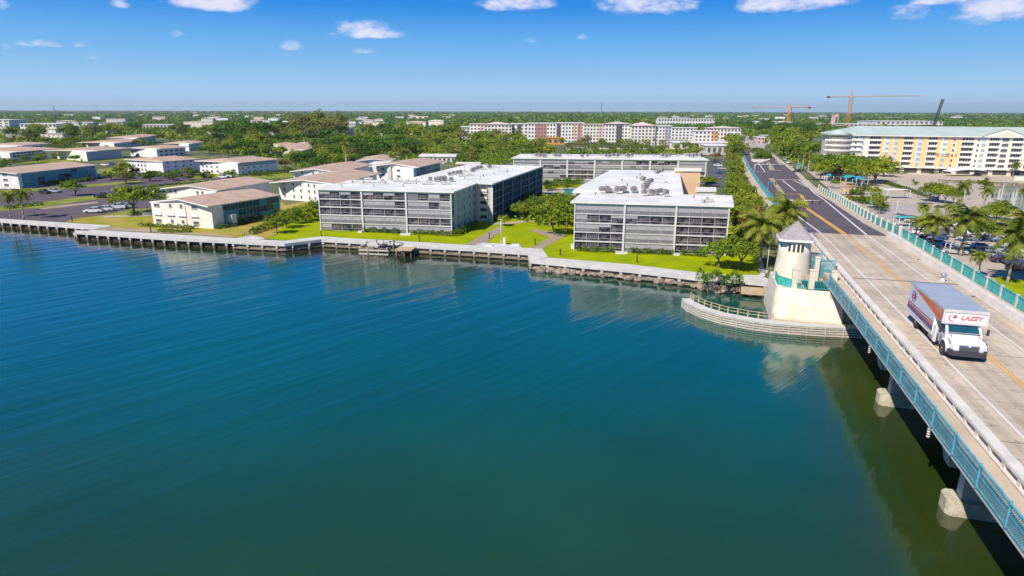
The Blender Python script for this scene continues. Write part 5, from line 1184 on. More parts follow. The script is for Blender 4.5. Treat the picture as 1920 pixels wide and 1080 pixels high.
# -- single trees one can point at
PL = [
 ('coco0', 44, 411, 352, 'leaning coconut palm, the right one of the pair at the left end of the walkway', 1.0), ('coco1', 19, 408, 358, 'leaning coconut palm, the left one of the pair at the left end of the walkway', 1.0),
 ('near0', 252, 402, 353, 'round street tree on the grass left of the white gabled house with the teal side', 1.5), ('nearmid1', 140, 367, 341, 'small dark tree on the grass island between the two parking lanes', 1.3),
 ('olive1', 235, 345, 322, 'wide low olive tree at the edge of the upper lot', 1.6), ('near1', 235, 329, 305, 'yellowish tree on the lawn left of the white balcony house', 1.1),
 ('bush0', 20, 352, 334, 'small tree in front of the white end wall at the left edge', 1.0), ('near2', 350, 328, 314, 'small tree at the corner between the two white houses', 1.1),
 ('coco2', 440, 325, 305, 'palm in front of the open stair of the blue topped house', .9), ('rust0', 535, 320, 300, 'reddish tree right of the blue topped house', 1.0),
 ('near0', 519, 438, 405, 'slim tree at the left end of the lawn hedge path', .9), ('near2', 536, 428, 396, 'second slim tree along the hedge path left of the glass block', .9), ('nearmid0', 553, 420, 392, 'third slim tree along the hedge path left of the glass block', .9),
 ('near1', 571, 415, 385, 'fourth slim tree on the path, next to the glass block corner', 1.0), ('nearmid2', 590, 408, 378, 'fuller tree touching the left corner of the grey glass block', 1.0),
 ('near1', 975, 412, 382, 'small round tree against the navy glass wing', 1.15), ('nearmid1', 1005, 405, 372, 'green tree in the middle of the court lawn', 1.2), ('near0', 945, 424, 405, 'clipped little tree at the front corner of the navy wing', 1.0),
 ('near2', 1040, 440, 385, 'tall shrubby tree at the left corner of the right hand glass block', 1.15), ('nearmid0', 1062, 425, 372, 'dense tree squeezed between the court path and the right hand glass block', 1.0), ('coco3', 1030, 424, 376, 'feathery palm in the court planting', 1.0),
 ('coco1', 1050, 400, 360, 'palm beside the pool court', .9), ('nearmid2', 985, 385, 362, 'low tree in front of the far end of the navy wing', 1.2),
 ('nearmid1', 1348, 502, 452, 'low fan shaped tree on the lawn in front of the glass block right corner', 1.25), ('near2', 1383, 508, 448, 'pale trunked young palm tree on the front lawn beside the curved white path', 1.0),
 ('bigpalm', 1424, 505, 392, 'large date palm with arching crown left of the tower', 1.0), ('bigpalm', 1462, 490, 366, 'yellowish palm directly behind the tower roof', .8), ('rust0', 1402, 470, 392, 'rust coloured bushy tree at the shaded side of the glass block', .8),
 ('bigpalm', 1745, 470, 396, 'wide drooping palm beyond the right railing, left of the pair', 1.1), ('bigpalm', 1800, 480, 385, 'wide drooping palm beyond the right railing, right of the pair', 1.1),
 ('bigpalm', 1888, 533, 408, 'tall coconut palm on the lawn at the right edge', .9), ('coco2', 1835, 520, 470, 'short young palm just behind the right railing near the truck', 1.2), ('coco1', 1915, 470, 392, 'palm cut by the right edge of the picture behind the tall one', 1.3),
 ('coco0', 1841, 396, 348, 'slender dark palm on the plaza by the marina', 1.0), ('coco3', 1800, 402, 338, 'slender leaning palm on the plaza left of the marina', .8), ('coco2', 1915, 388, 352, 'pale trunked palm right of the marina basin', .9),
 ('royal0', 1494, 318, 285, 'left royal palm of the trio by the rounded corner of the condominium', .9), ('royal1', 1503, 319, 283, 'middle royal palm of the trio by the rounded corner of the condominium', .9), ('royal2', 1514, 320, 284, 'right royal palm of the trio by the rounded corner of the condominium', .9),
 ('royal3', 1678, 323, 283, 'royal palm in front of the yellow wall, first from the left', .9), ('royal0', 1751, 322, 279, 'royal palm in front of the yellow wall with a thick crown', 1.0), ('royal1', 1777, 325, 286, 'slim royal palm between the yellow and the cream walls', .8),
 ('royal2', 1842, 326, 282, 'tall royal palm in front of the cream gable', 1.0), ('royal3', 1907, 325, 275, 'tallest royal palm near the right edge of the condominium', .8), ('coco0', 1897, 332, 303, 'palm at the right foot of the condominium', 1.1), ('bush1', 1808, 322, 304, 'broad bush against the condominium arcade', 1.2),
 ('near0', 1742, 378, 345, 'leftmost umbrella shaped tree of the plaza group', 1.0), ('near1', 1757, 380, 347, 'second umbrella shaped tree of the plaza group', .9), ('near2', 1771, 382, 352, 'third umbrella shaped tree of the plaza group', 1.0), ('near0', 1785, 384, 355, 'rightmost umbrella shaped tree of the plaza group', .9),
 ('coco1', 1712, 455, 405, 'olive palm behind the turquoise panels', 1.3), ('shrub0', 1650, 395, 380, 'shrub beside the lamp post at the white canopies', 1.5), ('coco2', 1648, 402, 372, 'small palm left of the white canopies', 1.0),
 ('royal1', 650, 332, 262, 'very tall palm with a pale trunk left of the stair fronted wing', .7), ('coco3', 738, 322, 285, 'bushy palm in front of the stair fronted wing', 1.0), ('coco1', 745, 300, 264, 'palm standing above the dark crowns behind the stair fronted wing', .8),
 ('coco2', 500, 290, 258, 'palm with a brown trunk beside the bungalow in the middle trees', .8), ('royal2', 154, 262, 226, 'lone tall palm above the far left houses', .6), ('dark3', 955, 238, 221, 'pointed dark tree behind the pink mid-rise', .5),
 ('near1', 800, 330, 318, 'low bush at the blue glass side of the stair fronted wing', 1.8), ('mid1', 1128, 278, 262, 'round dark green tree on the car park verge in front of the red panel block', 1.1), ('olive0', 1100, 270, 254, 'dull palm like tree before the white mid-rise', .8),
 ('rust0', 1340, 300, 287, 'brownish tree left of the road fork', 1.5), ('yel1', 1305, 292, 276, 'yellow green tree on the annexe corner', 1.4), ('near0', 1327, 350, 333, 'small round tree beside the right end of the long block', 1.5)]
for key, x, yb, yt, lab, w in PL: plantpx(key, x, yb, yt, lab, None, w)
# -- planting bands, given by picture region, spacing, kinds, height range (metres), group and label
KW = dict(dark='dark green spreading tree', mid='green tree', yel='yellow green tree', olive='dull olive tree', near='small leafy tree', nearmid='small dark tree', shrub='shrub', bush='bush', rust='rust coloured tree', coco='feathery palm', royal='tall palm', bigpalm='broad palm', dryfrond='brown palm')
def band(region, spacing, kinds, h0, h1, group, label, seed, nmax=60, wide=1.0, cat=None, clear=()):
    rnd = random.Random(seed); pts = []; x0, x1 = min(p[0] for p in region), max(p[0] for p in region); y0, y1 = min(p[1] for p in region), max(p[1] for p in region); tries = 0
    while len(pts) < nmax and tries < 4000:
        tries += 1; px, py = rnd.uniform(x0, x1), rnd.uniform(y0, y1)
        if not pip(px, py, region): continue
        X, Y = P(px, py, G); s = spacing * (1 if Y < 400 else Y / 400)
        if any((X - a) ** 2 + (Y - b_) ** 2 < s * s for a, b_ in pts): continue
        if any(pip(X, Y, c) for c in clear): continue
        pts.append((X, Y)); f_ = 1 if Y < 400 else min(1.7, Y / 400)
        k = kinds[rnd.randrange(len(kinds))]; i = rnd.randrange(4 if k in ('dark', 'mid', 'yel', 'olive', 'coco', 'royal') else (3 if k in ('near', 'nearmid', 'shrub') else (2 if k == 'bush' else 1)))
        key = k if k in ('bigpalm', 'dryfrond') else k + str(i)
        w3 = ('left', 'middle', 'right')[min(2, int(3 * (px - x0) / (x1 - x0 + .01)))]
        plant(key, X, Y, rnd.uniform(h0, h1) * f_, KW[key.rstrip('0123456789')] + ' ' + label.replace('@', w3), group, wide=wide * rnd.uniform(.85, 1.2), cat=cat)
FOOT = [[(p.x, p.y) for p in b.poly] for b in ()]
def foot_of():
    out = []
    for o in COL.objects:
        if o.type == 'MESH' and o.name.split('.')[0] == 'wall' and o.parent:
            vs_ = [o.matrix_basis @ v.co for v in o.data.vertices]; L = o.parent.location; xs = [v.x + L.x for v in vs_]; ys = [v.y + L.y for v in vs_]
            n = len(vs_) // 2; q = [(v.x + L.x, v.y + L.y) for v in vs_[:n]]; cx, cy = sum(a for a, _ in q) / n, sum(b for _, b in q) / n
            out.append([(cx + (a - cx) * 1.12, cy + (b - cy) * 1.12) for a, b in q])
    return out
CL = foot_of()
band([(655, 268), (760, 258), (840, 262), (990, 262), (1040, 285), (1040, 300), (960, 302), (930, 312), (855, 312), (800, 298), (700, 300), (640, 305)], 6.5, ['yel', 'mid', 'yel', 'olive'], 5.2, 7.4, 'bright green trees behind the glass blocks', 'in the @ of the grove behind the white roofs', 1, 62, 1.1, clear=CL)
band([(640, 285), (700, 270), (790, 270), (780, 290), (720, 300), (650, 304)], 9, ['dark', 'dark', 'mid'], 7.5, 10, 'dark spreading trees behind the stair fronted wing', 'in the clump behind the stair fronted wing, @ part', 2, 12, 1.1, clear=CL)
band([(370, 270), (480, 262), (520, 265), (640, 272), (645, 300), (560, 312), (530, 300), (470, 292), (395, 286)], 9.5, ['dark', 'mid', 'yel', 'dark'], 6, 8.5, 'trees between the brown roofs', 'among the middle brown roofs, @ part', 3, 36, 1.1, clear=CL)
band([(0, 258), (230, 250), (500, 245), (650, 250), (860, 250), (860, 262), (640, 266), (380, 262), (230, 256), (160, 263), (90, 268), (0, 268)], 10, ['mid', 'dark', 'olive', 'yel'], 6, 8, 'trees beyond the far houses', 'in the wood beyond the farthest brown roofs, @ part', 4, 50, 1.2, clear=CL)
band([(540, 252), (600, 246), (640, 250), (640, 262), (560, 262)], 8, ['olive', 'olive', 'yel'], 11, 14, 'tall olive trees in the middle left', 'rising above the wood behind the bungalow, @ part', 5, 10, .95)
band([(100, 285), (90, 275), (130, 272), (200, 274), (100, 290)], 8, ['mid', 'olive'], 4.5, 6, 'small trees among the far left houses', 'beside the far left brown roofs, @ part', 6, 8, clear=CL)
band([(1356, 300), (1374, 300), (1380, 330), (1393, 372), (1408, 405), (1424, 445), (1412, 460), (1388, 435), (1374, 380), (1364, 340)], 3.1, ['near', 'coco', 'coco', 'coco', 'bigpalm', 'yel', 'dryfrond', 'coco'], 5, 6.8, 'trees between the right hand glass block and the road', 'in the strip left of the road, @ edge', 7, 34, .95, clear=CL)
band([(1362, 268), (1388, 272), (1392, 300), (1370, 300)], 8, ['yel', 'coco', 'yel'], 6.5, 9, 'trees at the far end of the strip', 'at the far end of the strip left of the road', 8, 7)
band([(1560, 320), (1590, 318), (1650, 326), (1665, 342), (1640, 352), (1570, 345), (1550, 330)], 5.2, ['yel', 'yel', 'mid'], 7, 9.5, 'playground trees', 'shading the playground, @ part', 9, 15, 1.1)
band([(1440, 262), (1500, 272), (1520, 285), (1528, 300), (1505, 312), (1480, 300), (1450, 285)], 8, ['yel', 'mid', 'yel', 'coco'], 8, 11, 'trees right of the far road', 'right of the road by the condominium corner, @ part', 10, 20, 1.0, clear=CL)
band([(1385, 243), (1420, 238), (1540, 240), (1560, 248), (1500, 256), (1425, 258), (1405, 254)], 9, ['mid', 'dark', 'yel'], 6, 8, 'trees right of the straight far road', 'in the belt right of the straight far road, @ part', 11, 30, 1.2, clear=CL)
band([(1060, 282), (1160, 280), (1320, 281), (1320, 287), (1060, 290)], 6, ['yel', 'mid', 'olive', 'coco'], 3.8, 5.4, 'trees behind the long block', 'in the row just behind the long block roof, @ part', 12, 24, 1.1, clear=CL)
band([(1020, 272), (1230, 274), (1260, 276), (1260, 278), (1020, 276)], 9, ['yel', 'coco', 'olive', 'royal'], 3.4, 5.4, 'trees before the mid-rises', 'at the foot of the distant mid-rises, @ part', 13, 16, .9, clear=CL)
band([(1020, 352), (1085, 346), (1085, 352), (1020, 360)], 3.2, ['near', 'nearmid', 'shrub'], 1.8, 3.2, 'pool court shrubs', 'between the long block and the turquoise pool, @ part', 14, 14)
band([(950, 398), (1000, 378), (1060, 374), (1068, 410), (1030, 420), (985, 410)], 3.0, ['near', 'nearmid', 'shrub', 'near'], 2.2, 3.6, 'court trees', 'in the court between the front glass blocks, @ part', 15, 22, 1.05)
band([(1560, 352), (1600, 352), (1680, 384), (1640, 392), (1590, 372)], 3.6, ['coco', 'shrub', 'near'], 2.2, 4, 'plants behind the sea green panels', 'just behind the sea green ramp panels, @ part', 16, 10)
band([(1690, 320), (1900, 324), (1900, 328), (1690, 323)], 5, ['bush', 'coco', 'shrub'], 2, 3.4, 'condominium foot planting', 'at the foot of the condominium arcade, @ part', 17, 14)
band([(20, 345), (170, 336), (175, 341), (30, 352)], 3.4, ['shrub', 'bush'], 1.3, 2.2, 'shrubs below the teal house', 'in the border below the long teal house, @ part', 18, 18)
band([(238, 332), (360, 328), (420, 330), (240, 336)], 5, ['shrub', 'bush'], 1.4, 2.6, 'shrubs before the white houses', 'in front of the white balcony houses, @ part', 19, 12)
band([(1690, 415), (1740, 400), (1900, 396), (1960, 430), (1960, 520), (1905, 500), (1830, 470), (1780, 455), (1720, 440)], 8, ['coco', 'bigpalm', 'coco', 'near'], 4.0, 6, 'planting behind the right railing', 'in the planting behind the right bridge railing, @ part', 31, 12)
band([(1700, 345), (1850, 355), (1900, 396), (1760, 396), (1700, 372)], 9, ['coco', 'coco', 'shrub'], 2, 4.5, 'plaza palms', 'standing on the open plaza, @ part', 32, 9)
band([(1530, 300), (1565, 318), (1560, 330), (1535, 345), (1520, 330)], 5, ['coco', 'royal', 'yel', 'near'], 4.5, 8, 'planting at the condominium corner', 'at the rounded condominium corner, @ part', 33, 9)
band([(395, 262), (520, 250), (560, 262), (480, 268), (400, 275)], 10, ['dark', 'mid', 'yel'], 8, 11, 'big crowns behind the white balcony houses', 'behind the white balcony houses, @ part', 34, 12, 1.2, clear=CL)
band([(90, 290), (100, 270), (250, 262), (380, 268), (240, 294), (110, 298)], 6, ['nearmid', 'mid', 'near', 'coco'], 4, 6, 'trees between the far left houses', 'between the far left houses, @ part', 41, 22, 1.1, clear=CL)
band([(505, 303), (600, 288), (660, 296), (705, 306), (660, 320), (560, 318)], 5, ['mid', 'yel', 'dark', 'coco'], 5, 7, 'trees behind the gabled houses', 'behind the gabled houses, @ part', 42, 22, 1.1, clear=CL)
band([(375, 284), (470, 279), (530, 290), (510, 297), (450, 298), (380, 295)], 5, ['mid', 'dark', 'near'], 4.5, 6.5, 'trees behind the blue topped house', 'behind the blue topped house, @ part', 43, 14, 1.1, clear=CL)
band([(-10, 330), (-10, 296), (60, 298), (130, 300), (170, 304), (60, 306)], 5, ['near', 'nearmid', 'bush'], 2.5, 4.5, 'trees behind the long teal house', 'behind the long teal house, @ part', 44, 12, 1.1, clear=CL)
band([(175, 330), (240, 326), (430, 332), (560, 322), (560, 326), (430, 338), (260, 342), (180, 338)], 6, ['shrub', 'near', 'bush'], 1.6, 3.4, 'trees on the lot verges', 'on the lot verges, @ part', 45, 22, 1.1, clear=CL)
REQ.sort(key=lambda q: -q[0])
for _, a in REQ[:292]: plant(*a, now=True)
VV, MI, MS = [], [], []
for _, (key, x, y, h, label, group, z, rz, wide, cat) in REQ[292:]:
    me = PROTO[key][1][1][0].data; co = np.empty(len(me.vertices) * 3, np.float32); me.vertices.foreach_get('co', co); co = co.reshape(-1, 4, 3)[::2].reshape(-1, 3); s = h / NOM[key.rstrip('0123456789')]
    c, sn = math.cos(rz), math.sin(rz); co = np.stack([(co[:, 0] * c - co[:, 1] * sn) * s * wide + x, (co[:, 0] * sn + co[:, 1] * c) * s * wide + y, co[:, 2] * s + z], 1)
    m_ = me.materials[0]
    if m_ not in MS: MS.append(m_)
    VV.append(co); MI.append(np.full(len(co) // 4, MS.index(m_)))
V = np.concatenate(VV); o = bpy.data.objects.new('far_trees', npmesh('far_trees', V, np.arange(len(V)).reshape(-1, 4), MS, np.concatenate(MI))); COL.objects.link(o); tag(o, 'smaller far tree crowns filling the groves around the mid-rises and far roofs', 'trees', kind='stuff')
# -- the wood that runs to the horizon: one mass nobody could count
CL2 = foot_of()
def wood(name, y0, y1, n, seed, m, xr=(-30, 1950), cells=14, sizef=.0042, clear=(), hmin=3.0):
    rg = np.random.default_rng(seed); py = y0 + (y1 - y0) * rg.random(n) ** .8; px = rg.uniform(xr[0] - 250, xr[1] + 250, n)
    c, s = math.cos(ROLL), math.sin(ROLL); x = px - 960; y = 540 - py; x, y = x * c + y * s, y * c + x * s
    rx_, ry_, rz_ = x, y * sp_ + FPX * cp, y * cp - FPX * sp_; t = (G - CAM_H) / rz_; X, Y = rx_ * t, ry_ * t
    ok = (rz_ < 0) & (Y < 14000) & (Y > 300)
    for poly in clear:
        pa = np.array(poly); mnx, mny = pa.min(0) - 4; mxx, mxy = pa.max(0) + 4; mny -= .035 * max(0, mny - 300); ok &= ~((X > mnx) & (X < mxx) & (Y > mny) & (Y < mxy))
    uu = X * BR_[0] + Y * BR_[1]; tt_ = X * BD[0] + Y * BD[1]; ok &= ~((uu > 20) & (uu < 80) & (tt_ < 1340))
    X, Y = X[ok], Y[ok]; k = len(X); cs = np.clip(Y * sizef, 2.6, 34) * rg.uniform(.7, 1.5, k); H = np.clip(3.2 + Y * .0016, hmin, 16) * rg.uniform(.7, 1.25, k)
    d = rg.normal(size=(k, cells, 3)); d /= np.linalg.norm(d, axis=2)[..., None]; d[..., 2] = np.abs(d[..., 2]) * .9
    C = np.stack([X, Y, np.full(k, G)], 1)[:, None, :] + d * np.stack([cs, cs, H], 1)[:, None, :]
    T = (d + np.array([0, 0, .5])).reshape(-1, 3); C = C.reshape(-1, 3); sz = np.repeat(cs * .42, cells)
    V = quads(rg, C, sz, T * 1.2, .75)
    o = bpy.data.objects.new(name, npmesh(name, V, np.arange(len(V)).reshape(-1, 4), [m])); COL.objects.link(o); return tag(o, kind='stuff')
CL2 = foot_of()
def under(name, regions, n, seed, m, label, hh=(1.2, 3.2), cells=16, size=.55):
    rg = np.random.default_rng(seed); rnd = random.Random(seed); X, Y = [], []
    for reg, k in regions:
        x0, x1 = min(p[0] for p in reg), max(p[0] for p in reg); y0, y1 = min(p[1] for p in reg), max(p[1] for p in reg); c = 0; tr = 0
        while c < k and tr < k * 8:
            tr += 1; a, b_ = rnd.uniform(x0, x1), rnd.uniform(y0, y1)
            if not pip(a, b_, reg): continue
            x, y = P(a, b_, G)
            if any(pip(x, y, q) for q in CL2): continue
            X.append(x); Y.append(y); c += 1
    X, Y = np.array(X), np.array(Y); k = len(X); f_ = np.clip(Y / 350, 1, 3); cs = rg.uniform(1.6, 3.4, k) * f_; H = rg.uniform(*hh, k) * f_ ** .6
    d = rg.normal(size=(k, cells, 3)); d /= np.linalg.norm(d, axis=2)[..., None]; d[..., 2] = np.abs(d[..., 2]); d *= rg.uniform(.5, 1, (k, cells, 1))
    C = np.stack([X, Y, np.full(k, G)], 1)[:, None, :] + d * np.stack([cs, cs, H], 1)[:, None, :]
    V = quads(rg, C.reshape(-1, 3), np.repeat(size * f_, cells), (d + np.array([0, 0, .6])).reshape(-1, 3), .7)
    o = bpy.data.objects.new(name, npmesh(name, V, np.arange(len(V)).reshape(-1, 4), [m])); COL.objects.link(o); return tag(o, label, 'undergrowth', kind='stuff')
REG1 = [([(0, 256), (230, 246), (860, 246), (1010, 262), (1040, 292), (960, 300), (930, 312), (700, 300), (655, 268), (380, 262), (230, 256), (160, 262), (90, 268), (0, 268)], 2600),
        ([(374, 270), (480, 262), (640, 268), (655, 300), (560, 314), (530, 300), (470, 292), (395, 284)], 700), ([(1362, 268), (1390, 275), (1386, 330), (1394, 372), (1410, 405), (1426, 440), (1412, 462), (1384, 430), (1374, 380), (1366, 340)], 500),
        ([(1440, 262), (1500, 272), (1520, 285), (1528, 300), (1505, 312), (1480, 300), (1450, 285)], 260), ([(1385, 241), (1420, 236), (1540, 238), (1560, 248), (1500, 258), (1425, 260), (1400, 256)], 700), ([(1060, 283), (1320, 283), (1320, 287), (1060, 289)], 160),
        ([(950, 398), (1000, 378), (1060, 374), (1068, 415), (1030, 424), (985, 412)], 170), ([(90, 276), (150, 268), (235, 262), (245, 268), (110, 284)], 160)]
under('undergrowth', REG1, 0, 3, M['leafmid'], 'green undergrowth filling the ground between the tree trunks'); under('undergrowth', [(r, int(n * .6)) for r, n in REG1], 0, 4, M['leafyel'], 'yellow green undergrowth filling the ground between the tree trunks', (1.0, 2.6))
halls = [[(o.location.x + a * 60 * o.location.y / 4000, o.location.y + b_) for a, b_ in ((-1, -90 * o.location.y / 1500), (1, -90 * o.location.y / 1500), (1, 60), (-1, 60))] for o in COL.objects if o.name.startswith('distant_hall') and o.location.y < 3500]
tag(wood('distant_woods', 210, 250, 15000, 5, M['leafmid'], clear=CL2 + halls), 'mass of green tree crowns running from behind the houses to the horizon', 'wood')
tag(wood('distant_woods', 209.6, 246, 9000, 6, M['leafdark'], clear=CL2 + halls, cells=12), 'darker tree crowns mixed into the wood that runs to the horizon', 'wood')
tag(wood('distant_woods', 212, 262, 5000, 7, M['leafyel'], clear=CL2 + halls, cells=14), 'yellow green crowns mixed into the wood that runs to the horizon', 'wood')

# ================================================================ hedges and low planting
def hedge(label, pts, w, h, seed=1, m='hedge', dens=44, leaf=.16, z=G):
    w, h = w * 1.25, h * 1.35
    V0 = [Vector((*P(x, y, z), 0)) for x, y in pts]; c = V0[0].copy(); rel = [p - c for p in V0]; rg = np.random.default_rng(seed); L = []
    for a, b_ in zip(rel[:-1], rel[1:]):
        ln = (b_ - a).length; n = int(ln * dens * (w + h)); s = rg.random(n); q = (b_ - a).normalized(); side = Vector((-q.y, q.x, 0))
        th = rg.uniform(0, np.pi, n); wob = 1 + .22 * np.sin(s * ln * 2.3 + seed) + .12 * np.sin(s * ln * 5.1); rr = rg.uniform(.75, 1.05, n) * wob
        ox = np.cos(th) * w / 2 * rr; oz = np.abs(np.sin(th)) ** .6 * h * rr
        L.append(np.stack([a.x + (b_.x - a.x) * s + side.x * ox, a.y + (b_.y - a.y) * s + side.y * ox, oz], 1))
    Lc = np.concatenate(L); V = quads(rg, Lc, leaf, np.array([0, 0, 1.0]))
    o = bpy.data.objects.new('hedge', npmesh('hedge', V, np.arange(len(V)).reshape(-1, 4), [M[m]])); COL.objects.link(o); o.location = (c.x, c.y, z)
    return tag(o, label, 'hedge')
hedge('low hedge at the foot of the grey glass block, left bay', [(604, 430), (672, 434)], 1.0, .75, 1); hedge('low hedge at the foot of the grey glass block, middle bay', [(681, 435), (748, 438)], 1.0, .8, 2)
hedge('low hedge at the foot of the grey glass block, right bay', [(772, 439), (848, 443)], 1.0, .8, 3); hedge('clipped hedge rounding the right corner of the grey glass block', [(848, 443), (862, 440), (880, 430), (894, 423)], 1.3, 1.0, 4)
hedge('flowering hedge at the foot of the right hand glass block, left bay', [(1082, 471), (1150, 474)], 1.0, .8, 5); hedge('hedge at the foot of the right hand glass block, middle bay', [(1181, 475), (1262, 478)], .9, .8, 6); hedge('hedge at the foot of the right hand glass block, right bay', [(1275, 479), (1325, 482)], .9, .8, 7)
hedge('tall clipped hedge in front of the white gabled house', [(262, 424), (300, 426), (370, 430)], 1.2, .6, 8); hedge('oval clump of shrubs in front of the white gabled house', [(300, 434), (330, 436), (358, 435)], 1.6, .5, 9)
hedge('dense hedge under the teal glass side of the gabled house', [(405, 430), (440, 424), (480, 414), (520, 404)], 1.3, .7, 10); hedge('long hedge running beside the slanting path left of the glass block', [(470, 440), (500, 430), (540, 418), (600, 404)], 1.2, 1.0, 11)
hedge('hedge along the top of the left grass island', [(10, 392), (45, 388), (80, 384)], 1.5, .7, 12); hedge('hedge border below the long teal house', [(30, 352), (100, 346), (175, 339)], 1.8, 1.0, 13)
hedge('tangled bush overhanging the rocks beside the landing wall', [(1308, 527), (1345, 532), (1390, 533)], 2.6, 1.3, 14, dens=46, leaf=.17, m='leafmid' if False else 'hedge'); hedge('curved hedge in the median island of the road', [(1412, 288), (1425, 290), (1436, 296), (1424, 300), (1412, 299)], 4.5, 2.6, 15, dens=20, leaf=.3)
hedge('narrow hedge on top of the low diagonal wall in the park', [(1660, 345), (1700, 358), (1750, 374)], 1.4, .9, 16); hedge('low hedge bordering the parking bays in the park', [(1752, 390), (1800, 388)], 1.2, .5, 17)
hedge('hedge in front of the condominium arcade, left part', [(1662, 326), (1700, 326)], 1.6, 1.0, 18); hedge('hedge in front of the condominium arcade, right part', [(1740, 326), (1790, 326)], 1.6, 1.0, 19)
hedge('hedge at the edge of the lawn before the gabled houses', [(430, 332), (480, 330), (545, 322)], 1.6, .9, 20); hedge('low hedge separating the upper parking lanes', [(260, 353), (320, 347), (420, 340)], 1.4, .5, 21)
hedge('hedge in the court below the long block', [(1015, 348), (1085, 345)], 1.5, 1.1, 22); hedge('hedge on the car park verge behind the long block', [(1062, 272), (1110, 272), (1160, 274)], 4, 1.6, 23, dens=14, leaf=.3)
hedge('hedge beside the playground fence', [(1590, 372), (1625, 384)], 1.8, .7, 24)

# ================================================================ removal truck
TR = empty('box_truck', (*UT(26.85, 67.0), DECK), -R(15.85), 'white removal truck with grey blue box roof and red orange stripes on the bridge', 'truck')
TR.location = (*UT(26.8, 67.75), DECK + .006)
HW = 1.92
mb = MB(); mb.box(-HW, HW, 5.0, 13.6, 1.35, 4.35, M['truckwhite']); mb.box(-HW, HW, 2.75, 5.0, 3.05, 4.35, M['truckwhite'])
for x in (-HW - .03, HW + .03):
    for z in (1.38, 4.3): mb.box(min(x, x * .97), max(x, x * .97), 2.75 if z > 2 else 5.0, 13.6, z - .06, z + .06, M['pale'])
box = mb.build('cargo_box', TR)
mb = MB(); mb.box(-HW - .05, HW + .05, 2.7, 13.65, 4.35, 4.45, M['truckroof']); mb.build('box_roof', box, bevel=.04)
mb = MB(); mb.box(-HW - .06, HW + .06, 2.62, 2.76, 4.16, 4.42, M['pale']); mb.box(-HW - .06, -HW + .12, 2.64, 2.78, 3.0, 4.2, M['slab']); mb.box(HW - .12, HW + .06, 2.64, 2.78, 3.0, 4.2, M['slab']); mb.box(-HW, HW, 2.66, 2.78, 3.0, 3.1, M['slab']); mb.build('front_trim', box); box.scale = (1, 1, 1.035)
# side livery, flat panels on the box side: silver field, orange wedge, stripes
def side(x, sg):
    mb = MB(); e = [0]
    def poly(pts, m): e[0] += .004; mb.face([(x + sg * e[0], y, z) for y, z in pts], M[m])
    poly([(5.0, 1.4), (13.58, 1.4), (13.58, 4.33), (2.78, 4.33), (2.78, 3.08), (5.0, 3.08)], 'truckside')
    poly([(13.4, 4.3), (2.8, 4.3), (2.8, 3.1), (4.6, 3.1), (5.2, 3.25)], 'striper')
    poly([(10.6, 4.12), (6.5, 4.25), (3.4, 3.9), (3.4, 3.15), (4.7, 3.15)], 'stripeo')
    poly([(6.2, 4.16), (3.2, 4.16), (3.2, 3.62), (4.9, 3.8)], 'stripelight')
    poly([(13.58, 2.42), (5.0, 2.42), (5.0, 2.34), (13.58, 2.34)], 'tealdark'); poly([(13.58, 2.26), (5.0, 2.2), (5.0, 1.9), (13.58, 2.06)], 'striper'); poly([(13.58, 2.04), (5.0, 1.88), (5.0, 1.42), (13.58, 1.66)], 'stripep')
    mb.build('side_livery', box)
side(-HW - .002, -1); side(HW + .002, 1)
def text(body, size, m, parent, name, loc, rot, bold=.02, shear=0.0, sx=1.0):
    cu = bpy.data.curves.new(name, 'FONT'); cu.body = body; cu.size = size; cu.offset = bold; cu.extrude = .008; cu.align_x = 'CENTER'; cu.shear = shear; cu.resolution_u = 3
    t_ = bpy.data.objects.new(name + '_tmp', cu); COL.objects.link(t_); dg = bpy.context.evaluated_depsgraph_get(); dg.update(); me = bpy.data.meshes.new_from_object(t_.evaluated_get(dg)); bpy.data.objects.remove(t_)
    me.materials.clear(); me.materials.append(M[m]); o = bpy.data.objects.new(name, me); COL.objects.link(o); o.parent = parent; o.location = loc; o.rotation_euler = rot; o.scale = (sx, 1, 1); return o
mb = MB(); mb.box(-HW + .16, HW - .16, 2.70, 2.76, 3.14, 4.12, M['truckwhite']); sign = mb.build('front_sign', box)
text('LAZEY', .6, 'salmon', sign, 'lettering', (.50, 2.68, 3.47), (math.pi / 2, 0, 0), .022, .3, 1.05)
def emblem(parent, cx, cz, r, mp, y=None, x=None, mname='logored'):
    mb = MB(); n = 26
    def pt(a, b_): return (cx + a, y, cz + b_) if y is not None else (x, cx - a, cz + b_)
    for i in range(n):
        a0, a1 = R(70 + 255 * i / n), R(70 + 255 * (i + 1) / n); w0, w1 = .06 + .22 * math.sin(math.pi * i / n), .06 + .22 * math.sin(math.pi * (i + 1) / n)
        mb.face([pt(r * math.cos(a0), r * math.sin(a0)), pt(r * math.cos(a1), r * math.sin(a1)), pt(r * (1 - w1) * math.cos(a1), r * (1 - w1) * math.sin(a1)), pt(r * (1 - w0) * math.cos(a0), r * (1 - w0) * math.sin(a0))], M[mname])
    hp = [(.05, .1), (.2, .55), (.5, .95), (.85, .8), (1.05, .25), (.8, -.05), (.3, -.1)]
    mb.face([pt(a * r, b_ * r) for a, b_ in hp], M[mname]); mb.build('emblem', parent, tri=True)
emblem(sign, -1.12, 3.6, .36, None, y=2.692)
emblem(box, 11.9, 3.25, .62, None, x=-HW - .034, mname='logomag'); text('CMS', .62, 'logomag', box, 'lettering', (-HW - .036, 11.7, 3.0), (math.pi / 2, 0, -math.pi / 2), .02, .2)
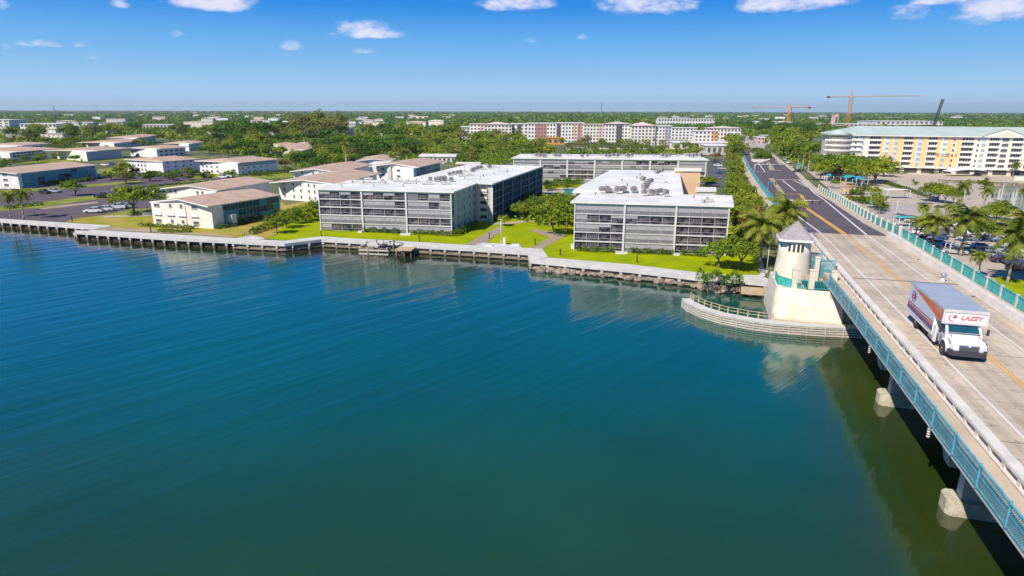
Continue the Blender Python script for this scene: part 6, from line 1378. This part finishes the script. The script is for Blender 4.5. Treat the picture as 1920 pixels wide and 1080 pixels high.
# cab with windscreen, hood, grille, bumper
mb = MB(); W = 1.62
def loft(mb, secs, m):          # each section: (y, half width, z bottom, z top)
    for (y0, w0, b0, t0), (y1, w1, b1, t1) in zip(secs[:-1], secs[1:]):
        a = [(-w0, y0, b0), (w0, y0, b0), (w0, y0, t0), (-w0, y0, t0)]; c = [(-w1, y1, b1), (w1, y1, b1), (w1, y1, t1), (-w1, y1, t1)]
        for i in range(4): mb.face([a[i], a[(i + 1) % 4], c[(i + 1) % 4], c[i]], m)
    for (y, w, b_, t_), f in ((secs[0], 1), (secs[-1], -1)): mb.face([(-w, y, b_), (w, y, b_), (w, y, t_), (-w, y, t_)], m)
loft(mb, [(.62, 1.1, .95, 1.5), (.7, 1.34, .9, 1.66), (1.0, 1.42, .95, 1.82), (1.6, 1.38, .95, 1.98), (2.3, 1.40, .9, 2.2)], M['truckwhite'])
mb.build('hood', TR, bevel=.05)
for sg in (-1, 1):
    mb = MB(); n = 10; prev = None
    for k in range(n + 1):
        a = R(5 + 170 * k / n); y, z = 2.05 - math.cos(a) * 1.0, .76 + math.sin(a) * .98; cur = [(sg * 1.5, y, z), (sg * 1.74, y, z - .04), (sg * 1.78, y, z - .16)]
        if prev: mb.face([prev[0], prev[1], cur[1], cur[0]], M['truckwhite'], True); mb.face([prev[1], prev[2], cur[2], cur[1]], M['truckwhite'], True)
        prev = cur
    mb.build('fender', TR)
mb = MB(); loft(mb, [(2.3, 1.58, .8, 2.2), (2.34, 1.58, .8, 2.26), (3.0, 1.52, .8, 3.0), (4.3, 1.5, .8, 3.02)], M['truckwhite']); cab = mb.build('cab', TR)
mb = MB(); mb.face([(-1.36, 2.40, 2.34), (1.36, 2.40, 2.34), (1.30, 2.92, 2.93), (-1.30, 2.92, 2.93)], M['tealdark']); mb.box(-1.4, 1.4, 2.28, 2.36, 2.22, 2.3, M['bumper']); mb.box(-.03, .03, 2.35, 2.4, 2.3, 2.34, M['bumper']); mb.v = [(x, y - .02, z + .02) for x, y, z in mb.v]; mb.build('windscreen', cab)
for sg in (-1, 1):
    mb = MB(); mb.box(min(sg * 1.545, sg * 1.59), max(sg * 1.545, sg * 1.59), 2.85, 4.0, 2.05, 2.8, M['tealdark']); mb.build('side_window', cab)
    mb = MB(); mb.box(min(sg * 1.6, sg * 2.05), max(sg * 1.6, sg * 2.05), 2.45, 2.52, 2.35, 2.4, M['bumper']); mb.box(min(sg * 1.98, sg * 2.18), max(sg * 1.98, sg * 2.18), 2.4, 2.55, 2.2, 2.85, M['bumper']); mb.build('mirror', TR)
    mb = MB(); x0, x1 = sorted((sg * .92, sg * 1.52)); mb.hexa([(x0, .57, 1.14), (x1, .72, 1.18), (x1, 1.3, 1.18), (x0, 1.3, 1.14)], [(x0, .62, 1.42), (x1, .8, 1.5), (x1, 1.3, 1.5), (x0, 1.3, 1.42)], M['lampglass']); mb.build('headlight', TR)
    mb = MB(); mb.box(*sorted((sg * 1.2, sg * 1.24)), 1.7, 2.15, 1.83, 1.9, M['bumper']); mb.v = [(x, y, 2.02 + (y - 1.7) * .33 + (z - 1.83)) for x, y, z in mb.v]; mb.build('hood_vent', TR)
mb = MB(); mb.box(-.85, .85, .53, .9, 1.02, 1.58, M['chrome'])
for k in range(8): mb.box(-.8, .8, .505, .54, 1.06 + k * .065, 1.085 + k * .065, M['fan'])
mb.box(-.89, .89, .5, .64, 1.58, 1.67, M['truckroof']); mb.box(-.09, .09, .48, .53, 1.5, 1.64, M['white']); mb.build('grille', TR)
mb = MB(); loft(mb, [(.3, .95, .56, .98), (.38, 1.4, .54, 1.02), (.8, 1.68, .56, 1.06), (1.3, 1.72, .7, 1.06)], M['bumper']); mb.build('bumper', TR)
mb = MB(); mb.box(-1.2, 1.2, 1.3, 13.4, .75, 1.1, M['darkmetal']); mb.box(-1.75, -1.1, 4.6, 6.4, .55, 1.2, M['metal']); mb.box(-1.7, -1.0, 7.0, 8.6, .6, 1.3, M['fan']); mb.box(1.1, 1.75, 4.6, 6.4, .55, 1.2, M['metal']); mb.build('chassis', TR)
mb = MB(); mb.box(-1.85, -1.7, 4.25, 4.9, .6, 2.3, M['truckwhite']); mb.tube((-1.7, 4.0, 1.0), (-1.7, 4.0, 1.9), .1, .1, M['chrome'], 8); mb.build('cab_step', TR)
mb = MB(); mb.box(-1.9, -1.84, 5.0, 13.6, 1.05, 1.4, M['truckwhite']); mb.box(1.84, 1.9, 5.0, 13.6, 1.05, 1.4, M['truckwhite']); mb.build('skirt', TR)
mb = MB(); mb.lathe([(.45, -.26), (.74, -.24), (.76, -.1), (.76, .1), (.74, .24), (.45, .26)], M['tyre'], 24); ty = mb.mesh('tyre')
mb = MB(); mb.lathe([(.1, -.28), (.2, -.2), (.38, -.27), (.46, -.22)], M['rim'], 18); rmm = mb.mesh('rim')
mb = MB(); mb.lathe([(.18, -.22), (.2, .2)], M['fan'], 10); hub = mb.mesh('wheel')
for x, y, sg in ((-1.55, 2.05, -1), (1.55, 2.05, 1), (-1.55, 10.6, -1), (1.55, 10.6, 1), (-1.0, 10.6, -1), (1.0, 10.6, 1)):
    w_ = inst('wheel', hub, TR, (x, y, .76), rot=(0, -math.pi / 2 * sg, 0)); inst('tyre', ty, w_, (0, 0, 0)); inst('rim', rmm, w_, (0, 0, 0))

# ================================================================ cars
def carproto(col, van=False):
    r = empty('parked_car', HIDE, 0); mb = MB(); m = M[col]
    secs = [(-2.25, .72, .35, .62), (-2.15, .84, .28, .78), (-1.2, .9, .25, .92), (1.5, .9, .25, .95), (2.1, .84, .28, .85), (2.25, .76, .35, .66)] if not van else [(-2.3, .8, .35, .8), (-2.2, .88, .28, 1.0), (-1.3, .92, .25, 1.1), (2.2, .92, .25, 1.15), (2.3, .85, .35, .9)]
    loft(mb, secs, m); body = mb.build('body', r, bevel=.03)
    mb = MB(); top = 1.42 if not van else 1.75
    loft(mb, [(-1.0, .78, .9, .93), (-.35, .68, .9, top), (1.1, .66, .9, top), (1.9 if not van else 2.15, .74, .9, .95)], M['darkglass']); cabn = mb.build('windows', r)
    mb = MB(); mb.box(-.66, .66, -.4, 1.12, top - .01, top + .05, m)
    for x in (-.7, .66):
        mb.hexa([(x, -1.02, .9), (x + .05, -1.02, .9), (x + .05, -.92, .9), (x, -.92, .9)], [(x, -.4, top), (x + .05, -.4, top), (x + .05, -.3, top), (x, -.3, top)], m)
        mb.box(x, x + .06, .3, .38, .9, top, m)
    rf = mb.build('roof', r); ks = [(body, r), (cabn, r), (rf, r)]
    wt = MB(); wt.lathe([(.2, -.1), (.31, -.1), (.32, .0), (.31, .1), (.2, .1)], M['tyre'], 14); wt.lathe([(.05, -.11), (.2, -.09)], M['rim'], 10); wt.lathe([(.05, .11), (.2, .09)], M['rim'], 10); wme = wt.mesh('wheel')
    for x, y in ((-.82, -1.4), (.82, -1.4), (-.82, 1.4), (.82, 1.4)): w_ = inst('wheel', wme, r, (x, y, .32), rot=(0, math.pi / 2, 0)); ks.append((w_, r))
    hl = MB(); hl.box(-.2, .2, -.05, .05, -.08, .08, M['lampglass']); hle = hl.mesh('headlight')
    for x in (-.6, .6): q = inst('headlight', hle, r, (x, -2.2, .62)); ks.append((q, r))
    tl = MB(); tl.box(-.18, .18, -.04, .04, -.07, .07, M['logored']); tle = tl.mesh('tail_light')
    for x in (-.6, .6): q = inst('tail_light', tle, r, (x, 2.22, .68)); ks.append((q, r))
    return r, ks
CARS = {c: carproto('car_' + c) for c in ('white', 'silver', 'black', 'blue', 'red', 'beige', 'grey')}; CARS['suv'] = carproto('car_white', True)
def car(kind, px, py, ang, label, group=None, s=1.0, road=False):
    r, ks = CARS[kind]
    if road: u, t = PR(px, py); X, Y = UT(u, t); z = zr(t) + .03
    else: X, Y = P(px, py, G); z = G + .07
    copy_tree(r, ks, (X, Y, z), R(ang), s, label, 'car', group)
car('silver', 103, 361, 75, 'silver car parked below the long teal house'); car('black', 83, 363, 75, 'black car parked left of the silver one below the long teal house')
car('black', 196, 371, -80, 'dark car standing alone beside the grass island', s=1.35); car('white', 176, 399, -80, 'white sports boat like car, leftmost at the bottom of the lot', s=1.1); car('white', 196, 396, -78, 'white car second from the left at the bottom of the lot', s=1.1)
car('suv', 220, 392, -75, 'white car third from the left at the bottom of the lot'); car('silver', 238, 390, -75, 'silver car at the right end of the bottom row next to the street tree')
car('white', 288, 361, 20, 'white car in the upper lot behind the street tree'); car('blue', 301, 360, 20, 'blue car right of the white one in the upper lot'); car('suv', 276, 362, 20, 'white van in the upper lot nearest the street tree')
car('silver', 190, 333, 70, 'silver car in the lane right of the long teal house'); car('white', 203, 331, 70, 'white car in the lane right of the long teal house'); car('grey', 240, 330, 70, 'grey car below the yellowish tree'); car('blue', 255, 329, 70, 'dark blue car below the yellowish tree, right one')
car('red', 352, 333, 70, 'red car in front of the white balcony house'); car('black', 388, 334, 60, 'black car on the verge before the blue topped house'); car('white', 418, 334, 75, 'white car left of the pair before the blue topped house'); car('suv', 432, 333, 75, 'white van right of the pair before the blue topped house')
car('white', 197, 311, 80, 'white car in the lane beyond the narrow lawn'); car('blue', 210, 310, 80, 'blue car in the lane beyond the narrow lawn')
car('blue', 1480, 414, 15, 'blue car half hidden behind the palm beside the tower'); car('white', 1470, 410, 15, 'white car half hidden behind the palm beside the tower')
car('black', 1493, 323, -60, 'black car turning at the junction', road=True); car('silver', 1482, 314, -20, 'silver car parked at the kerb before the junction', road=True); car('white', 1476, 306, -20, 'white car parked at the kerb farther up', road=True); car('silver', 1470, 300, -20, 'light car parked at the kerb, third up from the junction', road=True)
car('grey', 1420, 299, -18, 'dark car passing the median island', road=True)
for i, (x, y, k) in enumerate(((1790, 424, 'white'), (1806, 432, 'silver'), (1822, 440, 'white'), (1842, 430, 'beige'), (1855, 452, 'silver'), (1870, 462, 'white'), (1775, 440, 'grey'))): car(k, x, y, 55 + i * 4, ['white car nearest the drooping palms in the park lot', 'silver car second in the park lot', 'white car third in the park lot', 'beige car in the back row of the park lot', 'silver car in the middle of the park lot', 'white car in the park lot close to the tall coconut palm', 'grey car under the drooping palms'][i])
for i, (x, y, k) in enumerate(((1905, 497, 'blue'), (1912, 508, 'black'), (1880, 492, 'black'))): car(k, x, y, 80, ['blue car behind the tall coconut palm at the right edge', 'black car at the right edge beside the lawn', 'black car left of the tall coconut palm trunk'][i])
for i, (x, y, k) in enumerate(((1345, 312, 'white'), (1353, 318, 'silver'), (1350, 326, 'blue'), (1358, 336, 'grey'), (1340, 305, 'black'))): car(k, x, y, 70, ['white car in the shady lot right of the long block', 'silver car in the shady lot right of the long block', 'blue car in the shady lot right of the long block', 'grey car nearest the peach tower in the shady lot', 'black car at the back of the shady lot'][i])
rnd = random.Random(9)
for i in range(26):
    x, y = [(1735, 452), (1748, 458), (1762, 462), (1776, 468), (1790, 476), (1728, 440), (1742, 444), (1756, 448), (1812, 452), (1826, 460), (1840, 468), (1854, 476), (1868, 484), (1882, 474), (1896, 482), (1800, 446), (1860, 440), (1874, 448), (1888, 456), (1902, 464), (1915, 474), (1700, 414), (1712, 418), (1690, 410), (1846, 440), (1862, 462)][i]
    car(['white', 'silver', 'white', 'beige', 'white', 'black', 'silver', 'blue'][rnd.randrange(8)], x, y, 60 + rnd.uniform(-12, 12), 'car in the crowded lot behind the bridge railing and the drooping palms', 'cars in the lot behind the right railing')
rnd = random.Random(5)
for i in range(16):
    x = 1075 + i * 11 + rnd.uniform(-2, 2); car(['white', 'silver', 'black', 'grey', 'red', 'blue'][rnd.randrange(6)], x, 280.5 + rnd.uniform(-.6, .6), 75, 'small car parked in the far lot between the long block and the mid-rises', 'cars in the far lot behind the long block')
for i in range(14):
    x, y = [(1398, 268), (1401, 263), (1395, 259), (1390, 252), (1386, 247), (1381, 243), (1404, 272), (1412, 270), (1407, 262), (1398, 254), (1391, 246), (1393, 263), (1400, 258), (1384, 244)][i]
    car(['white', 'silver', 'black', 'red', 'white', 'grey'][i % 6], x, y, -18, 'tiny car on the far straight road beyond the median island', 'cars on the far straight road', s=1.3, road=True)

# ================================================================ lamps, signals, posts and park furniture
def lamp(px, pyb, pyt, label, arm=1.4, m='tealpaint', z=G, dirn=(1, 0), r=.09, pxz=None):
    X, Y = P(px, pyb, z); h = zat(px, pyt, Y) - z; o = empty('street_lamp', (X, Y, z), 0, label, 'street lamp')
    mb = MB(); mb.lathe([(r * 2.2, 0), (r * 2, .35), (r, .45)], M[m], 8); mb.tube((0, 0, .4), (0, 0, h), r, r * .6, M[m], 8); mb.build('pole', o)
    mb = MB(); mb.path([(0, 0, h - .15), (dirn[0] * arm * .5, dirn[1] * arm * .5, h + .12), (dirn[0] * arm, dirn[1] * arm, h + .1)], r * .55, M[m], 6); mb.build('arm', o)
    mb = MB(); mb.box(-.3, .3, -.13, .13, -.1, .06, M['metal']); mb.build('lamp_head', o, (dirn[0] * arm, dirn[1] * arm, h + .08)); return o
lamp(1629, 398, 362, 'teal lamp post just behind the sea green panels left of the white canopies', m='railgreen'); lamp(1675, 428, 376, 'pale lamp post behind the panels right of the white canopies', m='pale'); lamp(1664, 396, 368, 'thin grey lamp post between the white canopies', m='metal')
lamp(1612, 361, 340, 'white lamp post beside the blue playground sail', m='white', arm=.6); lamp(1872, 395, 345, 'pale post at the marina edge', m='pale', arm=.5); lamp(939, 455, 412, 'slim white lamp post on the lawn between the two glass blocks', m='white', arm=.01, r=.08)
lamp(1437, 512, 440, 'white flag post left of the tower', m='white', arm=.01); lamp(1804, 385, 342, 'leaning white mast beside the marina plaza', m='white', arm=.3)
def signal(px, py, label, length, dirn, h=5.2, m='bluesail'):
    u, t = PR(px, py); X, Y = UT(u, t); z = zr(t); o = empty('traffic_signal', (X, Y, z), -R(15.85), label, 'traffic signal')
    mb = MB(); mb.tube((0, 0, 0), (0, 0, h), .14, .1, M[m], 8); mb.build('pole', o)
    mb = MB(); mb.tube((0, 0, h - .2), (dirn * length, 0, h), .11, .07, M['white' if m == 'white' else m], 8); mb.build('mast_arm', o)
    for k in (.45, .75, 1.0):
        mb = MB(); mb.box(-.18, .18, -.14, .14, -1.0, 0, M['bumper'])
        for j, c in enumerate(('logored', 'liney', 'railgreen')): mb.lathe([(.1, -.28 - .3 * j), (.1, -.26 - .3 * j)], M[c], 8, (0, -.15))
        mb.build('signal_head', o, (dirn * length * k, 0, h))
signal(1438, 362, 'blue traffic signal pole with a short arm at the left kerb near the turn lane', 3.2, 1, 4.0); signal(1413, 325, 'long white traffic signal arm reaching across the junction from the left kerb', 13, 1, 4.4, 'white'); signal(1478, 392, 'white gantry arm reaching over the dark road behind the palms', 7.5, 1, 2.6, 'white')
def bollard(px, py, label):
    X, Y = P(px, py, G); mb = MB(); mb.lathe([(.12, 0), (.1, 1.2), (.16, 1.22), (.14, 1.4), (.03, 1.46)], M['darkmetal'], 10); tag(mb.build('path_light', None, (X, Y, G)), label, 'path light')
for x, y, l in ((1050, 479, 'dark path light on the lawn left of the right hand glass block'), (1003, 460, 'dark path light beside the brown court path'), (917, 448, 'dark path light beside the left brown path'), (1194, 492, 'dark path light alone on the lawn before the right hand block'), (786, 453, 'dark path light on the lawn before the left glass block'), (602, 444, 'dark path light at the left corner of the left glass block'), (283, 437, 'small dark path light on the dirt strip'), (135, 415, 'small dark path light at the end of the lot')): bollard(x, y, l)
for x, y, w, l in ((945, 459, .5, 'white fire riser pillar on the landing lawn'), (966, 461, 1.6, 'white bench like block on the landing'), (1073, 466, .6, 'rounded white tank at the corner of the right hand block'), (916, 462, 1.7, 'flat white slab on the landing'), (760, 441, 2.4, 'pale doorstep between the bays of the left block'), (675, 436, 1.0, 'small pale doorstep left of the other on the left block'), (1165, 476, 2.4, 'pale doorstep below the right hand block'), (1268, 479, 1.2, 'small pale doorstep below the right hand block')):
    X, Y = P(x, y, G); h = 1.5 if w == .5 else (.9 if w == .6 else .35); mb = MB(); mb.box(-w / 2, w / 2, -.3, .5, 0, h, M['white']); mb.box(-w / 2 - .06, w / 2 + .06, -.36, .56, h, h + .08, M['pale']); tag(mb.build('concrete_block', None, (X, Y, G), bevel=.03), l, 'block')
mb = MB(); X, Y = P(1767, 527, DECK); mb.lathe([(.35, 0), (.3, .2), (.12, .25), (.12, .7)], M['white'], 12); mb.tube((0, .2, .85), (0, -.32, .95), .3, .34, M['metal'], 12); mb.lathe([(.26, .6), (.3, .95)], M['metal'], 10); tag(mb.build('flood_light', None, (X, Y, DECK), R(20)), 'small round grey floodlight on the kerb behind the truck', 'floodlight')
# wharf railing at the gate by the slanting path
mb = MB(); a, b_ = Vector((*P(455, 446, G), G)), Vector((*P(482, 438, G), G))
for z in (.5, 1.1): mb.tube(a + Vector((0, 0, z)), b_ + Vector((0, 0, z)), .04, .04, M['darkmetal'], 5)
for k in range(8): p = a.lerp(b_, k / 7); mb.tube(p, p + Vector((0, 0, 1.15)), .04, .04, M['darkmetal'], 5)
mb.v = [tuple(Vector(v) - a) for v in mb.v]; tag(mb.build('gate', None, tuple(a)), 'dark metal gate at the bend of the walkway beside the dry lawn', 'gate')
# white canopies, sails, umbrellas
def canopy(px, py, w, d, h, label, m='tent', rise=.8, name='shade_canopy', rz=0.0, flat=False):
    X, Y = P(px, py, G); o = empty(name, (X, Y, G), rz, label, 'canopy'); pm = MB(); pm.tube((0, 0, 0), (0, 0, h), .07, .06, M['white'], 8); pme = pm.mesh('post')
    for x in (-w / 2, w / 2):
        for y in (-d / 2, d / 2): inst('post', pme, o, (x, y, 0))
    mb = MB(); n = 12
    for i in range(n):
        for j in range(8):
            def f(i_, j_): u_, v_ = i_ / n * 2 - 1, j_ / 8 * 2 - 1; return (u_ * w / 2 * 1.04, v_ * d / 2 * 1.04, h + (0 if flat else rise * (1 - u_ * u_) * (1 - .6 * v_ * v_)) )
            mb.face([f(i, j), f(i + 1, j), f(i + 1, j + 1), f(i, j + 1)], M[m], True)
    mb.build('cover', o); return o
canopy(1678, 372, 7.6, 3.2, 3.0, 'large flat white canopy roof in the park, right one', rise=.25); canopy(1640, 370, 5.4, 2.2, 3.0, 'narrow white canopy roof in the park, left one', rise=.2)
canopy(1808, 330, 17, 6, 2.2, 'long arched white tent at the marina edge', rise=2.2); canopy(1862, 328, 12, 4, 1.2, 'pale green awning beside the white tent', 'railgreen', .3); canopy(1605, 352, 6, 4, 3.2, 'blue curved sail over the playground', 'bluesail', 1.3); canopy(1588, 352, 4, 4, 4.0, 'round teal sail over the playground', 'tealpaint', .9)
canopy(1551, 352, 2.4, 2, 4.6, 'narrow tall blue sail left in the playground', 'bluesail', .8); canopy(1695, 425, 4.6, 2.5, 2.4, 'sea green canopy behind the turquoise panels', 'railgreen', .3); canopy(1717, 434, 2.4, 2, 1.8, 'small blue canopy under the drooping palm', 'bluesail', .3)
canopy(1803, 470, 2.4, 2, 2.2, 'small square white awning beyond the railing', 'tent', .2); canopy(1782, 475, 1.6, 1.6, 2.0, 'smallest white awning beyond the railing', 'tent', .1)
for i, (x, y) in enumerate(((1540, 318), (1556, 319), (1500, 320))): canopy(x, y, 3, 3, 2.2, ['turquoise parasol under the rounded condominium corner', 'second turquoise parasol, right of the first', 'turquoise parasol left of the royal palms'][i], 'tealpaint', .8)
# playground frame with orange and yellow pieces
o = empty('playground_frame', (*P(1590, 366, G), G), .2, 'orange and yellow climbing frame under the playground trees', 'playground')
mb = MB(); 
for x in (-3, -1, 1, 3): mb.box(x - .12, x + .12, -.1, .1, 0, 3.2, M['orange'])
mb.build('posts', o); mb = MB(); mb.box(-3.2, 3.2, -1, 1, 1.4, 1.6, M['yellow']); mb.build('platform', o); mb = MB(); mb.face([(3, -.5, 1.5), (3, .5, 1.5), (6, .5, .1), (6, -.5, .1)], M['liney']); mb.box(-1, 1, -1, 1, 3.0, 3.3, M['orange']); mb.build('slide', o)
mb = MB(); X, Y = P(1600, 372, G); mb.lathe([(4.2, 0), (4.4, .3), (4.0, .35)], M['liney'], 24); mb.v = [(x * 1.3, y * .6, z) for x, y, z in mb.v]; tag(mb.build('play_mound', None, (X, Y, G)), 'yellow rimmed oval play surface beside the panels', 'play surface')
# low diagonal park wall, marina edge, piles, kayak, boats
def lowwall(label, pts, h, m, w=.6, name='low_wall'):
    V = [Vector((*P(x, y, G), 0)) for x, y in pts]; c = V[0]; rel = [p - c for p in V]; mb = MB(); wall(mb, rel, 0, w, 0, h, M[m]); wall(mb, rel, -.06, w + .06, h, h + .1, M['pale']); tag(mb.build(name, None, (c.x, c.y, G)), label, 'wall')
lowwall('long low diagonal wall crossing the park plaza', [(1658, 343), (1700, 357), (1752, 376)], 1.1, 'timber', 1.2); lowwall('dark stone quay edge above the marina water', [(1758, 342), (1830, 345), (1925, 350)], 1.4, 'stonewall', .8); lowwall('pale terrace wall at the right of the condominium garden', [(1900, 338), (1990, 342)], 1.6, 'palepeach', 4)
lowwall('pale kerb wall along the lane on the right edge', [(1808, 446), (1842, 470)], .7, 'pale', .5); lowwall('white low wall left of the white gabled house', [(268, 404), (288, 402)], .6, 'white', .4)
for i in range(9):
    X, Y = P(1858 + i * 9, 372 - (i % 3) * 6, G); mb = MB(); mb.tube((0, 0, -.5), (0, 0, 2.2), .16, .14, M['piling'], 8); tag(mb.build('mooring_pile', None, (X, Y, G)), 'timber mooring pile in the marina basin', 'pile', 'mooring piles in the marina basin')
mb = MB(); loft(mb, [(-2.6, .05, .2, .3), (-1.6, .4, .05, .42), (0, .5, 0, .46), (1.6, .4, .05, .42), (2.6, .05, .2, .3)], M['stripep']); mb.box(-.25, .25, -.6, .6, .4, .5, M['fan']); tag(mb.build('kayak', None, (*P(1733, 383, G), G + .06), R(80)), 'violet kayak lying on the plaza beside the tree group', 'kayak')

# ================================================================ air
for root, ks, c in PROTO.values():
    for o, _ in ks: bpy.data.objects.remove(o)
    bpy.data.objects.remove(root)
for r, ks in CARS.values():
    for o, _ in ks: bpy.data.objects.remove(o)
    bpy.data.objects.remove(r)
if HAZE:
    mb = MB(); mb.box(-16000, 16000, -1000, 15000, -2.5, 190, M['white']); hz = mb.build('haze'); tag(hz, kind='stuff', label='thin blue air haze', cat='haze')
    hm_ = bpy.data.materials.new('haze_air'); hm_.use_nodes = True; n = hm_.node_tree.nodes; n.remove(n['Principled BSDF']); pv = n.new('ShaderNodeVolumePrincipled'); pv.inputs['Color'].default_value = (.84, .93, 1, 1); pv.inputs['Density'].default_value = HAZE; pv.inputs['Anisotropy'].default_value = .2
    hm_.node_tree.links.new(pv.outputs[0], n['Material Output'].inputs['Volume']); hz.data.materials.clear(); hz.data.materials.append(hm_)
